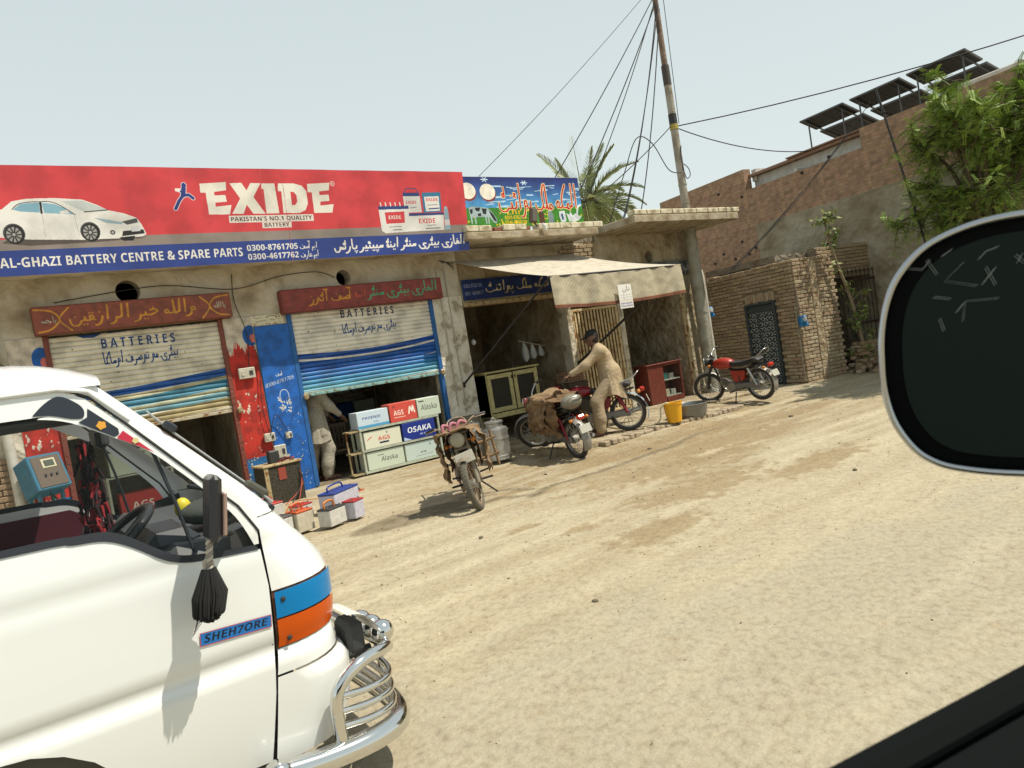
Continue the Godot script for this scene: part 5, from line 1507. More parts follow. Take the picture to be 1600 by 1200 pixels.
func make_plants():
	# leafy tree beside the car's mirror
	var r := RandomNumberGenerator.new(); r.seed = 99
	var o := thing("neem_tree", "bright green feathery-leaved tree before the tall brick building", "tree", Vector3(15.45, 0.0, -5.95))
	var bark := mat("bark", Color(0.13, 0.095, 0.06), 0.95, 0.0, T.grain, 3.0, T.n_mid, 1.0)
	var green := mat("neem_leaf", Color(1, 1, 1), 0.6)
	green.backlight = Color(0.5, 0.6, 0.2)
	part("trunk", tb(curve([Vector3(0, 0, 0), Vector3(0.05, 1.2, -0.05), Vector3(-0.05, 2.2, 0.05), Vector3(0, 3.0, 0)], 5), [0.17, 0.165, 0.16, 0.155, 0.15, 0.145, 0.14, 0.14, 0.135, 0.13, 0.125, 0.12, 0.115, 0.11, 0.1, 0.09], 10), bark, o)
	var limbs := MB.new(); var fol := MB.new()
	var ends := []
	for k in 24:
		var a := k * 2.4 + r.randf() * 0.5
		var rad := r.randf_range(0.5, 1.75); var hh := r.randf_range(3.2, 5.75) - 0.42 * rad
		var e := Vector3(cos(a) * rad, hh, sin(a) * rad)
		var st := Vector3(0, r.randf_range(1.9, 2.9), 0)
		var mid := st.lerp(e, 0.5) + Vector3(0, 0.35, 0) + rdir(r) * 0.15
		limbs.tube(curve([st, mid, e], 5), [0.06, 0.055, 0.05, 0.045, 0.04, 0.034, 0.03, 0.026, 0.02, 0.015, 0.01], 6)
		for j in 18:
			var s := mid.lerp(e, r.randf_range(0.1, 1.0)); var q := s + rdir(r) * r.randf_range(0.3, 0.75) + Vector3(0, -0.08, 0)
			limbs.tube([s, s.lerp(q, 0.5) + Vector3(0, 0.06, 0), q], [0.014, 0.01, 0.005], 4)
			ends.append([s, q])
	for en in ends:
		for f in 27:
			var t := r.randf_range(-0.1, 1.1)
			var p: Vector3 = en[0].lerp(en[1], t)
			var d := (rdir(r) * Vector3(1, 0.4, 1) + Vector3(0, -0.08, 0)).normalized()
			var L := r.randf_range(0.15, 0.27)
			# a pinnate leaf: a drooping stalk with leaflets in pairs
			var side := d.cross(Vector3.UP).normalized()
			var g := r.randf_range(0.7, 1.25)
			fol.col = Color(0.25 * g, 0.36 * g, 0.075 * g) if r.randf() > 0.25 else Color(0.33 * g, 0.42 * g, 0.11 * g)
			for k in 10:
				var s := (k + 1) / 10.0
				var c := p + d * L * s - Vector3(0, 0.16 * L * s * s, 0)
				for sg in [-1.0, 1.0]:
					leaf(fol, c, (side * sg + d * 0.45 + Vector3(0, -0.12, 0)).normalized(), d, 0.05 * (1.2 - 0.45 * s), 0.018)
	part("limbs", limbs, bark, o)
	part("crown", fol, green, o)

	# sapling leaning before the house
	o = thing("sapling", "slender leaning sapling with sparse yellow-green leaves before the house", "sapling", HP + Basis(Vector3.UP, deg_to_rad(HA)) * Vector3(1.78, 0.03, 0.16), deg_to_rad(HA))
	var pts := curve([Vector3(0, 0, 0), Vector3(-0.13, 0.7, 0), Vector3(-0.32, 1.6, 0.02), Vector3(-0.6, 2.5, 0.0), Vector3(-0.8, 3.1, 0.03), Vector3(-0.85, 3.4, 0.05)], 5)
	var rad := []
	for i in pts.size(): rad.append(0.05 - 0.041 * i / pts.size())
	limbs = tb(pts, rad, 8); fol = MB.new()
	for k in 36:
		var y := r.randf_range(0.35, 1.9) if k < 22 else r.randf_range(2.3, 3.3)
		var i: int = clamp(int(y / 3.4 * pts.size()), 0, pts.size() - 1)
		var s: Vector3 = pts[i]
		var q := s + Vector3(r.randf_range(-0.45, 0.5), r.randf_range(0.0, 0.4), r.randf_range(-0.3, 0.35)) * (1.0 if y < 2.0 else 0.75)
		limbs.tube([s, s.lerp(q, 0.5) + Vector3(0, 0.05, 0), q], [0.012, 0.008, 0.004], 4)
		for j in 14:
			var p := s.lerp(q, r.randf_range(0.35, 1.0)) + rdir(r) * 0.05
			var d := (rdir(r) + Vector3(0, -0.5, 0)).normalized()
			var g := r.randf_range(0.7, 1.3)
			fol.col = Color(0.17 * g, 0.19 * g, 0.045 * g) if r.randf() > 0.3 else Color(0.08 * g, 0.14 * g, 0.03 * g)
			leaf(fol, p, d, d.cross(rdir(r)).normalized(), r.randf_range(0.09, 0.15), r.randf_range(0.04, 0.065))
	part("trunk", limbs, mat("sapling_bark", Color(0.30, 0.24, 0.16), 0.9, 0.0, T.grain, 3.0), o)
	part("crown", fol, green, o)

	# date palm far behind the roofs
	o = thing("date_palm", "date palm with orange fruit bunches rising behind the milk sign", "palm", Vector3(22.6, 0.0, -24.3))
	part("trunk", tb([Vector3(0, 0, 0), Vector3(0.1, 4.0, 0), Vector3(0, 7.6, 0)], [0.28, 0.24, 0.22], 12), bark, o)
	var pm := mat("palm_leaf", Color(1, 1, 1), 0.5)
	pm.backlight = Color(0.22, 0.25, 0.14)
	for k in 64:
		var a := k * 2.399
		var el := lerpf(1.35, -0.7, pow(k / 63.0, 0.8))
		var L := r.randf_range(2.5, 3.2)
		var d0 := Vector3(cos(a) * cos(el), sin(el), sin(a) * cos(el))
		var fr := MB.new()
		var st := []
		var p := Vector3(0, 7.6, 0) + Vector3(cos(a), 0, sin(a)) * 0.1
		var d := d0
		for j in 15:
			st.append(p)
			p += d * L / 14.0
			d = (d + Vector3(0, -0.075 * (0.4 + cos(el)), 0)).normalized()
		fr.col = Color(0.20, 0.20, 0.07)
		fr.tube(st, [0.035, 0.032, 0.03, 0.028, 0.026, 0.024, 0.022, 0.02, 0.018, 0.016, 0.014, 0.012, 0.01, 0.008, 0.005], 5)
		var sd := d0.cross(Vector3.UP).normalized()
		if sd.length() < 0.1: sd = Vector3.RIGHT
		var tone := r.randf_range(0.7, 1.2)
		for j in range(5, 38):
			var f: float = j / 38.0 * 14.0
			var i0: int = int(f)
			var c: Vector3 = st[i0].lerp(st[min(i0 + 1, 14)], f - i0)
			var dir: Vector3 = (st[min(i0 + 1, 14)] - st[max(i0 - 1, 0)]).normalized()
			var ll := 0.6 * sin(PI * (0.12 + 0.82 * j / 38.0))
			for sg in [-1.0, 1.0]:
				fr.col = Color(0.22, 0.25, 0.10) * tone * r.randf_range(0.8, 1.2)
				leaf(fr, c, (dir * 0.75 + sd * sg * 0.8 + Vector3(0, 0.18, 0) + rdir(r) * 0.12).normalized(), dir.cross(sd).normalized(), ll, 0.06)
		part("frond", fr, pm, o)
	for q in [[-0.5, 7.15, 0.45], [0.35, 7.0, 0.55], [-0.15, 7.75, 0.6], [0.65, 7.2, 0.1]]:
		var bn := MB.new()
		for k in 90:
			bn.col = Color(0.50, 0.22, 0.035) * r.randf_range(0.7, 1.2)
			bn.ball(Vector3(q[0], q[1], q[2]) + rdir(r) * 0.25 * Vector3(0.8, 1.0, 0.8) * r.randf(), Vector3.ONE * 0.04, 3)
		part("fruit_bunch", bn, mat("dates", Color(1, 1, 1), 0.5), o)

# ------------------------------------------------------------------ goods and small things of the shops
func carton(called: String, label: String, at: Vector3, size: Vector3, m: Material, im: Image, turn := 0.0):
	var o := thing(called, label, "box", at, turn, "battery cartons")
	part("carton", bx(Vector3(0, size.y / 2, 0), size, 0.006), m, o)
	part("print", rect_uv(-size.x / 2 + 0.004, size.x / 2 - 0.004, 0.006, size.y - 0.006, size.z / 2 + 0.003), print_mat(im, 0.6), o)

func label_image(bg: Color, word: String, c: Color, bold: bool, x: float, y: float, h: float, w: float, slant := 0.0) -> Image:
	var im := Image.create(256, 128, false, Image.FORMAT_RGB8)
	im.fill(bg)
	if word != "": latin(im, word, x, y, h, c, bold, 1.0, slant, w)
	return im

func battery(label: String, at: Vector3, size: Vector3, turn: float, body: Color, top: Color, handle := Color(0, 0, 0, 0)):
	var o := thing("car_battery", label, "battery", at, turn, "used batteries on the ground")
	var bm := mat("bat_" + body.to_html(), body, 0.45, 0.0, T.mottle, 2.5)
	var tm := mat("bat_" + top.to_html(), top, 0.45, 0.0, T.mottle, 2.5)
	part("case", bx(Vector3(0, size.y * 0.45, 0), Vector3(size.x, size.y * 0.9, size.z), 0.008), bm, o)
	var l := part("lid", bx(Vector3(0, size.y * 0.95, 0), Vector3(size.x * 1.02, size.y * 0.10, size.z * 1.03), 0.006), tm, o)
	for s in [-0.38, 0.38]: part("terminal", tb([Vector3(size.x * s, size.y, size.z * 0.2), Vector3(size.x * s, size.y + 0.02, size.z * 0.2)], 0.009, 8), mat("lead", Color(0.25, 0.25, 0.25), 0.4, 0.6), l)
	if handle.a > 0.0:
		part("handle", tb(curve([Vector3(-size.x * 0.4, size.y, 0), Vector3(-size.x * 0.38, size.y + 0.07, 0), Vector3(size.x * 0.1, size.y + 0.075, 0), Vector3(size.x * 0.2, size.y, 0)], 5), 0.012, 7), mat("bat_" + handle.to_html(), handle, 0.5), o)

func make_shop_goods():
	# rack of cartons in the battery shop doorway
	var pale := mat("rack_paint", Color(0.48, 0.52, 0.42), 0.6, 0.0, T.mottle, 2.0)
	var R := Vector3(4.74, 0.13, -11.10)
	var o := thing("display_rack", "pale green angle-iron rack of battery boxes in the open doorway", "rack", R)
	for x in [0.0, 1.44]:
		for z in [0.0, -0.34]: part("upright", bx(Vector3(x, 0.37, z), Vector3(0.035, 0.74, 0.035), 0.003), pale, o)
	for y in [0.03, 0.375, 0.72]:
		part("shelf", bx(Vector3(0.72, y, -0.17), Vector3(1.40, 0.025, 0.36), 0.003), pale, o)
		part("shelf_rail", bx(Vector3(0.72, y - 0.004, 0.02), Vector3(1.47, 0.036, 0.012), 0.002), pale, o)
	part("side_bar", tb([Vector3(-0.2, 0.0, -0.1), Vector3(-0.2, 0.72, -0.1)], 0.015, 6), mat("old_timber", Color.WHITE), o)
	part("side_shelf", bx(Vector3(-0.11, 0.36, -0.1), Vector3(0.2, 0.025, 0.2)), mat("old_timber", Color.WHITE), o)
	part("side_shelf", bx(Vector3(-0.11, 0.02, -0.1), Vector3(0.2, 0.025, 0.2)), mat("old_timber", Color.WHITE), o)
	part("side_shelf", bx(Vector3(-0.11, 0.71, -0.1), Vector3(0.2, 0.025, 0.2)), mat("old_timber", Color.WHITE), o)
	var mint := mat("carton_mint", Color(0.55, 0.60, 0.50), 0.7); var green := Color(0.76, 0.80, 0.73)
	var ink := Color(0.10, 0.13, 0.14); var red := Color(0.76, 0.24, 0.18)
	var im := label_image(green, "Alaska", ink, false, 90, 80, 34, 116, 0.12); latin(im, "LITHIUM", 70, 34, 8, ink)
	carton("battery_carton", "pale green carton with black lettering on the bottom shelf", R + Vector3(0.38, 0.045, -0.16), Vector3(0.66, 0.29, 0.33), mint, im)
	im = label_image(Color(0.74, 0.80, 0.78), "NP 100", ink, true, 110, 86, 12, 40); latin(im, "Y", 178, 40, 18, ink); stroke(im, [Vector2(70, 104), Vector2(200, 100)], ink, 1.0)
	carton("battery_carton", "plain bluish white carton on the bottom shelf", R + Vector3(1.07, 0.045, -0.16), Vector3(0.66, 0.29, 0.33), mint, im)
	im = label_image(Color(0.84, 0.84, 0.76), "AGS", red, true, 92, 80, 30, 84); latin(im, "Y", 152, 36, 18, ink); im.fill_rect(Rect2i(100, 90, 66, 14), Color(0.12, 0.16, 0.3)); stroke(im, [Vector2(20, 60), Vector2(50, 40)], red, 3)
	carton("battery_carton", "cream carton with red lettering on the middle shelf", R + Vector3(0.38, 0.39, -0.16), Vector3(0.66, 0.28, 0.33), mint, im)
	im = label_image(Color(0.07, 0.17, 0.52), "OSAKA", Color(0.93, 0.94, 0.95), true, 34, 76, 40, 190, 0.1); latin(im, "NP 150", 130, 104, 12, Color(0.8, 0.85, 0.95)); fill_poly(im, pv([0, 100, 60, 128, 0, 128]), Color(0.7, 0.78, 0.9))
	carton("battery_carton", "blue carton with bold white lettering on the middle shelf", R + Vector3(1.05, 0.39, -0.14), Vector3(0.62, 0.30, 0.33), mat("carton_blue", Color(0.02, 0.05, 0.25), 0.6), im)
	im = label_image(Color(0.76, 0.82, 0.86), "PHOENIX", Color(0.14, 0.3, 0.55), true, 40, 62, 20, 150, 0.2); im.fill_rect(Rect2i(0, 108, 256, 20), Color(0.30, 0.60, 0.78)); latin(im, "UGS", 128, 98, 16, Color(0.3, 0.55, 0.75))
	carton("battery_carton", "light blue and white carton on top of the rack", R + Vector3(0.26, 0.735, -0.14), Vector3(0.56, 0.27, 0.3), mat("carton_ice", Color(0.5, 0.58, 0.62), 0.7), im)
	im = label_image(Color(0.80, 0.30, 0.25), "AGS", Color(0.93, 0.86, 0.80), true, 34, 84, 34, 96); stroke(im, curve([Vector2(180, 84), Vector2(196, 40), Vector2(212, 70), Vector2(224, 36), Vector2(236, 80)], 4), Color(0.93, 0.88, 0.82), 7); latin(im, "50", 30, 30, 16, Color(0.2, 0.2, 0.3)); im.fill_rect(Rect2i(34, 96, 110, 5), Color(0.9, 0.8, 0.75))
	carton("battery_carton", "red carton with white lettering on top of the rack", R + Vector3(0.81, 0.735, -0.13), Vector3(0.50, 0.31, 0.3), mat("carton_red", Color(0.5, 0.09, 0.06), 0.7), im)
	im = label_image(green, "Alaska", ink, false, 36, 84, 40, 180, 0.12); im.fill_rect(Rect2i(20, 14, 60, 8), ink)
	carton("battery_carton", "pale green carton with black lettering on top of the rack", R + Vector3(1.30, 0.735, -0.13), Vector3(0.44, 0.31, 0.3), mint, im)
	# second rack inside the other shop
	var R2 := Vector3(1.2, 0.13, -11.85)
	o = thing("display_rack", "dim white-framed rack with two cartons inside the other shop", "rack", R2)
	for x in [0.0, 0.85]:
		for z in [0.0, -0.34]: part("upright", bx(Vector3(x, 0.36, z), Vector3(0.035, 0.72, 0.035), 0.003), pale, o)
	for y in [0.06, 0.7]: part("shelf", bx(Vector3(0.425, y, -0.17), Vector3(0.85, 0.025, 0.36), 0.003), pale, o)
	im = label_image(Color(0.74, 0.79, 0.72), "AGS", red, true, 84, 76, 36, 100); latin(im, "Y", 176, 34, 18, ink)
	carton("battery_carton", "pale carton with red lettering seen behind the van windscreen", R2 + Vector3(0.38, 0.72, -0.16), Vector3(0.66, 0.34, 0.33), mint, im)
	im = label_image(Color(0.66, 0.18, 0.16), "AGS", Color(0.85, 0.8, 0.76), true, 60, 84, 36, 120)
	carton("battery_carton", "dull red carton on the lower shelf behind the van windscreen", R2 + Vector3(0.42, 0.08, -0.16), Vector3(0.62, 0.36, 0.33), mat("carton_red", Color.WHITE), im)
	# stock on the back wall of the shop
	var ws := thing("wall_shelf", "dim wall shelf stacked with cartons at the back of the battery shop", "shelf", Vector3(5.9, 0.9, -14.7))
	for y in [0.0, 0.5]: part("board", bx(Vector3(0, y, 0), Vector3(1.6, 0.03, 0.45)), mat("old_timber", Color.WHITE), ws)
	for x in [-0.78, 0.78]: part("upright", bx(Vector3(x, 0.05, 0), Vector3(0.04, 1.9, 0.42)), mat("old_timber", Color.WHITE), ws)
	var stock := ["white", "blue", "mint green", "red", "ice blue", "grey"]
	var hues := [Color(0.5, 0.5, 0.46), Color(0.03, 0.09, 0.32), Color(0.45, 0.52, 0.42), Color(0.42, 0.07, 0.05), Color(0.4, 0.5, 0.56), Color(0.25, 0.25, 0.24)]
	for k in 6: solo("stock_carton", bx(Vector3(0, 0.15, 0), Vector3(0.46, 0.3, 0.36), 0.006), mat("stock%d" % k, hues[k], 0.7, 0.0, T.mottle, 3.0), stock[k] + " carton on the dim wall shelf at the back of the shop", "box", "cartons at the back", Vector3(5.4 + 0.5 * (k % 3), 0.918 + 0.5 * (k / 3), -14.68))
	# wooden chair inside
	var wood := mat("chair_wood", Color(0.12, 0.08, 0.05), 0.6, 0.0, T.grain, 3.0)
	o = thing("wooden_chair", "dark wooden chair with slatted back inside the shop", "chair", Vector3(4.62, 0.13, -11.85), -0.3)
	part("seat", bx(Vector3(0, 0.42, 0), Vector3(0.44, 0.04, 0.42), 0.01), wood, o)
	for x in [-0.19, 0.19]:
		part("leg", bx(Vector3(x, 0.2, 0.18), Vector3(0.04, 0.4, 0.04), 0.005), wood, o)
		part("leg", bx(Vector3(x, 0.42, -0.19), Vector3(0.04, 0.84, 0.04), 0.005, Basis(Vector3.RIGHT, -0.06)), wood, o)
		part("armrest", bx(Vector3(x * 1.08, 0.62, 0.0), Vector3(0.05, 0.03, 0.42), 0.008), wood, o)
	part("top_rail", bx(Vector3(0, 0.82, -0.21), Vector3(0.42, 0.08, 0.03), 0.01), wood, o)
	for k in 5: part("slat", bx(Vector3(-0.13 + k * 0.065, 0.62, -0.2), Vector3(0.03, 0.36, 0.018), 0.004, Basis(Vector3.RIGHT, -0.06)), wood, o)
	# grimy charger box by the blue panel
	o = thing("battery_charger", "grimy dark metal charger box with red label before the blue panel", "charger", Vector3(3.2, 0.11, -10.62), 0.08)
	part("case", bx(Vector3(0, 0.27, 0), Vector3(0.54, 0.54, 0.42), 0.012), mat("charger_metal", Color(0.085, 0.078, 0.062), 0.7, 0.2, ramp_tex("grime", 91, 0.06, 5, [[0.0, Color(0.3, 0.27, 0.22)], [0.5, Color(0.75, 0.72, 0.65)], [1.0, Color(1, 1, 1)]], 256, 0.3), 2.0), o)
	part("side_plate", bx(Vector3(-0.245, 0.27, 0.2125), Vector3(0.06, 0.53, 0.012), 0.002), mat("old_timber", Color.WHITE), o)
	part("lid", bx(Vector3(0, 0.555, 0), Vector3(0.58, 0.03, 0.46), 0.008), mat("old_timber", Color.WHITE), o)
	part("label_plate", bx(Vector3(-0.02, 0.42, 0.214), Vector3(0.11, 0.17, 0.006)), mat("label_red", Color(0.33, 0.06, 0.035), 0.6, 0.0, T.mottle, 6.0), o)
	part("switch_unit", bx(Vector3(-0.03, 0.66, 0), Vector3(0.15, 0.18, 0.12), 0.015), mat("dark_plastic", Color(0.03, 0.03, 0.03), 0.5), o)
	for k in 4: part("cable", tb(curve([Vector3(-0.05 + 0.03 * k, 0.58, 0.1), Vector3(0.06 + 0.04 * k, 0.64 - 0.01 * k, 0.18), Vector3(0.16 + 0.02 * k, 0.58, 0.12), Vector3(0.24, 0.40 - 0.06 * k, 0.24), Vector3(0.2 - 0.12 * k, 0.02, 0.35 + 0.05 * k)], 6), 0.007, 5), mat("cable_red", Color(0.35, 0.05, 0.03), 0.5) if k % 2 else mat("black_wire", Color.WHITE), o)
	# charging machine on a stand, seen through the van
	o = thing("charging_machine", "blue sheet-metal charging machine with a small screen on a stand", "machine", Vector3(0.42, 0.11, -10.85), 0.5)
	var tilt := Basis(Vector3.RIGHT, -0.35)
	var blue := mat("machine_blue", Color(0.04, 0.17, 0.28), 0.5, 0.1, T.mottle, 2.0)
	part("case", bx(Vector3(0, 1.0, 0), Vector3(0.42, 0.46, 0.32), 0.012, tilt), blue, o)
	var fp := part("front_panel", bx(tilt * Vector3(0, 0, 0.163) + Vector3(0, 1.0, 0), Vector3(0.35, 0.4, 0.012), 0.004, tilt), mat("panel_brown", Color(0.10, 0.075, 0.055), 0.6), o)
	part("screen_rim", bx(tilt * Vector3(0.02, 0.1, 0.172) + Vector3(0, 1.0, 0), Vector3(0.17, 0.12, 0.01), 0.003, tilt), mat("rim_cream", Color(0.5, 0.47, 0.33), 0.5), fp)
	part("screen", bx(tilt * Vector3(0.02, 0.1, 0.179) + Vector3(0, 1.0, 0), Vector3(0.12, 0.075, 0.008), 0.0, tilt), mat("lcd_dark", Color(0.08, 0.09, 0.07), 0.25), fp)
	for k in 3: part("knob", tb([tilt * Vector3(-0.07 + k * 0.07, -0.05, 0.17) + Vector3(0, 1.0, 0), tilt * Vector3(-0.07 + k * 0.07, -0.05, 0.19) + Vector3(0, 1.0, 0)], 0.014, 8), mat("dark_plastic", Color.WHITE), fp)
	for s in [[-0.14, -0.1], [0.14, -0.1], [-0.14, 0.1], [0.14, 0.1]]: part("leg", bx(Vector3(s[0], 0.4, s[1]), Vector3(0.04, 0.8, 0.04), 0.003), blue, o)
	for k in 3: part("cable", tb(curve([Vector3(0.0, 0.78, 0.1), Vector3(-0.05 + k * 0.08, 0.5, 0.2), Vector3(0.05 * k, 0.2, 0.16), Vector3(0.2, 0.02, 0.25)], 5), 0.008, 5), mat("cable_green", Color(0.02, 0.16, 0.08), 0.5) if k == 1 else mat("black_wire", Color.WHITE), o)
	# batteries set out on the ground
	var W := Color(0.62, 0.61, 0.58); var lav := Color(0.56, 0.55, 0.66)
	battery("long white truck battery with a blue lid and end handles", Vector3(3.48, 0.045, -9.15), Vector3(0.58, 0.27, 0.24), 0.62, lav, Color(0.03, 0.06, 0.30), Color(0.03, 0.06, 0.30))
	battery("white battery with a black lid and orange clamps on top", Vector3(3.08, 0.03, -8.42), Vector3(0.29, 0.21, 0.19), 0.5, W, Color(0.04, 0.04, 0.04), Color(0.55, 0.17, 0.02))
	battery("white battery with a red lid beside the black-topped one", Vector3(3.38, 0.03, -8.48), Vector3(0.2, 0.22, 0.18), 0.55, lav, Color(0.40, 0.03, 0.03))
	battery("yellowed white battery with an orange lid and carrying handle", Vector3(2.74, 0.03, -8.55), Vector3(0.24, 0.25, 0.2), 0.35, Color(0.55, 0.50, 0.40), Color(0.55, 0.10, 0.025), Color(0.55, 0.10, 0.025))
	battery("ribbed white battery with grey rags on top", Vector3(2.46, 0.03, -8.5), Vector3(0.28, 0.24, 0.2), 0.3, W, Color(0.08, 0.075, 0.07))
	battery("small white battery with a red lid behind the orange-lidded one", Vector3(2.98, 0.04, -9.2), Vector3(0.24, 0.2, 0.18), 0.4, W, Color(0.42, 0.03, 0.02))
	battery("low red-lidded battery beside the charger box", Vector3(2.75, 0.06, -9.75), Vector3(0.3, 0.2, 0.2), 0.2, W, Color(0.45, 0.03, 0.02), Color(0.42, 0.03, 0.02))
	var lr := RandomNumberGenerator.new(); lr.seed = 3
	for k in 5:
		var p := Vector3(3.55 + lr.randf() * 0.5, 0.09, -10.2 + lr.randf() * 0.6)
		var t := thing("loose_lid", "orange-red plastic battery lid lying flat among cables by the blue panel", "lid", p, lr.randf() * 3.0, "loose lids by the blue panel")
		part("plate", bx(Vector3(0, 0.02, 0), Vector3(0.2, 0.03, 0.12), 0.008), mat("bat_lid_orange", Color(0.48, 0.11, 0.04), 0.5, 0.0, T.mottle, 3.0), t)
		part("grip", tb(curve([Vector3(-0.06, 0.03, 0), Vector3(0, 0.08, 0.01), Vector3(0.07, 0.03, 0)], 5), 0.011, 6), mat("dark_plastic", Color.WHITE), t)
	solo("jumper_cable", tb(curve([Vector3(2.7, 0.3, -8.5), Vector3(2.9, 0.12, -8.9), Vector3(2.6, 0.1, -9.2), Vector3(2.9, 0.1, -9.6), Vector3(3.2, 0.12, -10.2), Vector3(3.5, 0.12, -10.0)], 7), 0.012, 6), mat("cable_orange", Color(0.40, 0.16, 0.04), 0.6), "orange jumper cable snaking between the batteries and the charger", "cable")
	# ------- milk shop
	var cream := mat("cabinet_cream", Color(0.62, 0.55, 0.26), 0.55, 0.0, T.mottle, 1.5, T.n_mid, 0.2)
	o = thing("meat_safe_cabinet", "yellowish cream wooden cabinet with two dark mesh doors on short legs", "cabinet", Vector3(8.02, 0.26, -11.30))
	part("carcass", bc(-0.6, 0.6, 0.32, 1.1, -0.42, -0.012), mat("cabinet_dark", Color(0.02, 0.018, 0.012), 0.9), o)
	for s in [-1, 1]:
		part("side", bc(0.585 * s - 0.015, 0.585 * s + 0.015, 0.3, 1.12, -0.44, 0.0), cream, o)
		for z in [-0.4, -0.03]: part("leg", bc(0.57 * s - 0.03, 0.57 * s + 0.03, -0.13, 0.3, z - 0.03, z + 0.03, 0.004), cream, o)
		var d := MB.new()
		d.box(Vector3(0.30 * s - 0.245, 0.74, 0.012), Vector3(0.075, 0.70, 0.03), 0.005); d.box(Vector3(0.30 * s + 0.245, 0.74, 0.012), Vector3(0.075, 0.70, 0.03), 0.005)
		d.box(Vector3(0.30 * s, 1.05, 0.012), Vector3(0.42, 0.08, 0.029), 0.005); d.box(Vector3(0.30 * s, 0.43, 0.012), Vector3(0.42, 0.08, 0.029), 0.005)
		var dd := part("door", d, cream, o)
		part("mesh_panel", bc(0.30 * s - 0.21, 0.30 * s + 0.21, 0.47, 1.01, -0.004, 0.002), mat("cabinet_mesh", Color(0.03, 0.026, 0.016), 0.8), dd)
		part("latch", bx(Vector3(0.04 * s, 1.0, 0.035), Vector3(0.02, 0.06, 0.015), 0.003), mat("dark_plastic", Color.WHITE), dd)
	part("top", bc(-0.64, 0.64, 1.12, 1.15, -0.46, 0.04, 0.006), cream, o)
	part("bottom_rail", bc(-0.6, 0.6, 0.28, 0.37, -0.01, 0.02, 0.005), cream, o)
	o = thing("egg_trays", "stack of brown egg trays on a crate beside the cabinet", "egg trays", Vector3(8.95, 0.13, -10.72))
	part("crate", bc(-0.24, 0.24, 0.0, 0.84, -0.2, 0.2, 0.01), mat("crate_dark", Color(0.06, 0.045, 0.03), 0.8, 0.0, T.grain, 3.0), o)
	for k in 4:
		var t := MB.new()
		t.box(Vector3(0, 0.86 + k * 0.045, 0), Vector3(0.44, 0.022, 0.34), 0.004)
		for i in 6:
			for j in 5: t.ball(Vector3(-0.18 + i * 0.072, 0.882 + k * 0.045, -0.14 + j * 0.07), Vector3(0.022, 0.026, 0.022), 4)
		part("tray", t, mat("egg_brown", Color(0.24, 0.14, 0.08), 0.7), o)
	var steel := mat("can_steel", Color(0.46, 0.46, 0.44), 0.38, 0.75, T.mottle, 2.0, T.n_mid, 0.15)
	for q in [["milk_can", "large round steel milk can with riveted band behind the dusty motorcycle", Vector3(6.22, 0.115, -9.45), 1.0], ["milk_can", "smaller steel milk can with lid against the whitewashed pillar", Vector3(6.35, 0.115, -10.3), 0.9], ["milk_can", "steel milk can half hidden behind the motorcycle handlebar", Vector3(5.85, 0.115, -9.85), 0.8]]:
		o = thing(q[0], q[1], "milk can", q[2], 0.0, "milk cans")
		o.scale = Vector3.ONE * q[3]
		var b := MB.new(); b.lathe([[0.0, 0.0], [0.2, 0.0], [0.2, 0.02], [0.195, 0.03], [0.195, 0.46], [0.19, 0.48], [0.13, 0.5], [0.13, 0.55], [0.125, 0.56], [0.0, 0.56]], 28)
		part("drum", b, steel, o)
		b = MB.new(); b.lathe([[0.2, 0.30], [0.203, 0.31], [0.203, 0.34], [0.2, 0.35]], 28); b.lathe([[0.197, 0.03], [0.202, 0.04], [0.202, 0.06], [0.197, 0.07]], 28)
		part("band", b, steel, o)
		b = MB.new(); b.lathe([[0.0, 0.562], [0.145, 0.562], [0.145, 0.585], [0.12, 0.595], [0.0, 0.6]], 24)
		var l := part("lid", b, steel, o)
		part("lid_handle", tb(curve([Vector3(-0.05, 0.6, 0), Vector3(0, 0.64, 0), Vector3(0.05, 0.6, 0)], 4), 0.008, 6), steel, l)
		for s in [-1, 1]: part("handle", tb(curve([Vector3(0.19 * s, 0.42, -0.05), Vector3(0.25 * s, 0.43, 0), Vector3(0.19 * s, 0.42, 0.05)], 4), 0.008, 6), steel, o)
	# plastic bags on a rod, hanging bulb
	o = thing("bag_rod", "wooden rod on the inner wall of the milk shop", "rod", Vector3(9.15, 1.82, -12.0))
	part("rod", tb([Vector3(-0.35, 0.09, 0), Vector3(0.32, -0.09, 0)], 0.014, 6), mat("rod_pale", Color(0.4, 0.36, 0.28), 0.7), o)
	part("peg", tb([Vector3(0, 0, 0), Vector3(0.34, 0.02, -0.1)], 0.01, 5), mat("strut_iron", Color.WHITE), o)
	var bag := mat("plastic_bag", Color(0.40, 0.41, 0.40), 0.3)
	var kinds := ["long thin", "bulging", "short"]
	for k in 3:
		var b := MB.new()
		b.tube([Vector3(0, 0, 0), Vector3(0.01, -0.07, 0), Vector3(0, -0.16, 0.01), Vector3(0.01, -0.25 - 0.06 * (1 - k), 0), Vector3(0, -0.3 - 0.08 * (1 - k), 0)], [0.02, 0.05, 0.075, 0.08, 0.03], 9)
		solo("plastic_bag", b, bag, kinds[k] + " clear plastic bag hanging from the rod in the milk shop", "bag", "hanging plastic bags", Vector3(8.9 + k * 0.2, 1.86 - k * 0.05, -11.97))
	o = thing("light_bulb", "unlit white bulb hanging just inside the milk shop opening", "bulb", Vector3(7.42, 2.0, -11.5))
	var lb := MB.new(); lb.ball(Vector3.ZERO, Vector3(0.045, 0.055, 0.045), 8)
	part("globe", lb, mat("bulb_white", Color(0.7, 0.7, 0.68), 0.25), o)
	part("holder", tb([Vector3(0, 0.05, 0), Vector3(0, 0.11, 0)], 0.02, 8), mat("dark_plastic", Color.WHITE), o)
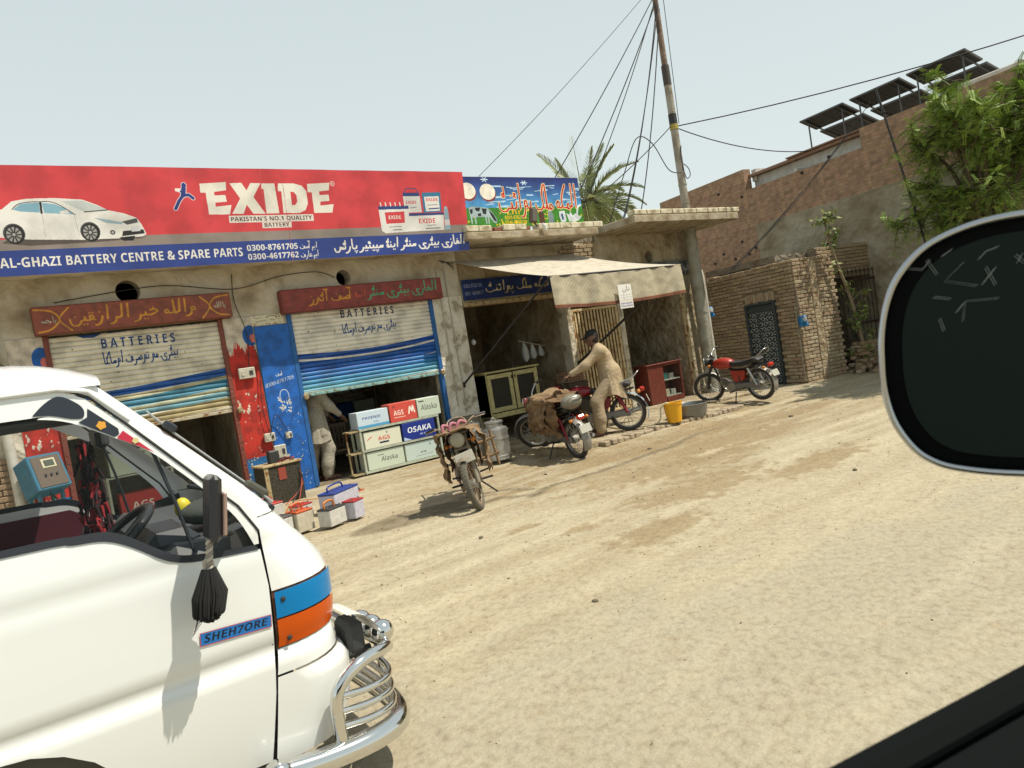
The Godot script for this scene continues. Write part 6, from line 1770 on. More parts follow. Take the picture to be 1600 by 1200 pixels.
	part("flex", tb([Vector3(0, 0.11, 0), Vector3(0, 1.0, 0)], 0.005, 5), mat("black_wire", Color.WHITE), o)
	# shop counter with glass front
	var cw := mat("counter_red", Color(0.16, 0.035, 0.022), 0.5, 0.0, T.mottle, 1.5, T.n_mid, 0.2)
	o = thing("shop_counter", "dark red wooden shop counter with a glazed display half", "counter", Vector3(11.82, 0.13, -11.02))
	part("cabinet", bc(-0.52, -0.04, 0.0, 0.82, -0.4, 0.0, 0.006), cw, o)
	part("top", bc(-0.55, 0.55, 0.822, 0.85, -0.43, 0.03, 0.006), cw, o)
	part("back", bc(-0.038, 0.52, 0.0, 0.82, -0.4, -0.37), cw, o)
	part("side", bc(0.49, 0.52, 0.0, 0.82, -0.368, 0.0), cw, o)
	for y in [0.1, 0.45]: part("shelf", bc(-0.038, 0.488, y, y + 0.02, -0.368, -0.03), mat("shelf_pale", Color(0.35, 0.36, 0.30), 0.6), o)
	var fr := MB.new()
	fr.box(Vector3(0.22, 0.05, 0.0), Vector3(0.52, 0.1, 0.03)); fr.box(Vector3(0.22, 0.80, 0.0), Vector3(0.52, 0.04, 0.03))
	part("frame", fr, cw, o)
	part("glass_pane", bc(-0.036, 0.488, 0.1, 0.78, -0.008, -0.002), glass_mat(), o)
	var packs := [["white and turquoise packets", Color(0.10, 0.35, 0.36)], ["white packets", Color(0.5, 0.5, 0.46)], ["cream packets", Color(0.45, 0.42, 0.30)], ["pale packets", Color(0.4, 0.42, 0.38)]]
	for k in 4: solo("packet_row", bc(-0.07, 0.07, 0.0, 0.14 - 0.02 * (k % 2), -0.08, 0.08, 0.006), mat("packet%d" % k, packs[k][1], 0.6, 0.0, T.mottle, 5.0), packs[k][0] + " on a shelf of the glazed counter", "packets", "packets in the counter", Vector3(11.92 + 0.2 * (k % 2), 0.60 if k < 2 else 0.25, -11.2))
	# bucket, tub and hose on the pavement edge
	o = thing("bucket", "bright yellow plastic bucket on the pavement edge", "bucket", Vector3(9.2, 0.125, -8.52))
	var b := MB.new(); b.lathe([[0.0, 0.0], [0.115, 0.0], [0.12, 0.01], [0.155, 0.3], [0.162, 0.3], [0.165, 0.33], [0.155, 0.332], [0.15, 0.32], [0.115, 0.02], [0.0, 0.02]], 28)
	part("pail", b, mat("yellow_plastic", Color(0.72, 0.36, 0.01), 0.4), o)
	part("handle", tb(curve([Vector3(-0.16, 0.3, 0), Vector3(-0.12, 0.34, 0.1), Vector3(0, 0.355, 0.16), Vector3(0.12, 0.34, 0.1), Vector3(0.16, 0.3, 0)], 6), 0.005, 6), mat("yellow_plastic", Color.WHITE), o)
	o = thing("wash_tub", "wide round galvanised steel tub beside the yellow bucket", "tub", Vector3(9.76, 0.125, -8.66))
	o.scale = Vector3(1.18, 1.1, 1.18)
	b = MB.new(); b.lathe([[0.0, 0.0], [0.215, 0.0], [0.235, 0.03], [0.265, 0.18], [0.275, 0.2], [0.265, 0.205], [0.255, 0.19], [0.22, 0.03], [0.0, 0.02]], 32)
	part("basin", b, mat("tub_zinc", Color(0.26, 0.27, 0.27), 0.42, 0.7, T.mottle, 2.0), o)
	for s in [-1, 1]: part("handle", tb(curve([Vector3(0.265 * s, 0.15, -0.05), Vector3(0.31 * s, 0.14, 0), Vector3(0.265 * s, 0.15, 0.05)], 5), 0.007, 6), steel, o)
	solo("hose", tb(curve([Vector3(9.14, 0.4, -8.5), Vector3(9.06, 0.47, -8.52), Vector3(8.98, 0.4, -8.58), Vector3(8.96, 0.2, -8.62), Vector3(8.85, 0.14, -8.75), Vector3(8.6, 0.138, -9.2), Vector3(8.9, 0.138, -10.0)], 7), 0.013, 7), mat("hose_cream", Color(0.5, 0.46, 0.32), 0.5), "cream hose running from the yellow bucket across the pavement", "hose")

func glass_mat() -> StandardMaterial3D:
	if mats.has("glass"): return mats["glass"]
	var m := StandardMaterial3D.new()
	m.albedo_color = Color(0.20, 0.27, 0.25, 0.05)
	m.transparency = BaseMaterial3D.TRANSPARENCY_ALPHA
	m.roughness = 0.03
	m.metallic_specular = 0.2
	mats["glass"] = m
	return m

# ------------------------------------------------------------------ motorcycles
func ring_pts(c: Vector3, r: float, n := 28) -> Array:
	var o := []
	for i in n + 1: o.append(c + Vector3(cos(TAU * i / n) * r, sin(TAU * i / n) * r, 0))
	return o

func wheel(called: String, o: Node3D, c: Vector3, xf: Transform3D, R: float, tyre_m: Material, rim_m: Material):
	var b := MB.new(); b.xf = xf
	b.tube(ring_pts(c, R - 0.033), 0.036, 10, false)
	# tread blocks
	for i in 44:
		var a := TAU * i / 44.0
		var bs := Basis(Vector3.BACK, a)
		for s in [-1.0, 1.0]: b.box(c + bs * Vector3(R - 0.002, 0, 0.013 * s), Vector3(0.008, 0.02, 0.02), 0.0, bs)
	var t := part(called, b, tyre_m, o)
	b = MB.new(); b.xf = xf
	b.tube(ring_pts(c + Vector3(0, 0, 0.012), R - 0.068), 0.011, 7, false); b.tube(ring_pts(c - Vector3(0, 0, 0.012), R - 0.068), 0.011, 7, false)
	part("rim", b, rim_m, t)
	b = MB.new(); b.xf = xf
	for i in 28:
		var a := TAU * i / 28.0; var s := 1.0 if i % 2 else -1.0
		b.tube([c + Vector3(cos(a + 0.5 * s) * 0.05, sin(a + 0.5 * s) * 0.05, 0.03 * s), c + Vector3(cos(a) * (R - 0.07), sin(a) * (R - 0.07), 0)], 0.0028, 4, false)
	part("spokes", b, rim_m, t)
	b = MB.new(); b.xf = xf * Transform3D(Basis(Vector3.RIGHT, PI / 2), c)
	b.lathe([[0.0, -0.05], [0.058, -0.05], [0.062, -0.03], [0.062, 0.03], [0.058, 0.05], [0.0, 0.05]], 18)
	part("hub", b, mats["alloy"], t)

func fender(b: MB, c: Vector3, R: float, a0: float, a1: float, w: float, lip := 0.02):
	var rows := []
	for i in 17:
		var a := lerpf(a0, a1, i / 16.0)
		var d := Vector3(cos(a), sin(a), 0)
		var row := []
		for k in 7:
			var s := -1.0 + k / 3.0
			row.append(c + d * (R - lip * s * s) + Vector3(0, 0, w * 0.5 * s))
		rows.append(row)
	b.grid(rows)

func moto(label: String, at: Vector3, turn: float, lean: float, steer: float, cfg: Dictionary, group: String) -> Node3D:
	var o := thing("motorcycle", label, "motorcycle", at, turn, group)
	o.rotation.x = lean
	var black := mat("moto_black", Color(0.02, 0.02, 0.02), 0.5)
	var tyre := mat("tyre_dusty", Color(0.05, 0.045, 0.04), 0.9) if not cfg.get("dusty", false) else mat("tyre_caked", Color(0.13, 0.12, 0.095), 0.95, 0.0, T.grain, 4.0)
	var chrome := mat("chrome_dull", Color(0.52, 0.52, 0.50), 0.3, 0.9, T.mottle, 4.0)
	mat("alloy", Color(0.34, 0.33, 0.30), 0.5, 0.6, T.mottle, 4.0)
	var alloy: Material = mats["alloy"]
	if cfg.get("dusty", false):
		chrome = mat("chrome_rusty", Color(0.36, 0.30, 0.23), 0.6, 0.4, T.rust, 4.0)
		alloy = mat("alloy_dusty", Color(0.30, 0.26, 0.20), 0.8, 0.2, T.mottle, 4.0)
	var paint := mat("moto_paint_" + cfg.name, cfg.paint, 0.35, 0.0, T.mottle, 3.0)
	var fend := mat("moto_fender_" + cfg.name, cfg.fender, 0.4, 0.2, T.mottle, 3.0)
	var R := 0.30
	var rc := Vector3(-0.6, R, 0); var fc := Vector3(0.6, R, 0)
	wheel("rear_wheel", o, rc, Transform3D.IDENTITY, R, tyre, chrome)
	# steering assembly turns about the raked fork axis
	var head := Vector3(0.40, 0.86, 0)
	var ax := (head - fc).normalized()
	var sx := Transform3D(Basis(ax, steer), head - Basis(ax, steer) * head)
	wheel("front_wheel", o, fc, sx, R, tyre, chrome)
	var b := MB.new(); b.xf = sx
	for s in [-1.0, 1.0]:
		b.tube([fc + Vector3(0, 0, 0.075 * s), fc + Vector3(-0.07, 0.24, 0.075 * s), head + Vector3(0, 0, 0.075 * s)], [0.026, 0.024, 0.016], 8)
	b.box(head + Vector3(-0.01, 0.02, 0), Vector3(0.07, 0.03, 0.2), 0.01, Basis(Vector3.BACK, 0.3))
	b.box(head + Vector3(0.05, -0.15, 0), Vector3(0.07, 0.03, 0.2), 0.01, Basis(Vector3.BACK, 0.3))
	part("fork", b, black if not cfg.get("dusty", false) else alloy, o)
	b = MB.new(); b.xf = sx; fender(b, fc, R + 0.035, cfg.get("fa", -0.25), cfg.get("fb", 2.5), 0.12)
	part("front_fender", b, fend, o)
	b = MB.new(); b.xf = sx
	var hb := [Vector3(0.30, 1.0, 0.36), Vector3(0.36, 1.01, 0.24), Vector3(0.41, 0.94, 0.10), Vector3(0.40, 0.91, 0.0), Vector3(0.41, 0.94, -0.10), Vector3(0.36, 1.01, -0.24), Vector3(0.30, 1.0, -0.36)]
	b.tube(curve(hb, 4), 0.012, 8)
	var bar := part("handlebar", b, chrome, o)
	for s in [-1.0, 1.0]:
		b = MB.new(); b.xf = sx; b.tube([Vector3(0.355, 1.012, 0.25 * s), Vector3(0.298, 1.0, 0.37 * s)], 0.019, 9)
		part("grip", b, black, bar)
		b = MB.new(); b.xf = sx; b.tube(curve([Vector3(0.37, 1.0, 0.22 * s), Vector3(0.41, 1.0, 0.27 * s), Vector3(0.36, 0.99, 0.37 * s)], 3), 0.006, 5)
		part("lever", b, chrome, bar)
		if cfg.get("mirrors", false):
			b = MB.new(); b.xf = sx; b.tube(curve([Vector3(0.36, 1.02, 0.2 * s), Vector3(0.36, 1.15, 0.26 * s), Vector3(0.35, 1.2, 0.3 * s)], 4), 0.006, 5); b.ball(Vector3(0.34, 1.22, 0.33 * s), Vector3(0.015, 0.045, 0.06), 6)
			part("mirror", b, black, bar)
	# head lamp
	b = MB.new(); b.xf = sx * Transform3D(Basis(Vector3.BACK, -PI / 2), Vector3(0.46, 0.83, 0))
	b.lathe([[0.0, -0.05], [0.06, -0.02], [0.08, 0.04], [0.088, 0.09]], 18, true)
	var hl := part("headlamp", b, paint if cfg.get("lamp_paint", false) else black, o)
	b = MB.new(); b.xf = sx * Transform3D(Basis(Vector3.BACK, -PI / 2), Vector3(0.46, 0.83, 0))
	b.lathe([[0.088, 0.085], [0.092, 0.095], [0.085, 0.105]], 18); part("lamp_rim", b, chrome, hl)
	b = MB.new(); b.xf = sx * Transform3D(Basis(Vector3.BACK, -PI / 2), Vector3(0.46, 0.83, 0))
	b.lathe([[0.085, 0.1], [0.06, 0.112], [0.0, 0.118]], 18, true)
	part("lens", b, mat("lamp_dusty", Color(0.36, 0.34, 0.27), 0.6, 0.0, T.mottle, 8.0) if cfg.get("dusty", false) else mat("lamp_glass", Color(0.55, 0.56, 0.54), 0.15, 0.3), hl)
	for s in [-1.0, 1.0]:
		b = MB.new(); b.xf = sx; b.ball(Vector3(0.46, 0.78, 0.17 * s), Vector3(0.035, 0.026, 0.03), 6); b.tube([Vector3(0.44, 0.79, 0.08 * s), Vector3(0.45, 0.78, 0.15 * s)], 0.008, 5)
		part("indicator", b, mat("amber", Color(0.45, 0.15, 0.02), 0.3), o)
	# frame, engine and exhaust
	b = MB.new()
	b.tube(curve([Vector3(0.41, 0.82, 0), Vector3(0.1, 0.66, 0), Vector3(-0.25, 0.6, 0), Vector3(-0.62, 0.7, 0)], 4), 0.025, 8)
	for s in [-1.0, 1.0]:
		b.tube([Vector3(-0.2, 0.6, 0.06 * s), Vector3(-0.22, 0.28, 0.09 * s)], 0.02, 7)
		b.tube([Vector3(-0.22, 0.28, 0.1 * s), Vector3(-0.6, 0.3, 0.1 * s)], 0.018, 7)
		b.tube([Vector3(-0.36, 0.64, 0.11 * s), Vector3(-0.75, 0.7, 0.11 * s)], 0.014, 6)
	b.tube([Vector3(0.4, 0.75, 0), Vector3(0.28, 0.36, 0)], 0.02, 7)
	part("frame", b, black, o)
	b = MB.new()
	b.xf = Transform3D(Basis(Vector3.RIGHT, PI / 2), Vector3(-0.02, 0.29, 0)); b.lathe([[0.0, -0.12], [0.09, -0.12], [0.1, -0.08], [0.1, 0.08], [0.09, 0.12], [0.0, 0.12]], 16); b.xf = Transform3D.IDENTITY
	b.box(Vector3(-0.14, 0.28, 0), Vector3(0.16, 0.16, 0.18), 0.03)
	for k in 7: b.box(Vector3(0.09 + k * 0.022, 0.35 + k * 0.009, 0), Vector3(0.01, 0.12, 0.13), 0.003, Basis(Vector3.BACK, 0.35))
	b.box(Vector3(0.24, 0.41, 0), Vector3(0.06, 0.11, 0.11), 0.015, Basis(Vector3.BACK, 0.35))
	part("engine", b, alloy, o)
	b = MB.new()
	b.tube(curve([Vector3(0.27, 0.38, 0.05), Vector3(0.33, 0.27, 0.1), Vector3(0.2, 0.19, 0.13), Vector3(-0.2, 0.2, 0.15), Vector3(-0.35, 0.24, 0.16)], 5), 0.017, 8)
	b.tube([Vector3(-0.33, 0.235, 0.16), Vector3(-0.4, 0.25, 0.16), Vector3(-0.82, 0.33, 0.165), Vector3(-0.86, 0.337, 0.165)], [0.02, 0.038, 0.04, 0.022], 12)
	part("exhaust", b, chrome, o)
	b = MB.new()
	b.box(Vector3(-0.36, 0.31, -0.1), Vector3(0.60, 0.11, 0.035), 0.017, Basis(Vector3.BACK, -0.03))
	part("chain_cover", b, alloy if cfg.get("dusty", false) else mat("chain_grey", Color(0.16, 0.16, 0.155), 0.45, 0.2), o)
	# shock absorbers
	for s in [-1.0, 1.0]:
		b = MB.new()
		b.tube([Vector3(-0.6, 0.31, 0.12 * s), Vector3(-0.54, 0.44, 0.12 * s)], 0.02, 8); b.tube([Vector3(-0.54, 0.44, 0.12 * s), Vector3(-0.46, 0.64, 0.12 * s)], 0.027, 8)
		part("shock_absorber", b, paint if cfg.get("shock_paint", true) else chrome, o)
	# tank, side covers, seat
	var rows := []
	var tl: float = cfg.get("tank", 1.0)
	for i in 13:
		var s := i / 12.0
		var x := lerpf(-0.10, 0.40, s)
		var pr: float = pow(sin(PI * clamp(s * 0.9 + 0.06, 0.0, 1.0)), 0.55)
		if i == 0 or i == 12: pr *= 0.25
		var row := []
		for k in 20:
			var a := TAU * k / 20.0
			var cy := cos(a); var sz := sin(a)
			row.append(Vector3(x, 0.735 + 0.02 * s + (0.105 * cy if cy > 0 else 0.085 * cy) * pr * tl, signf(sz) * pow(abs(sz), 0.8) * 0.118 * pr * tl))
		rows.append(row)
	b = MB.new(); b.grid(rows, true, true)
	var tank := part("fuel_tank", b, paint, o)
	b = MB.new(); b.xf = Transform3D(Basis.IDENTITY, Vector3(0.18, 0.75 + 0.095 * tl, 0)); b.lathe([[0.03, 0.0], [0.03, 0.015], [0.0, 0.02]], 12)
	part("filler_cap", b, chrome, tank)
	for s in [-1.0, 1.0]:
		b = MB.new(); b.xf = Transform3D(Basis.IDENTITY if s > 0 else Basis(Vector3.UP, PI), Vector3(-0.2, 0.5, 0.085 * s))
		b.prism(pv([-0.16, 0.1, 0.18, 0.11, 0.12, -0.1, 0.0, -0.13, -0.12, -0.06]) if s > 0 else pv([0.16, 0.1, -0.18, 0.11, -0.12, -0.1, 0.0, -0.13, 0.12, -0.06]), 0.03, 0.008)
		part("side_cover", b, paint, o)
	b = MB.new()
	rows = []
	for i in 15:
		var s := i / 14.0
		var x := lerpf(0.0, -0.72, s)
		var wd := lerpf(0.085, 0.135, clamp(s * 2.2, 0, 1)); var hh := 0.79 + 0.03 * smoothstep(0.45, 0.8, s) - 0.02 * sin(PI * clamp(s * 1.6, 0, 1))
		var e := 0.15 if (i == 0 or i == 14) else 1.0
		var row := []
		for k in 16:
			var a := TAU * k / 16.0
			row.append(Vector3(x, hh - 0.045 + 0.05 * signf(cos(a)) * pow(abs(cos(a)), 0.6) * e, wd * signf(sin(a)) * pow(abs(sin(a)), 0.6) * (0.6 + 0.4 * e)))
		rows.append(row)
	b.grid(rows, true)
	var seat := part("seat", b, mat("seat_black", Color(0.022, 0.022, 0.024), 0.55, 0.0, T.mottle, 5.0), o)
	b = MB.new(); fender(b, rc, R + 0.045, 0.6, 3.55, 0.14)
	part("rear_fender", b, fend, o)
	b = MB.new(); b.tube(curve([Vector3(-0.45, 0.8, 0.14), Vector3(-0.72, 0.86, 0.14), Vector3(-0.84, 0.95, 0.1), Vector3(-0.86, 0.97, 0.0), Vector3(-0.84, 0.95, -0.1), Vector3(-0.72, 0.86, -0.14), Vector3(-0.45, 0.8, -0.14)], 5), 0.011, 7)
	part("grab_rail", b, chrome, o)
	b = MB.new(); b.box(Vector3(-0.88, 0.66, 0), Vector3(0.08, 0.075, 0.12), 0.02); part("tail_lamp", b, mat("tail_red", Color(0.45, 0.03, 0.015), 0.25), o)
	for s in [-1.0, 1.0]:
		b = MB.new(); b.ball(Vector3(-0.82, 0.63, 0.14 * s), Vector3(0.035, 0.026, 0.03), 6); b.tube([Vector3(-0.8, 0.64, 0.06 * s), Vector3(-0.82, 0.63, 0.13 * s)], 0.008, 5)
		part("indicator", b, mat("amber", Color.WHITE), o)
	b = MB.new(); b.box(Vector3(-0.955, 0.50, 0), Vector3(0.008, 0.12, 0.19), 0.003, Basis(Vector3.BACK, -0.35)); part("number_plate", b, mat("plate_white", Color(0.52, 0.51, 0.46), 0.5, 0.0, T.mottle, 8.0), o)
	b = MB.new(); b.tube([Vector3(-0.1, 0.2, -0.1), Vector3(-0.16, 0.0, -0.26)], 0.011, 6); part("side_stand", b, black, o)
	b = MB.new()
	for s in [-1.0, 1.0]:
		b.tube([Vector3(-0.08, 0.22, 0.08 * s), Vector3(-0.08, 0.22, 0.26 * s)], 0.014, 7); b.tube([Vector3(-0.34, 0.27, 0.1 * s), Vector3(-0.36, 0.28, 0.24 * s)], 0.013, 7)
	part("foot_pegs", b, black, o)
	return o

# a cloth or hide thrown over the machine: profile across z, length along x
func drape(x0: float, x1: float, top: float, half: float, drop: float, seed_: int, fold := 0.02, xf := Transform3D.IDENTITY) -> MB:
	var fn := FastNoiseLite.new(); fn.seed = seed_; fn.frequency = 3.5
	var rows := []
	for i in 19:
		var x := lerpf(x0, x1, i / 18.0)
		var row := []
		for k in 31:
			var s := -1.0 + k / 15.0
			var a: float = abs(s)
			var z: float; var y: float
			if a < 0.4:
				z = half * a / 0.4; y = top - 0.025 * a * a / 0.16
			else:
				var t := (a - 0.4) / 0.6
				z = half + 0.035 * sin(t * 2.4) ; y = top - 0.025 - drop * t * (1.0 + 0.22 * fn.get_noise_2d(x * 3.0, s * 9.0))
			var n := fn.get_noise_3d(x * 1.4, y * 1.4, s * 0.6 + 3.0)
			row.append(Vector3(x + n * fold + 0.015 * sin(k * 1.3), y + n * fold * (1.2 if a < 0.4 else 0.4), signf(s) * (z + n * fold * 1.6)))
		rows.append(row)
	var b := MB.new(); b.xf = xf
	b.grid(rows)
	return b

func make_motorcycles():
	var hide := mat("brown_hide", Color(0.20, 0.125, 0.065), 0.85, 0.0, T.stain, 2.0, T.n_cloth, 0.8)
	var rag := mat("brown_rag", Color(0.27, 0.19, 0.11), 0.95, 0.0, T.stain, 2.4, T.n_cloth, 0.8)
	# dusty one in front of the battery shop, facing the road
	var fA := Vector3(4.31, 0, -7.10); var rA := Vector3(4.92, 0, -8.13)
	var d := fA - rA
	var A := moto("battered dust-caked motorcycle hung with brown hides, facing the road", rA.lerp(fA, 0.5), atan2(-d.z, d.x), 0.13, -0.2, {"name": "dusty", "paint": Color(0.20, 0.16, 0.11), "fender": Color(0.30, 0.26, 0.20), "dusty": true, "fa": 1.15, "fb": 2.5}, "")
	part("hide_cover", drape(0.36, -0.5, 0.90, 0.15, 0.42, 5, 0.04), hide, A)
	part("hide_flap", drape(0.60, 0.26, 0.93, 0.23, 0.52, 9, 0.06), rag, A)
	var pk := MB.new()
	for k in 3: pk.tube(curve([Vector3(0.36, 0.98, -0.12 + k * 0.1), Vector3(0.42, 1.02, -0.06 + k * 0.1), Vector3(0.44, 0.94, 0.0 + k * 0.08)], 4), 0.02, 6)
	part("pink_rag", pk, mat("rag_pink", Color(0.42, 0.16, 0.19), 0.9), A)
	var fb := MB.new(); fb.box(Vector3(0.62, 0.62, 0.0), Vector3(0.012, 0.13, 0.22), 0.004, Basis(Vector3.BACK, 0.25) * Basis(Vector3.RIGHT, 0.12)); part("number_plate", fb, mat("plate_dusty", Color(0.50, 0.47, 0.40), 0.8, 0.0, T.mottle, 8.0), A)
	var cb := MB.new()
	for y in [0.62, 0.42]: cb.tube([Vector3(-0.3, y, -0.14), Vector3(-0.3, y + 0.03, -0.42)], 0.02, 7)
	cb.tube([Vector3(-0.3, 0.3, -0.38), Vector3(-0.3, 0.75, -0.38)], 0.018, 7)
	part("can_carrier", cb, rag, A)
	# loaded one seen from behind, red front
	var rB := Vector3(6.93, 0.0, -8.40); var fB := Vector3(7.10, 0.10, -9.58)
	d = fB - rB
	var B := moto("red motorcycle loaded with folded brown hide saddlebags, tail towards the road", rB.lerp(fB, 0.5) - Vector3(0, 0.01, 0), atan2(-d.z, d.x), -0.12, 0.75, {"name": "hide", "paint": Color(0.26, 0.012, 0.018), "fender": Color(0.30, 0.29, 0.27), "lamp_paint": true}, "")
	B.rotation.z = 0.07
	part("saddle_hide", drape(0.25, -0.60, 0.95, 0.22, 0.52, 21, 0.08), hide, B)
	part("saddle_hide", drape(0.02, -0.40, 0.99, 0.25, 0.46, 27, 0.09), rag, B)
	var rd := MB.new(); rd.ball(Vector3(-0.72, 0.88, 0.0), Vector3(0.13, 0.11, 0.17), 10); part("rolled_load", rd, mat("roll_grey", Color(0.22, 0.21, 0.17), 0.5, 0.1, T.mottle, 4.0), B)
	# the one the man stands over
	var rC := Vector3(8.50, 0.12, -8.86); var fC := Vector3(7.66, 0.12, -9.72)
	d = fC - rC
	moto("dark red motorcycle with a pale blue rear mudguard under the standing man", rC.lerp(fC, 0.5), atan2(-d.z, d.x), 0.0, 0.1, {"name": "man", "paint": Color(0.24, 0.008, 0.02), "fender": Color(0.36, 0.44, 0.50), "lamp_paint": true}, "")
	# red one by the pole
	var rD := Vector3(11.72, 0.06, -8.56); var fD := Vector3(11.70, 0.11, -9.78)
	d = fD - rD
	moto("red motorcycle with chrome tank panels parked by the electricity pole", rD.lerp(fD, 0.5), atan2(-d.z, d.x), -0.07, 0.5, {"name": "pole", "paint": Color(0.40, 0.035, 0.02), "fender": Color(0.36, 0.34, 0.30), "tank": 1.2, "mirrors": false, "shock_paint": false}, "")

# ------------------------------------------------------------------ people
# smooth union of tapered capsules, meshed as surface nets. bones: [a, b, ra, rb, colour]
func skin(b: MB, bones: Array, cell: float, k: float):
	var lo := Vector3.ONE * 1e9; var hi := -lo
	for q in bones:
		var m: float = max(q[2], q[3]) + cell * 3.0
		for p in [q[0], q[1]]:
			lo = lo.min(p - Vector3.ONE * m); hi = hi.max(p + Vector3.ONE * m)
	var nx := int((hi.x - lo.x) / cell) + 2; var ny := int((hi.y - lo.y) / cell) + 2; var nz := int((hi.z - lo.z) / cell) + 2
	var sum := PackedFloat32Array(); sum.resize(nx * ny * nz)
	var near := PackedFloat32Array(); near.resize(nx * ny * nz); near.fill(1e9)
	var who := PackedByteArray(); who.resize(nx * ny * nz)
	for bi in bones.size():
		var q: Array = bones[bi]
		var a: Vector3 = q[0]; var ba: Vector3 = q[1] - a
		var l2: float = max(ba.length_squared(), 1e-9)
		var m: float = max(q[2], q[3]) + k * 4.0 + cell * 2.0
		var p0 := a.min(q[1]) - Vector3.ONE * m; var p1 := a.max(q[1]) + Vector3.ONE * m
		for iz in range(max(int((p0.z - lo.z) / cell), 0), min(int((p1.z - lo.z) / cell) + 1, nz)):
			for iy in range(max(int((p0.y - lo.y) / cell), 0), min(int((p1.y - lo.y) / cell) + 1, ny)):
				for ix in range(max(int((p0.x - lo.x) / cell), 0), min(int((p1.x - lo.x) / cell) + 1, nx)):
					var p := lo + Vector3(ix, iy, iz) * cell
					var t: float = clamp((p - a).dot(ba) / l2, 0.0, 1.0)
					var d: float = (p - a - ba * t).length() - lerpf(q[2], q[3], t)
					var i := (iz * ny + iy) * nx + ix
					sum[i] += exp(-max(d, -0.3) / k)
					if d < near[i]: near[i] = d; who[i] = bi
	var f := PackedFloat32Array(); f.resize(sum.size())
	for i in sum.size(): f[i] = -k * log(sum[i]) if sum[i] > 1e-20 else 1.0
	var id := PackedInt32Array(); id.resize(sum.size()); id.fill(-1)
	var V := []; var C := []
	var co := [0, 1, nx, nx + 1, nx * ny, nx * ny + 1, nx * ny + nx, nx * ny + nx + 1]
	var off := [Vector3(0, 0, 0), Vector3(1, 0, 0), Vector3(0, 1, 0), Vector3(1, 1, 0), Vector3(0, 0, 1), Vector3(1, 0, 1), Vector3(0, 1, 1), Vector3(1, 1, 1)]
	var E := [[0, 1], [2, 3], [4, 5], [6, 7], [0, 2], [1, 3], [4, 6], [5, 7], [0, 4], [1, 5], [2, 6], [3, 7]]
	for iz in nz - 1:
		for iy in ny - 1:
			for ix in nx - 1:
				var i := (iz * ny + iy) * nx + ix
				var neg := 0
				for c in 8:
					if f[i + co[c]] < 0.0: neg += 1
				if neg == 0 or neg == 8: continue
				var s := Vector3.ZERO; var n := 0
				for e in E:
					var fa := f[i + co[e[0]]]; var fb := f[i + co[e[1]]]
					if (fa < 0.0) != (fb < 0.0):
						s += off[e[0]].lerp(off[e[1]], fa / (fa - fb)); n += 1
				id[i] = V.size()
				V.append(lo + (Vector3(ix, iy, iz) + s / n) * cell)
				C.append(bones[who[i]][4])
	var N := []
	for v in V: N.append(Vector3.ZERO)
	var Q := []
	for iz in range(1, nz - 1):
		for iy in range(1, ny - 1):
			for ix in range(1, nx - 1):
				var i := (iz * ny + iy) * nx + ix
				var ins := f[i] < 0.0
				for a in 3:
					var st: int = [1, nx, nx * ny][a]
					if ins == (f[i + st] < 0.0): continue
					var u: int = [nx, nx * ny, 1][a]; var w: int = [nx * ny, 1, nx][a]
					var q := [id[i], id[i - u], id[i - u - w], id[i - w]]
					if q.min() < 0: continue
					if not ins: q.reverse()
					Q.append(q)
					var nn: Vector3 = (V[q[2]] - V[q[0]]).cross(V[q[3]] - V[q[1]])
					for t in q: N[t] += nn
	for q in Q:
		for t in [[0, 1, 2], [0, 2, 3]]:
			b.col = C[q[t[0]]]
			b.tri(V[q[t[0]]], V[q[t[1]]], V[q[t[2]]], N[q[t[0]]], N[q[t[1]]], N[q[t[2]]])

# fingers closed round a bar that runs along `bar`, palm above it; up = away from the bar
func hand_bones(w: Vector3, to: Vector3, bar: Vector3, up: Vector3, c: Color, grip: bool) -> Array:
	var B := []
	var f := (to - w).normalized()
	var palm := w + f * 0.075
	for k in 4: B.append([w + bar * (k - 1.5) * 0.011, palm + bar * (k - 1.5) * 0.021, 0.017, 0.014, c])
	for k in 4:
		var r := palm + bar * (k - 1.5) * 0.022
		var L: float = [0.036, 0.042, 0.039, 0.030][k]
		var a := r + f * L * (0.5 if grip else 0.95) + up * (0.012 if grip else -0.004)
		var e := a + (-up * L * 0.9 + f * 0.012 if grip else f * L * 0.6 - up * L * 0.35)
		var g := e + (-f * L * 0.75 - up * 0.004 if grip else f * L * 0.35 - up * L * 0.4)
		B.append([r, a, 0.0105, 0.0095, c]); B.append([a, e, 0.0095, 0.0088, c]); B.append([e, g, 0.0088, 0.0075, c])
	var th := w + f * 0.025 - bar * 0.026
	B.append([th, th + f * 0.035 - bar * 0.016 - up * 0.012, 0.014, 0.011, c]); B.append([th + f * 0.035 - bar * 0.016 - up * 0.012, th + f * 0.058 + bar * 0.004 - up * 0.03, 0.011, 0.009, c])
	return B

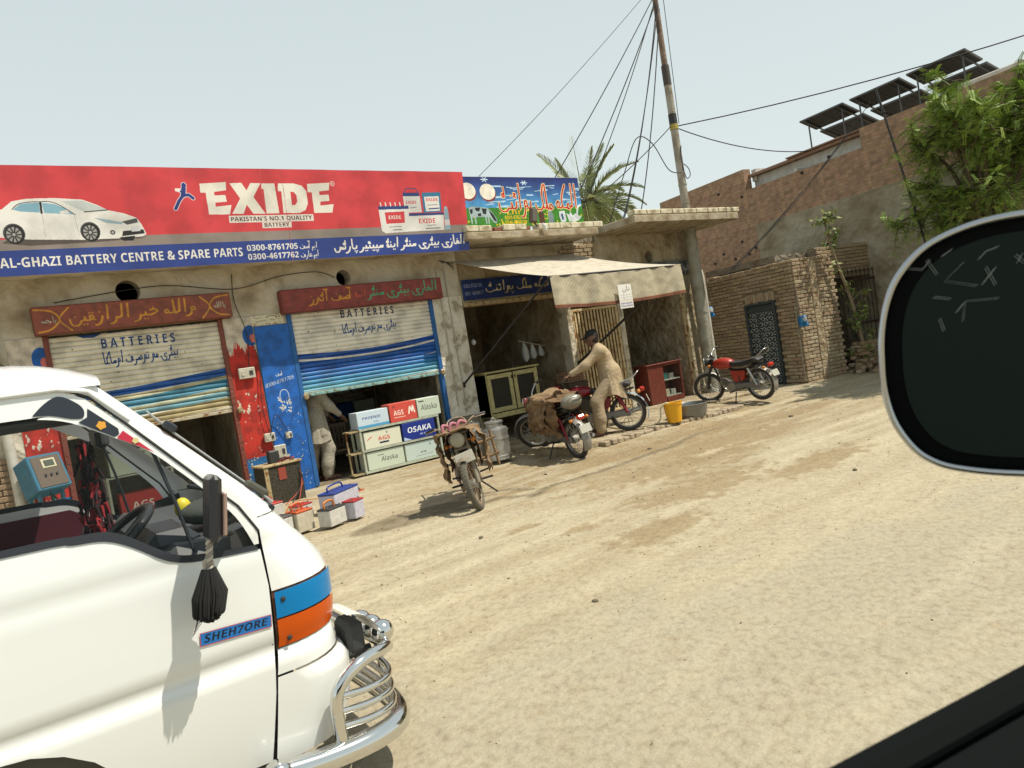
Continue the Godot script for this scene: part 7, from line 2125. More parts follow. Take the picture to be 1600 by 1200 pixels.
func head_bones(h: Vector3, fw: Vector3, c: Color, hair: Color) -> Array:
	var up := (Vector3.UP + fw * 0.0).normalized(); var sd := fw.cross(up).normalized()
	var B := [[h + up * 0.045 - fw * 0.012, h + up * 0.03 + fw * 0.02, 0.088, 0.082, c], [h - up * 0.03 + fw * 0.03, h - up * 0.078 + fw * 0.058, 0.062, 0.034, c]]
	B.append([h + up * 0.012 + fw * 0.094, h - up * 0.022 + fw * 0.112, 0.010, 0.015, c])        # nose
	for s in [-1.0, 1.0]:
		B.append([h + up * 0.012 + sd * 0.085 * s - fw * 0.005, h - up * 0.028 + sd * 0.083 * s, 0.014, 0.011, c])     # ears
		B.append([h + up * 0.03 + fw * 0.085 + sd * 0.018 * s, h + up * 0.03 + fw * 0.076 + sd * 0.05 * s, 0.010, 0.009, hair])   # brows
		B.append([h + up * 0.006 + fw * 0.083 + sd * 0.03 * s, h + up * 0.006 + fw * 0.0835 + sd * 0.034 * s, 0.011, 0.011, Color(0.05, 0.035, 0.03)])   # eyes
	B.append([h - up * 0.052 + fw * 0.088 - sd * 0.02, h - up * 0.052 + fw * 0.088 + sd * 0.02, 0.011, 0.011, Color(0.17, 0.07, 0.05)])   # mouth
	B.append([h + up * 0.06 - fw * 0.045, h - up * 0.02 - fw * 0.05, 0.072, 0.062, hair])       # hair at the back
	return B

func person(label: String, at: Vector3, turn: float, J: Dictionary, cloth: Color, cloth2: Color, cap: bool) -> Node3D:
	var o := thing("person", label, "person", at, turn)
	var sk := Color(0.16, 0.082, 0.048)
	var hair := Color(0.012, 0.01, 0.008)
	var body := []
	var coat := []; var trous := []
	var hip: Vector3 = J.hip; var chest: Vector3 = J.chest; var neck: Vector3 = J.neck
	var ax: Vector3 = (chest - hip).normalized()
	body.append([hip, chest, 0.12, 0.125, sk]); body.append([chest, neck, 0.11, 0.055, sk]); body.append([neck, J.head - Vector3(0, 0.05, 0), 0.056, 0.052, sk])
	coat.append([hip + Vector3(0, 0.02, 0), chest, 0.145, 0.14, cloth]); coat.append([hip + Vector3(-0.05, 0.1, 0), hip + Vector3(-0.10, -0.20, 0), 0.12, 0.11, cloth]); coat.append([hip + Vector3(0.04, 0.1, 0), hip + Vector3(0.10, -0.16, 0), 0.12, 0.11, cloth]); coat.append([chest, chest.lerp(neck, 0.55), 0.14, 0.10, cloth]); coat.append([chest.lerp(neck, 0.6), neck, 0.085, 0.066, cloth])
	for s in [0, 1]:
		var sg := 1.0 if s == 0 else -1.0
		var sh: Vector3 = J.sh[s]; var el: Vector3 = J.el[s]; var ha: Vector3 = J.ha[s]
		var wr := el.lerp(ha, 0.78)
		body.append([sh, el, 0.052, 0.042, sk]); body.append([el, wr, 0.042, 0.028, sk])
		coat.append([chest.lerp(neck, 0.35) + Vector3(0, 0, 0.07 * sg), sh, 0.095, 0.085, cloth]); coat.append([sh, el, 0.082, 0.066, cloth]); coat.append([el, el.lerp(wr, 0.86), 0.064, 0.05, cloth])
		var kn: Vector3 = J.kn[s]; var an: Vector3 = J.an[s]
		var hj := hip + Vector3(0, -0.02, 0.09 * sg)
		body.append([hj, kn, 0.085, 0.058, sk]); body.append([kn, an, 0.056, 0.038, sk])
		var toe: Vector3 = J.toe[s]
		body.append([an, an.lerp(toe, 0.25) - Vector3(0, 0.035, 0), 0.04, 0.036, sk]); body.append([an - Vector3(0, 0.03, 0), toe, 0.036, 0.026, sk])
		for k in 4: body.append([an.lerp(toe, 0.75) + Vector3(0, -0.012, 0.016 * (k - 1.5)), toe + (toe - an).normalized() * 0.02 * (1.0 - 0.15 * k) + Vector3(0, -0.008, 0.02 * (k - 1.5)), 0.014, 0.011, sk])
		trous.append([hj, kn, 0.12, 0.105, cloth2]); trous.append([kn + Vector3(-0.02, -0.03, 0), kn.lerp(an, 0.6) + Vector3(-0.02, 0, 0.01 * sg), 0.10, 0.10, cloth2]); trous.append([kn.lerp(an, 0.55), kn.lerp(an, 0.9), 0.098, 0.082, cloth2]); trous.append([kn.lerp(an, 0.9), kn.lerp(an, 0.95), 0.068, 0.07, cloth2])
		# skirt of the long shirt, front and back
		coat.append([hip + Vector3(0, 0.1, 0.05 * sg), hip + Vector3(0.02, -0.20, 0.13 * sg), 0.125, 0.105, cloth])
	var b := MB.new()
	skin(b, body, 0.02, 0.012)
	for s in [0, 1]:
		var el: Vector3 = J.el[s]; var ha: Vector3 = J.ha[s]
		skin(b, hand_bones(el.lerp(ha, 0.76), ha, J.get("bar", [Vector3(0, 0, 1), Vector3(0, 0, 1)])[s], Vector3.UP, sk, J.get("grip", true)), 0.006, 0.0035)
	skin(b, head_bones(J.head, J.get("look", Vector3.RIGHT), sk, hair), 0.009, 0.008)
	part("body", b, mat("skin", Color(1, 1, 1), 0.6), o)
	var cm := mat("shalwar_cloth", Color(1, 1, 1), 0.9, 0.0, T.mottle, 3.0, T.n_cloth, 0.5)
	b = MB.new(); skin(b, coat, 0.02, 0.03)
	# the skirt of the long shirt hangs free, with folds and an open hem; collar and cuffs stand off
	var rows := []
	for i in 12:
		var t := i / 11.0
		var row := []
		for k in 48:
			var a := TAU * k / 48.0
			var fo := 0.022 * t * sin(a * 7.0 + 1.3 * sin(a * 2.0)) + 0.012 * t * sin(a * 13.0 + 2.0)
			var c := hip + Vector3(lerpf(0.02, J.get("hem", -0.02), t), lerpf(0.16, -0.30, t), 0)
			row.append(c + Vector3(cos(a) * (lerpf(0.165, 0.225, t) + fo), 0.03 * t * sin(a * 3.0) - 0.05 * t * max(-cos(a), 0.0), sin(a) * (lerpf(0.175, 0.25, t) + fo)))
		rows.append(row)
	rows.reverse()
	b.col = cloth; b.grid(rows, true)
	part("long_shirt", b, cm, o)
	b = MB.new(); skin(b, trous, 0.02, 0.018); part("loose_trousers", b, cm, o)
	b = MB.new(); b.col = Color(0.16, 0.07, 0.05)
	for s in [0, 1]:
		var an: Vector3 = J.an[s]; var toe: Vector3 = J.toe[s]
		var dir := (Vector3(toe.x, 0, toe.z) - Vector3(an.x, 0, an.z)).normalized()
		var bs := Basis(dir, Vector3.UP, dir.cross(Vector3.UP))
		var mid := an.lerp(toe, 0.55)
		var sole := MB.new(); sole.col = b.col
		sole.box(Vector3(mid.x, 0.012, mid.z), Vector3(0.27, 0.022, 0.095), 0.008, bs)
		sole.tube(curve([mid + bs * Vector3(0.03, -mid.y + 0.03, 0.045), mid + bs * Vector3(0.03, -mid.y + 0.075, 0.0), mid + bs * Vector3(0.03, -mid.y + 0.03, -0.045)], 5), 0.014, 6)
		part("sandal", sole, mat("sandal", Color(0.6, 0.55, 0.5), 0.8), o)
	if cap:
		var fw: Vector3 = J.get("look", Vector3.RIGHT)
		b = MB.new(); b.xf = Transform3D(Basis(fw, Vector3.UP, fw.cross(Vector3.UP)), J.head + Vector3(0, 0.055, 0))
		b.xf = b.xf * Transform3D(Basis.from_scale(Vector3(1.08, 1.0, 0.95)), Vector3(0, 0, 0))
		b.lathe([[0.105, 0.0], [0.104, 0.03], [0.092, 0.07], [0.065, 0.098], [0.03, 0.108], [0.0, 0.11]], 22, true)
		var c := part("cap", b, mat("cap_black", Color(0.012, 0.012, 0.013), 0.85), o)
		b = MB.new(); b.xf = Transform3D(Basis(fw, Vector3.UP, fw.cross(Vector3.UP)), J.head + Vector3(0, 0.06, 0))
		rows = []
		for i in 5:
			var row := []
			for k in 13:
				var a := lerpf(-1.15, 1.15, k / 12.0)
				var r := 0.10 + 0.075 * i / 4.0 * cos(a * 0.9)
				row.append(Vector3(cos(a) * r * 1.05, 0.004 - 0.022 * i / 4.0 - 0.02 * abs(sin(a)) * i / 4.0, sin(a) * r * 0.92))
			rows.append(row)
		b.grid(rows)
		part("brim", b, mat("cap_black", Color.WHITE), c)
	return o

func make_people():
	var beige := Color(0.45, 0.35, 0.225)
	var rC := Vector3(8.50, 0.12, -8.86); var fC := Vector3(7.66, 0.12, -9.72)
	var d := fC - rC
	person("person in sand-coloured long shirt and black cap standing astride a motorcycle", rC.lerp(fC, 0.5), atan2(-d.z, d.x), {
		"hip": Vector3(-0.40, 0.92, 0.0), "chest": Vector3(-0.31, 1.27, 0.0), "neck": Vector3(-0.26, 1.45, 0.0), "head": Vector3(-0.19, 1.59, 0.0),
		"sh": [Vector3(-0.29, 1.38, 0.18), Vector3(-0.29, 1.38, -0.18)], "el": [Vector3(-0.04, 1.18, 0.28), Vector3(-0.04, 1.18, -0.28)], "ha": [Vector3(0.32, 1.03, 0.315), Vector3(0.32, 1.03, -0.315)],
		"kn": [Vector3(-0.14, 0.56, 0.23), Vector3(-0.12, 0.56, -0.23)], "an": [Vector3(-0.16, 0.09, 0.28), Vector3(-0.14, 0.09, -0.28)], "toe": [Vector3(0.03, 0.035, 0.31), Vector3(0.05, 0.035, -0.31)],
		"look": Vector3(0.96, -0.1, 0.1).normalized(), "bar": [Vector3(-0.2, 0, 0.98), Vector3(0.2, 0, 0.98)]}, beige, beige * 0.82, true)
	var pale := Color(0.36, 0.33, 0.27)
	person("person in a pale grey long shirt inside the shop, head hidden by the raised shutter", Vector3(4.22, 0.13, -11.62), 0.15, {
		"hip": Vector3(0.0, 0.95, 0.0), "chest": Vector3(0.05, 1.32, 0.0), "neck": Vector3(0.09, 1.5, 0.0), "head": Vector3(0.14, 1.64, 0.0),
		"sh": [Vector3(0.05, 1.43, 0.19), Vector3(0.05, 1.43, -0.19)], "el": [Vector3(0.18, 1.18, 0.24), Vector3(0.18, 1.18, -0.24)], "ha": [Vector3(0.42, 0.96, 0.2), Vector3(0.42, 0.98, -0.2)],
		"kn": [Vector3(0.12, 0.5, 0.11), Vector3(-0.04, 0.5, -0.1)], "an": [Vector3(0.02, 0.09, 0.12), Vector3(-0.12, 0.09, -0.12)], "toe": [Vector3(0.2, 0.035, 0.14), Vector3(0.07, 0.035, -0.13)],
		"look": Vector3(0.98, -0.2, 0.0).normalized(), "grip": false, "bar": [Vector3(0, 0, 1), Vector3(0, 0, 1)]}, pale, pale * 1.02, false)

# ------------------------------------------------------------------ the white van
const VP := Vector3(0.0, 0.0, -3.70)     # on the ground under the middle of its roof
const VFRONT := [[0.0, 0.98], [0.30, 1.06], [0.43, 1.09], [0.58, 1.10], [0.61, 1.055], [0.71, 1.05], [0.80, 1.065], [0.93, 1.07], [1.01, 1.045], [1.12, 0.955], [1.22, 0.865], [1.30, 0.805], [1.82, 0.325], [1.95, 0.2]]

func vfront(y: float) -> float:
	for i in VFRONT.size() - 1:
		if y <= VFRONT[i + 1][0]:
			return lerpf(VFRONT[i][1], VFRONT[i + 1][1], (y - VFRONT[i][0]) / (VFRONT[i + 1][0] - VFRONT[i][0]))
	return VFRONT[-1][1]

func vhalf(y: float) -> float:
	var h := 0.83 - 0.016 * exp(-pow((y - 0.722) / 0.022, 2.0)) - 0.006 * exp(-pow((y - 1.135) / 0.03, 2.0))
	h -= 0.05 * pow(clamp((0.75 - y) / 0.5, 0.0, 1.0), 2.0)
	h -= 0.10 * clamp((y - 1.15) / 0.68, 0.0, 1.0) + 0.012 * clamp((y - 0.9) / 0.25, 0.0, 1.0)
	return h

# skin of the van: u runs along the side and on round the front corner
func vskin(u: float, y: float, side: float, out := 0.0) -> Vector3:
	var R := lerpf(0.26, 0.07, smoothstep(1.0, 1.35, y))
	var xf := vfront(y)
	var h := vhalf(y)
	var s := u - (xf - R)
	var p: Vector2; var n: Vector2
	if s <= 0.0:
		p = Vector2(u, h); n = Vector2(0, 1)
	elif s < R * PI / 2:
		var t := s / R
		p = Vector2(xf - R + R * sin(t), h - R + R * cos(t)); n = Vector2(sin(t), cos(t))
	else:
		p = Vector2(xf, h - R - (s - R * PI / 2)); n = Vector2(1, 0)
	p += n * out
	return Vector3(p.x, y, p.y * side)

func vpanel(b: MB, poly: PackedVector2Array, side: float, out := 0.0, cell := 0.05):
	var bb := Rect2(poly[0], Vector2.ZERO)
	for p in poly: bb = bb.expand(p)
	var y := floorf(bb.position.y / cell) * cell
	while y < bb.end.y:
		var x := floorf(bb.position.x / cell) * cell
		while x < bb.end.x:
			var sq := PackedVector2Array([Vector2(x, y), Vector2(x + cell, y), Vector2(x + cell, y + cell), Vector2(x, y + cell)])
			for q in Geometry2D.intersect_polygons(poly, sq):
				var ix := Geometry2D.triangulate_polygon(q)
				for i in range(0, ix.size(), 3):
					var t := [q[ix[i]], q[ix[i + 1]], q[ix[i + 2]]]
					if (t[1] - t[0]).cross(t[2] - t[0]) < 0.0: t = [t[0], t[2], t[1]]
					var P := []; var N := []
					for w in t:
						P.append(vskin(w.x, w.y, side, out))
						var e := 0.006
						var nn := (vskin(w.x + e, w.y, side, out) - vskin(w.x - e, w.y, side, out)).cross(vskin(w.x, w.y + e, side, out) - vskin(w.x, w.y - e, side, out)).normalized()
						N.append(nn * side)
					if side > 0: b.tri(P[0], P[1], P[2], N[0], N[1], N[2])
					else: b.tri(P[0], P[2], P[1], N[0], N[2], N[1])
			x += cell
		y += cell

func band(top: Array, bottom: Array) -> PackedVector2Array:
	var p := PackedVector2Array(top)
	var q := bottom.duplicate(); q.reverse()
	p.append_array(PackedVector2Array(q))
	return p

func make_van():
	var o := thing("van", "white van with blue and orange corner lamp and chrome bull bar, driving past the shops", "van", VP)
	var white := mat("van_paint", Color(0.76, 0.78, 0.765), 0.22)
	white.clearcoat_enabled = true; white.clearcoat = 0.6; white.clearcoat_roughness = 0.08
	var rubber := mat("van_rubber", Color(0.018, 0.022, 0.03), 0.55)
	var seam := mat("van_seam", Color(0.03, 0.03, 0.03), 0.8)
	var trim := mat("van_trim", Color(0.035, 0.038, 0.04), 0.6)
	var chrome := mat("chrome_bright", Color(0.72, 0.72, 0.70), 0.12, 1.0)
	var sill := curve([Vector2(-1.4, 1.345), Vector2(-0.04, 1.331), Vector2(0.16, 1.322), Vector2(0.261, 1.312), Vector2(0.33, 1.275), Vector2(0.42, 1.203), Vector2(0.483, 1.167), Vector2(0.584, 1.149), Vector2(0.735, 1.133)], 4)
	var sillb := curve([Vector2(-1.4, 1.315), Vector2(-0.04, 1.306), Vector2(0.16, 1.292), Vector2(0.255, 1.279), Vector2(0.33, 1.238), Vector2(0.42, 1.168), Vector2(0.49, 1.137), Vector2(0.584, 1.124), Vector2(0.75, 1.112)], 4)
	var edge := [Vector2(0.757, 1.112), Vector2(0.762, 0.97), Vector2(0.745, 0.74), Vector2(0.722, 0.56), Vector2(0.675, 0.30)]
	var wtop := curve([Vector2(-1.4, 1.745), Vector2(0.025, 1.738), Vector2(0.128, 1.729), Vector2(0.22, 1.702), Vector2(0.33, 1.634), Vector2(0.445, 1.555), Vector2(0.52, 1.474), Vector2(0.612, 1.362), Vector2(0.69, 1.25), Vector2(0.735, 1.133)], 4)
	var arch := []
	for i in 13:
		var a := lerpf(0.05, PI - 0.05, i / 12.0)
		arch.append(Vector2(-0.16 + cos(a) * 0.385, 0.30 + sin(a) * 0.375))
	for sd in [1.0, -1.0]:
		var b := MB.new()
		var door := PackedVector2Array(sillb)
		for p in edge: door.append(p + Vector2(-0.004, 0))
		for p in arch: door.append(p)
		door.append_array([Vector2(-1.4, 0.30)])
		vpanel(b, door, sd)
		var dr := part("door", b, white, o)
		b = MB.new(); vpanel(b, band(sill, sillb), sd, 0.004); part("window_rubber", b, rubber, dr)
		# door frame over the window
		b = MB.new()
		var frame := PackedVector2Array([Vector2(-1.4, 1.82)])
		for p in [Vector2(0.20, 1.82), Vector2(0.28, 1.776), Vector2(0.385, 1.665), Vector2(0.498, 1.53), Vector2(0.612, 1.393), Vector2(0.70, 1.29), Vector2(0.755, 1.18), Vector2(0.753, 1.133)]: frame.append(p)
		var wt := wtop.duplicate(); wt.reverse()
		for p in wt: frame.append(p)
		vpanel(b, frame, sd, 0.0, 0.04)
		part("window_frame", b, white, dr)
		# pillar between door and windscreen, then the corner and front down to the bumper
		b = MB.new()
		var pil := PackedVector2Array([Vector2(0.21, 1.82), Vector2(0.335, 1.82), Vector2(0.86, 1.285), Vector2(0.90, 1.235)])
		pil.append_array([Vector2(0.763, 1.235), Vector2(0.765, 1.18), Vector2(0.708, 1.294), Vector2(0.620, 1.398), Vector2(0.506, 1.536), Vector2(0.393, 1.671), Vector2(0.288, 1.783)])
		vpanel(b, pil, sd, 0.004, 0.03); part("windscreen_pillar", b, white, o)
		b = MB.new()
		vpanel(b, PackedVector2Array([Vector2(0.765, 1.230), Vector2(0.93, 1.230), Vector2(1.95, 1.230), Vector2(1.95, 0.945), Vector2(1.16, 0.945), Vector2(0.765, 0.945), Vector2(0.763, 1.112)]), sd); part("cowl", b, white, o)
		b = MB.new()
		vpanel(b, PackedVector2Array([Vector2(0.753, 0.717), Vector2(0.98, 0.717), Vector2(1.95, 0.717), Vector2(1.95, 0.61), Vector2(0.735, 0.625)]), sd); part("lower_corner", b, white, o)
		b = MB.new()
		vpanel(b, PackedVector2Array([Vector2(0.733, 0.618), Vector2(1.98, 0.603), Vector2(1.98, 0.28), Vector2(0.683, 0.28)]), sd, 0.004); part("bumper", b, white, o)
		b = MB.new(); vpanel(b, PackedVector2Array([Vector2(1.16, 0.945), Vector2(1.95, 0.945), Vector2(1.95, 0.717), Vector2(1.13, 0.717)]), sd, -0.02); part("grille", b, trim, o)
		# corner lamp, blue over orange
		b = MB.new(); vpanel(b, PackedVector2Array([Vector2(0.772, 0.938), Vector2(1.155, 0.938), Vector2(1.15, 0.834), Vector2(0.765, 0.838)]), sd, 0.006, 0.04)
		var lm := part("corner_lamp", b, lens_mat("lens_blue", Color(0.002, 0.17, 0.42)), o, "translucent blue over orange corner lamp")
		b = MB.new(); vpanel(b, PackedVector2Array([Vector2(0.765, 0.832), Vector2(1.15, 0.828), Vector2(1.13, 0.722), Vector2(0.757, 0.724)]), sd, 0.006, 0.04); part("orange_lens", b, lens_mat("lens_orange", Color(0.50, 0.075, 0.003)), lm)
		b = MB.new(); vpanel(b, PackedVector2Array([Vector2(0.764, 0.945), Vector2(1.16, 0.945), Vector2(1.13, 0.717), Vector2(0.750, 0.717)]), sd, -0.004, 0.06); part("lamp_bezel", b, mat("bezel", Color(0.12, 0.05, 0.03), 0.4), lm)
		for y in [0.905, 0.752]:
			b = MB.new(); var sp := vskin(0.80, y, sd, 0.008); b.ball(sp, Vector3(0.010, 0.010, 0.004), 6); part("lamp_screw", b, seam, lm)
		# dark shell behind the gaps
		b = MB.new(); vpanel(b, PackedVector2Array([Vector2(0.66, 1.20), Vector2(0.80, 1.22), Vector2(0.80, 0.28), Vector2(0.60, 0.28)]), sd, -0.02, 0.08); part("inner_shell", b, seam, o)
		# glass, quarter light with its bar
		b = MB.new(); vpanel(b, band(wtop, sill), sd, -0.012, 0.08); part("window_glass", b, glass_mat(), o)
		b = MB.new()
		for p in [[Vector2(-1.4, 1.745), Vector2(0.60, 1.2)]]: pass
		b.tube([vskin(0.46, 1.55, sd, -0.03), vskin(0.50, 1.36, sd, -0.03), vskin(0.53, 1.16, sd, -0.03)], 0.007, 6)
		part("quarter_light_bar", b, rubber, o)
		# rain gutter
		b = MB.new(); b.tube([vskin(-1.4, 1.822, sd, 0.004), vskin(0.20, 1.822, sd, 0.006), vskin(0.29, 1.80, sd, 0.008), vskin(0.40, 1.68, sd, 0.006)], 0.009, 6); part("rain_gutter", b, white, o)
		b = MB.new()
		var dk := [Vector2(0.225, 1.815), Vector2(0.290, 1.781), Vector2(0.389, 1.668), Vector2(0.502, 1.533), Vector2(0.616, 1.396), Vector2(0.704, 1.292), Vector2(0.760, 1.18)]
		for i in dk.size() - 1: b.tube([vskin(dk[i].x, dk[i].y, sd, 0.001), vskin(dk[i + 1].x, dk[i + 1].y, sd, 0.001)], 0.005, 5, false)
		part("door_seal", b, seam, dr)
		# inner lining of the door below the sill
		b = MB.new(); vpanel(b, PackedVector2Array([Vector2(-1.4, 1.30), Vector2(0.26, 1.26), Vector2(0.42, 1.15), Vector2(0.72, 1.10), Vector2(0.68, 0.45), Vector2(-1.4, 0.45)]), sd, -0.06, 0.12); part("door_lining", b, mat("van_lining", Color(0.10, 0.095, 0.085), 0.8) if sd > 0 else mat("lining_maroon", Color(0.12, 0.012, 0.03), 0.95, 0.0, T.grain, 5.0), dr)
		# stickers on the frame
		if sd > 0:
			var st := mat("sticker_navy", Color(0.018, 0.024, 0.035), 0.3)
			b = MB.new(); vpanel(b, PackedVector2Array(curve([Vector2(0.115, 1.742), Vector2(0.155, 1.778), Vector2(0.20, 1.798), Vector2(0.245, 1.772), Vector2(0.268, 1.742), Vector2(0.262, 1.712), Vector2(0.225, 1.715), Vector2(0.17, 1.735), Vector2(0.115, 1.742)], 3)), sd, 0.003, 0.05); part("sticker", b, st, dr)
			b = MB.new(); vpanel(b, PackedVector2Array([Vector2(0.280, 1.742), Vector2(0.362, 1.655), Vector2(0.362, 1.635), Vector2(0.345, 1.628), Vector2(0.29, 1.665), Vector2(0.245, 1.698), Vector2(0.275, 1.712)]), sd, 0.003, 0.05); part("sticker", b, st, dr)
			b = MB.new(); vpanel(b, PackedVector2Array([Vector2(0.375, 1.645), Vector2(0.462, 1.547), Vector2(0.41, 1.584), Vector2(0.352, 1.622)]), sd, 0.003, 0.05); part("sticker", b, mat("sticker_red", Color(0.45, 0.015, 0.04), 0.35), dr)
			for q in [[0.312, 1.676, 0.017, Color(0.62, 0.30, 0.03)], [0.408, 1.602, 0.012, Color(0.55, 0.48, 0.20)]]:
				b = MB.new()
				var pp := PackedVector2Array()
				for k in 10: pp.append(Vector2(q[0] + cos(TAU * k / 10.0) * q[2] * (1.0 if k % 2 else 0.8), q[1] + sin(TAU * k / 10.0) * q[2] * (1.0 if k % 2 else 0.75)))
				vpanel(b, pp, sd, 0.006, 0.05); part("sticker", b, mat("sticker_%0.2f" % q[0], q[3], 0.4), dr)
			# model name plate: SHEH7ORE
			var im := Image.create(512, 92, false, Image.FORMAT_RGB8)
			im.fill(Color(0.75, 0.22, 0.22)); im.fill_rect(Rect2i(5, 5, 502, 82), Color(0.10, 0.42, 0.70))
			latin(im, "SHEH7ORE", 26, 72, 54, Color(0.04, 0.07, 0.13), true, 1.0, 0.22, 446)
			b = MB.new()
			var a0 := vskin(0.484, 0.829, sd, 0.004); var a1 := vskin(0.742, 0.815, sd, 0.004); var a2 := vskin(0.747, 0.861, sd, 0.004); var a3 := vskin(0.489, 0.877, sd, 0.004)
			b.quad(a0, a1, a2, a3)
			part("name_sticker", b, print_mat(im, 0.35), dr)
			b = MB.new(); b.ball(vskin(0.735, 0.745, sd, 0.0), Vector3(0.004, 0.004, 0.003), 5); part("screw", b, seam, dr)
		# wheel in its arch
		b = MB.new()
		var wa := PackedVector2Array(arch)
		vpanel(b, wa, sd, -0.10, 0.12); part("wheel_well", b, mat("well_primer", Color(0.12, 0.11, 0.10), 0.95, 0.0, T.stain, 2.0), o)
		b = MB.new(); b.xf = Transform3D(Basis(Vector3.RIGHT, PI / 2 * sd), Vector3(-0.16, 0.30, 0.70 * sd))
		b.lathe([[0.17, -0.09], [0.27, -0.09], [0.298, -0.07], [0.30, 0.0], [0.298, 0.07], [0.27, 0.09], [0.17, 0.09]], 32)
		var wl := part("wheel", b, mat("tyre_dusty", Color(0.05, 0.045, 0.04), 0.9), o)
		b = MB.new(); b.xf = Transform3D(Basis(Vector3.RIGHT, PI / 2 * sd), Vector3(-0.16, 0.30, 0.70 * sd))
		b.lathe([[0.175, 0.085], [0.16, 0.05], [0.08, 0.06], [0.06, 0.09], [0.0, 0.09]], 24); part("rim", b, mat("van_rim", Color(0.3, 0.3, 0.3), 0.5, 0.5), wl)
	# roof: domed sheet between the gutters
	var rows := []
	for i in 23:
		var row := []
		for k in 33:
			var s := -1.0 + k / 16.0
			var x := lerpf(-1.4, 0.335, i / 22.0)
			var crown := 0.145 * pow(max(1.0 - pow(abs(s), 2.6), 0.0), 0.8) * (1.0 - pow(clamp(x / 0.42, 0.0, 1.0), 2.6))
			row.append(Vector3(x + 0.03 * (1.0 - s * s) * smoothstep(0.2, 0.33, x), 1.822 + crown - 0.004 * smoothstep(0.2, 0.33, x), -s * (vhalf(1.82) + 0.004)))
		rows.append(row)
	var b := MB.new(); b.grid(rows, false, true); part("roof", b, white, o)
	# windscreen with its surround
	b = MB.new()
	var wsr := []
	for i in 9:
		var y := lerpf(1.245, 1.815, i / 8.0)
		var row := []
		for k in 17:
			var s := -1.0 + k / 8.0
			row.append(Vector3(vfront(y) + 0.045 * (1.0 - s * s) - 0.006, y, -s * (vhalf(y) - 0.055)))
		wsr.append(row)
	b.grid(wsr); part("windscreen", b, glass_mat(), o)
	b = MB.new()
	for i in [0, 8]:
		b.tube(wsr[i], 0.014, 6)
	part("windscreen_rubber", b, rubber, o)
	for s in [[0.1, 0.62]]:
		b = MB.new()
		b.tube([Vector3(0.89, 1.245, 0.60), Vector3(0.80, 1.34, 0.62), Vector3(0.55, 1.60, 0.70), Vector3(0.47, 1.70, 0.69)], [0.008, 0.007, 0.005, 0.004], 6); part("wiper", b, mat("wiper_grey", Color(0.35, 0.36, 0.36), 0.5, 0.3), o)
		b = MB.new(); b.box(Vector3(0.535, 1.63, 0.715), Vector3(0.05, 0.03, 0.03), 0.006, Basis(Vector3.BACK, -0.8)); part("wiper_clip", b, rubber, o)
		b = MB.new(); b.box(Vector3(0.80, 1.335, 0.74), Vector3(0.10, 0.028, 0.04), 0.012, Basis(Vector3.BACK, -0.75)); part("wiper_pivot", b, mat("wiper_base", Color(0.08, 0.08, 0.06), 0.4, 0.3), o)
	# inside: floor, dashboard, wheel, seat, partition
	b = MB.new(); b.box(Vector3(-0.3, 0.42, 0), Vector3(2.2, 0.06, 1.5)); part("cab_floor", b, trim, o)
	b = MB.new(); b.box(Vector3(0.70, 0.78, 0), Vector3(0.24, 0.78, 1.5), 0.04); b.box(Vector3(0.63, 1.11, 0), Vector3(0.40, 0.12, 1.48), 0.05, Basis(Vector3.BACK, -0.12))
	var dash := part("dashboard", b, mat("dash_grey", Color(0.055, 0.06, 0.062), 0.55), o)
	b = MB.new(); b.box(Vector3(0.50, 1.17, 0.42), Vector3(0.20, 0.12, 0.40), 0.045); part("instrument_hood", b, mat("dash_dark", Color(0.02, 0.024, 0.03), 0.45), dash)
	b = MB.new(); b.box(Vector3(0.46, 1.12, 0.68), Vector3(0.03, 0.10, 0.13), 0.01)
	for k in 5: b.box(Vector3(0.447, 1.085 + k * 0.018, 0.68), Vector3(0.02, 0.005, 0.12))
	part("air_vent", b, trim, dash)
	b = MB.new(); b.ball(Vector3(0.70, 1.24, 0.35), Vector3(0.13, 0.055, 0.14), 9); part("dash_cloth", b, mat("dash_fur", Color(0.07, 0.08, 0.075), 0.98, 0.0, T.grain, 6.0, T.n_fine, 1.0), dash)
	b = MB.new(); b.ball(Vector3(0.60, 1.27, 0.32), Vector3(0.035, 0.045, 0.03), 8); part("yellow_toy", b, mat("toy_yellow", Color(0.6, 0.5, 0.02), 0.5), dash)
	var col := Vector3(0.30, 1.20, 0.40)
	var wb := Basis(Vector3.BACK, 0.62)
	b = MB.new(); b.xf = Transform3D(wb * Basis(Vector3.RIGHT, PI / 2), col)
	b.tube(ring_pts(Vector3.ZERO, 0.20), 0.017, 9, false)
	b.tube([Vector3(-0.2, 0, 0), Vector3(0, 0, 0.03), Vector3(0.2, 0, 0)], 0.014, 7); b.tube([Vector3(0, 0, 0.03), Vector3(0, -0.2, 0)], 0.014, 7); b.ball(Vector3(0, 0, 0.03), Vector3(0.06, 0.06, 0.03), 8)
	var sw := part("steering_wheel", b, mat("wheel_black", Color(0.015, 0.016, 0.018), 0.35), o)
	part("steering_column", tb([col + Vector3(0.02, -0.02, 0), Vector3(0.58, 0.86, 0.40)], 0.035, 9), trim, sw)
	var velvet := mat("seat_maroon", Color(0.11, 0.010, 0.03), 0.95, 0.0, T.grain, 5.0)
	velvet.rim_enabled = true; velvet.rim = 0.5
	b = MB.new(); b.box(Vector3(-0.30, 0.82, 0), Vector3(0.55, 0.20, 1.42), 0.06); b.box(Vector3(-0.66, 1.12, 0), Vector3(0.16, 0.62, 1.42), 0.06, Basis(Vector3.BACK, 0.15)); part("bench_seat", b, velvet, o)
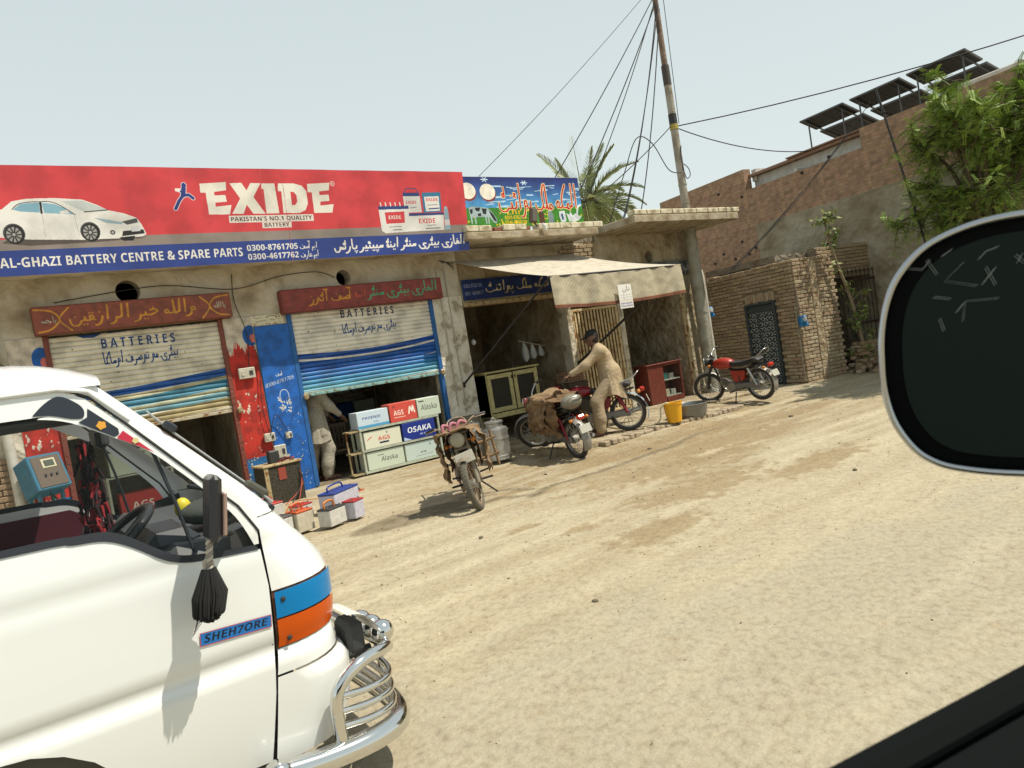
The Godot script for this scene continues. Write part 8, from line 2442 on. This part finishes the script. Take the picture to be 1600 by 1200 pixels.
	# far door's ledge seen through the window, mirror and ornament hung from it
	b = MB.new(); b.box(Vector3(0.36, 1.62, 0.12), Vector3(0.05, 0.09, 0.26), 0.02); part("rear_view_mirror", b, trim, o)
	b = MB.new(); b.box(Vector3(0.16, 1.72, 0.10), Vector3(0.36, 0.05, 1.2), 0.02); part("sun_visor", b, trim, o)
	var orn := MB.new()
	var r := RandomNumberGenerator.new(); r.seed = 31
	for k in 190:
		var t := r.randf(); var a := r.randf() * TAU
		var rad := 0.035 + 0.05 * smoothstep(0.3, 1.0, t)
		var p := Vector3(0.30 + cos(a) * rad * r.randf(), 1.62 - 0.40 * t, 0.12 + sin(a) * rad * r.randf())
		orn.col = Color(0.02, 0.006, 0.008) if r.randf() < 0.68 else Color(0.25, 0.008, 0.015)
		orn.tube([p, p + Vector3(r.randf_range(-0.02, 0.02), -0.05, r.randf_range(-0.02, 0.02))], [0.009, 0.004], 4)
	part("hanging_ornament", orn, mat("ornament", Color(1, 1, 1), 0.8), o, "bushy dark and red tinsel ornament hung behind the windscreen")
	# outside mirror seen edge on, with a rope and a black yarn tassel
	b = MB.new(); b.box(Vector3(0.585, 1.325, 0.935), Vector3(0.042, 0.235, 0.13), 0.016, Basis(Vector3.BACK, -0.16)); var mi := part("door_mirror", b, mat("mirror_black", Color(0.02, 0.02, 0.022), 0.4), o)
	b = MB.new(); b.box(Vector3(0.611, 1.30, 0.935), Vector3(0.014, 0.15, 0.12), 0.004, Basis(Vector3.BACK, -0.16)); part("mirror_back", b, mat("mirror_rust", Color(0.30, 0.20, 0.16), 0.4), mi)
	b = MB.new(); b.box(Vector3(0.611, 1.262, 0.945), Vector3(0.02, 0.05, 0.03), 0.004, Basis(Vector3.BACK, -0.16)); part("mirror_reflector", b, lens_mat("lens_orange", Color.WHITE), mi)
	b = MB.new(); b.tube([Vector3(0.66, 1.20, 0.80), Vector3(0.60, 1.24, 0.92)], 0.014, 7); b.tube([Vector3(0.64, 1.36, 0.76), Vector3(0.60, 1.38, 0.93)], 0.010, 7); part("mirror_arm", b, trim, mi)
	b = MB.new()
	for s in 2:
		var pts := []
		for k in 26: pts.append(Vector3(0.556 - 0.02 * k / 25.0 + 0.007 * cos(k * 0.9 + s * PI), 1.225 - 0.115 * k / 25.0, 0.945 + 0.007 * sin(k * 0.9 + s * PI)))
		b.col = Color(0.5, 0.46, 0.38) if s == 0 else Color(0.30, 0.26, 0.22)
		b.tube(pts, 0.007, 6)
	var ta := part("tassel", b, mat("rope", Color(1, 1, 1), 0.9), o, "black yarn tassel on a twisted cord below the mirror")
	b = MB.new()
	for k in 420:
		var a := r.randf() * TAU; var q := sqrt(r.randf())
		var top := Vector3(0.536 + cos(a) * 0.02 * q, 1.115 + 0.006 * r.randf(), 0.945 + sin(a) * 0.02 * q)
		var mid := Vector3(0.526 + cos(a) * 0.058 * q, 1.03, 0.945 + sin(a) * 0.045 * q)
		var bot := Vector3(0.519 + cos(a) * 0.052 * q - 0.006, 0.94 + 0.03 * q * q + r.randf_range(-0.008, 0.012), 0.94 + sin(a) * 0.048 * q)
		b.tube([top, mid, bot], [0.005, 0.0042, 0.003], 4, false)
	for k in 8: b.tube([Vector3(0.50, 1.03 - 0.01 * k, 0.94), Vector3(0.475 - 0.004 * k, 0.96 - 0.008 * k, 0.94)], 0.0012, 3, false)
	part("yarn", b, mat("yarn_black", Color(0.013, 0.013, 0.013), 0.95), ta)
	b = MB.new()
	for k in 3: b.tube(ring_pts(Vector3(0.537, 1.118 + 0.011 * k, 0.945), 0.014), 0.006, 5, false)
	part("knot", b, mat("rope_knot", Color(0.42, 0.38, 0.31), 0.9), ta)
	# bull bar
	b = MB.new()
	b.tube(curve([Vector3(0.925, 0.27, 0.86), Vector3(0.925, 0.43, 0.86), Vector3(0.96, 0.512, 0.86), Vector3(1.07, 0.56, 0.84), Vector3(1.20, 0.545, 0.76), Vector3(1.26, 0.51, 0.60), Vector3(1.28, 0.49, 0.0), Vector3(1.26, 0.51, -0.60), Vector3(1.20, 0.545, -0.76), Vector3(1.07, 0.56, -0.84), Vector3(0.945, 0.515, -0.86), Vector3(0.905, 0.43, -0.86), Vector3(0.905, 0.27, -0.86)], 6), 0.026, 14)
	var bb := part("bull_bar", b, chrome, o, "polished chrome tube bull bar")
	for y in [0.465, 0.405, 0.345]:
		b = MB.new(); b.tube(curve([Vector3(0.915, y, 0.855), Vector3(1.08, y - 0.025, 0.835), Vector3(1.21, y - 0.045, 0.74), Vector3(1.27, y - 0.055, 0.52), Vector3(1.28, y - 0.055, 0.0), Vector3(1.27, y - 0.055, -0.52), Vector3(1.21, y - 0.045, -0.74), Vector3(1.08, y - 0.025, -0.835), Vector3(0.915, y, -0.855)], 5), 0.0145, 10)
		part("cross_bar", b, chrome, bb)
	b = MB.new(); b.tube(curve([Vector3(0.66, 0.285, 0.88), Vector3(0.86, 0.255, 0.875), Vector3(1.08, 0.24, 0.85), Vector3(1.22, 0.228, 0.75), Vector3(1.29, 0.222, 0.5), Vector3(1.30, 0.22, 0.0), Vector3(1.29, 0.222, -0.5), Vector3(1.22, 0.228, -0.75), Vector3(1.08, 0.24, -0.85), Vector3(0.66, 0.285, -0.88)], 6), 0.048, 16)
	part("bumper_tube", b, chrome, bb)
	b = MB.new(); b.ball(Vector3(0.66, 0.285, 0.885), Vector3.ONE * 0.058, 12); part("end_ball", b, chrome, bb)
	for k in 3:
		b = MB.new(); b.ball(Vector3(1.262 + 0.004 * k, 0.565 - 0.006 * k, 0.62 - k * 0.13), Vector3.ONE * 0.052, 12); part("chrome_ball", b, chrome, bb)
	for z in [0.5, 0.2, -0.2, -0.5]:
		b = MB.new(); b.tube([Vector3(1.29, 0.23, z), Vector3(1.275, 0.53, z)], 0.017, 9); part("upright_bar", b, chrome, bb)
	b = MB.new()
	for z in [0.45, -0.45]: b.tube([Vector3(1.02, 0.46, z), Vector3(1.26, 0.45, z)], 0.022, 8)
	part("mounting", b, trim, bb)
	# white lamp hood standing over the bull bar
	b = MB.new()
	rows = []
	for i in 10:
		var a := lerpf(1.5, 0.1, i / 9.0)
		var row := []
		for k in 7: row.append(Vector3(1.07 + cos(a) * 0.14, 0.59 + sin(a) * 0.13, 0.72 - 0.24 * k / 6.0))
		rows.append(row)
	b.grid(rows); part("lamp_hood", b, white, bb)
	b = MB.new(); b.box(Vector3(1.12, 0.60, 0.60), Vector3(0.08, 0.14, 0.16), 0.02); part("lamp_body", b, trim, bb)
	# rear wall of the cab
	b = MB.new(); b.box(Vector3(-1.38, 1.05, 0), Vector3(0.03, 1.5, 1.5)); part("rear_panel", b, white, o)

func lens_mat(key: String, c: Color) -> StandardMaterial3D:
	var m := mat(key, c, 0.08)
	m.metallic_specular = 0.35
	return m

# ------------------------------------------------------------------ the car the picture is taken from: left door ledge and mirror
func make_own_car():
	var o := thing("passenger_car", "dark car door ledge with a black chrome-rimmed wing mirror", "car", Vector3(0.0, 0.0, -0.30), deg_to_rad(-10.5))
	var black := dim(mat("car_black", Color(0.005, 0.007, 0.008), 0.6))
	var rub := dim(mat("car_rubber", Color(0.006, 0.007, 0.007), 0.8))
	# local x runs forward along the car; the outer face looks to -z
	part("door_skin", bc(-1.2, 1.15, 0.35, 1.372, -0.11, -0.055, 0.02), dim(mat("car_paint", Color(0.008, 0.012, 0.013), 0.4)), o)
	part("window_seal", bc(-1.2, 1.15, 1.374, 1.395, -0.075, -0.045, 0.008), rub, o)
	part("inner_seal", bc(-1.2, 1.15, 1.374, 1.388, -0.04, 0.0, 0.006), rub, o)
	part("door_trim", bc(-1.2, 1.15, 0.5, 1.370, -0.05, 0.06, 0.03), black, o)
	# mirror: outline as seen from the seat, glass turned to it
	var w := Vector3(0.86, 1.635, -0.455)
	var inv := o.transform.affine_inverse()
	var face := Basis.looking_at(Vector3(-0.93, 0.02, 0.36), Vector3.UP)   # -z points to the eye
	var xf := inv * Transform3D(face * Basis(Vector3.UP, PI), w)          # +z now points to the eye
	var shape := func(sx: float, sy: float) -> PackedVector2Array:
		# flat inner end, round outer end, lower edge sweeping up
		var p := []
		for v in [Vector2(0.24, 0.119), Vector2(0.18, 0.123), Vector2(0.125, 0.1253), Vector2(0.085, 0.1195), Vector2(0.052, 0.106), Vector2(0.027, 0.0825), Vector2(0.012, 0.056), Vector2(0.002, 0.023), Vector2(-0.0025, -0.0114), Vector2(-0.004, -0.049), Vector2(0.0016, -0.085), Vector2(0.016, -0.1156), Vector2(0.034, -0.134), Vector2(0.062, -0.1455), Vector2(0.121, -0.154), Vector2(0.24, -0.158)]: p.append(Vector2((v.x - 0.13) * sx + 0.13, (v.y + 0.018) * sy - 0.018))
		var c := curve(p, 5)
		return PackedVector2Array(c)
	var rows := []
	for e in [[0.60, 0.55, -0.14], [0.84, 0.82, -0.12], [0.96, 0.95, -0.08], [1.0, 1.0, -0.03], [1.0, 1.0, 0.0]]:
		var row := []
		for p in shape.call(e[0], e[1]): row.append(Vector3(p.x, p.y, e[2]))
		rows.append(row)
	var b := MB.new(); b.xf = xf; b.grid(rows, true)
	var back := shape.call(0.60, 0.55) as PackedVector2Array
	b.xf = xf * Transform3D(Basis.IDENTITY, Vector3(0, 0, -0.138)); b.prism(back, 0.004)
	var m := part("wing_mirror", b, mat("mirror_shell", Color(0.01, 0.011, 0.012), 0.25), o)
	b = MB.new(); b.xf = xf
	var rim := []
	for p in shape.call(1.0, 1.0): rim.append(Vector3(p.x, p.y, 0.0))
	rim.append(rim[0]); b.tube(rim, 0.0042, 10, false)
	part("chrome_rim", b, mat("chrome_dark", Color(0.42, 0.43, 0.44), 0.14, 1.0), m)
	b = MB.new(); b.xf = xf * Transform3D(Basis.IDENTITY, Vector3(0, 0, -0.012)); b.prism(shape.call(0.99, 0.985), 0.004); part("bezel", b, dim(mat("mirror_bezel", Color(0.004, 0.005, 0.005), 0.35)), m)
	b = MB.new(); b.xf = xf * Transform3D(Basis.IDENTITY, Vector3(0.0, 0.0, -0.006)); b.prism(shape.call(0.84, 0.88), 0.005, 0.001)
	var gl := part("mirror_glass", b, dim(mat("mirror_tinted", Color(0.013, 0.02, 0.017), 0.12)), m)
	# scratches cut in the glass
	b = MB.new(); b.xf = xf * Transform3D(Basis.IDENTITY, Vector3(0, 0, -0.0045))
	for s in [[0.034, 0.088, 0.05, 0.084, 0.058, 0.093], [0.055, 0.094, 0.0634, 0.0755], [0.09, 0.084, 0.07, 0.067, 0.10, 0.056], [0.105, 0.057, 0.119, 0.073], [0.11, 0.075, 0.117, 0.054], [0.1046, 0.085, 0.112, 0.092, 0.124, 0.095], [0.07, 0.095, 0.081, 0.101], [0.082, 0.019, 0.087, 0.041, 0.118, 0.039], [0.077, 0.03, 0.086, 0.04], [0.06, 0.0256, 0.063, 0.011], [0.057, 0.051, 0.073, 0.046], [0.138, 0.0825, 0.145, 0.073], [0.144, 0.083, 0.139, 0.074]]:
		var l := []
		for i in range(0, s.size(), 2): l.append(Vector3(s[i], s[i + 1], 0))
		for k in 2:
			var l2 := []
			for p in l: l2.append(p + Vector3(0.002 * k, 0.0015 * k, 0))
			b.tube(l2, 0.00022, 3, false)
	part("scratches", b, mat("scratch_white", Color(0.30, 0.32, 0.31), 0.8), gl)
	b = MB.new(); b.xf = xf; b.box(Vector3(0.25, -0.10, -0.06), Vector3(0.16, 0.07, 0.07), 0.02); part("mirror_foot", b, black, m)

# ------------------------------------------------------------------ stones and litter
func make_litter():
	var r := RandomNumberGenerator.new(); r.seed = 55
	var st := mat("stone", Color(0.17, 0.145, 0.105), 0.95, 0.0, T.grain, 6.0)
	# countless pebbles and crumbs of earth
	var mm := MultiMesh.new()
	mm.transform_format = MultiMesh.TRANSFORM_3D
	mm.use_colors = true
	var b := MB.new()
	for k in 1:
		var q := []
		for i in 6: q.append(Vector3([1, -1, 0, 0, 0, 0][i], [0, 0, 0.7, -0.7, 0, 0][i], [0, 0, 0, 0, 1, -1][i]) * r.randf_range(0.7, 1.2))
		for f in [[0, 2, 4], [4, 2, 1], [1, 2, 5], [5, 2, 0], [0, 4, 3], [4, 1, 3], [1, 5, 3], [5, 0, 3]]: b.ftri(q[f[0]], q[f[2]], q[f[1]])
	mm.mesh = b.mesh()
	var T3 := []; var C3 := []
	for k in 1700:
		var x := r.randf_range(0.8, 15.0); var z := -pow(r.randf(), 0.8) * 7.5 - 1.6
		if x > 6.9 and x < 12.0 and z < -8.5: continue
		var s := 0.0025 + 0.008 * pow(r.randf(), 4.0) + 0.0008 * -z
		T3.append(Transform3D(Basis.from_euler(Vector3(r.randf() * 3, r.randf() * 6, r.randf() * 3)) * Basis.from_scale(Vector3(1, 0.7, 1) * s), Vector3(x, gh(x, z) + s * 0.25, z)))
		var g := r.randf_range(0.55, 1.2)
		C3.append(Color(0.42 * g, 0.36 * g, 0.25 * g))
	mm.instance_count = T3.size()
	for i in T3.size():
		mm.set_instance_transform(i, T3[i]); mm.set_instance_color(i, C3[i])
	var mi := MultiMeshInstance3D.new()
	mi.name = "gravel"
	mi.multimesh = mm
	mi.material_override = mat("gravel", Color(1, 1, 1), 0.95)
	add_child(mi)
	mi.set_meta("kind", "stuff"); tag(mi, "fine pebbles and crumbs scattered over the dusty ground", "gravel")
	# stones one can pick out
	var spots := [[3.0, -3.7, 0.017, "flat brown stone lying alone on the bare road"], [6.9, -4.1, 0.022, "dark lump of stone near the wing mirror on worn tarmac"], [5.9, -7.9, 0.02, "pale pebble by the wet streak"], [7.6, -7.6, 0.025, "white pebble on the trodden brown earth"], [3.6, -6.0, 0.022, "dark pebble on the dust before the batteries"], [10.2, -7.0, 0.03, "pale stone near the pavement bricks"]]
	for q in spots:
		var m := MB.new()
		m.ball(Vector3.ZERO, Vector3(q[2] * 1.4, q[2] * 0.7, q[2]), 6, Basis(Vector3.UP, r.randf() * 3.0))
		solo("stone", m, st, q[3], "stone", "loose stones", Vector3(q[0], gh(q[0], q[1]) + q[2] * 0.35, q[1]))

func dim(m: StandardMaterial3D) -> StandardMaterial3D:
	m.metallic_specular = 0.12
	return m
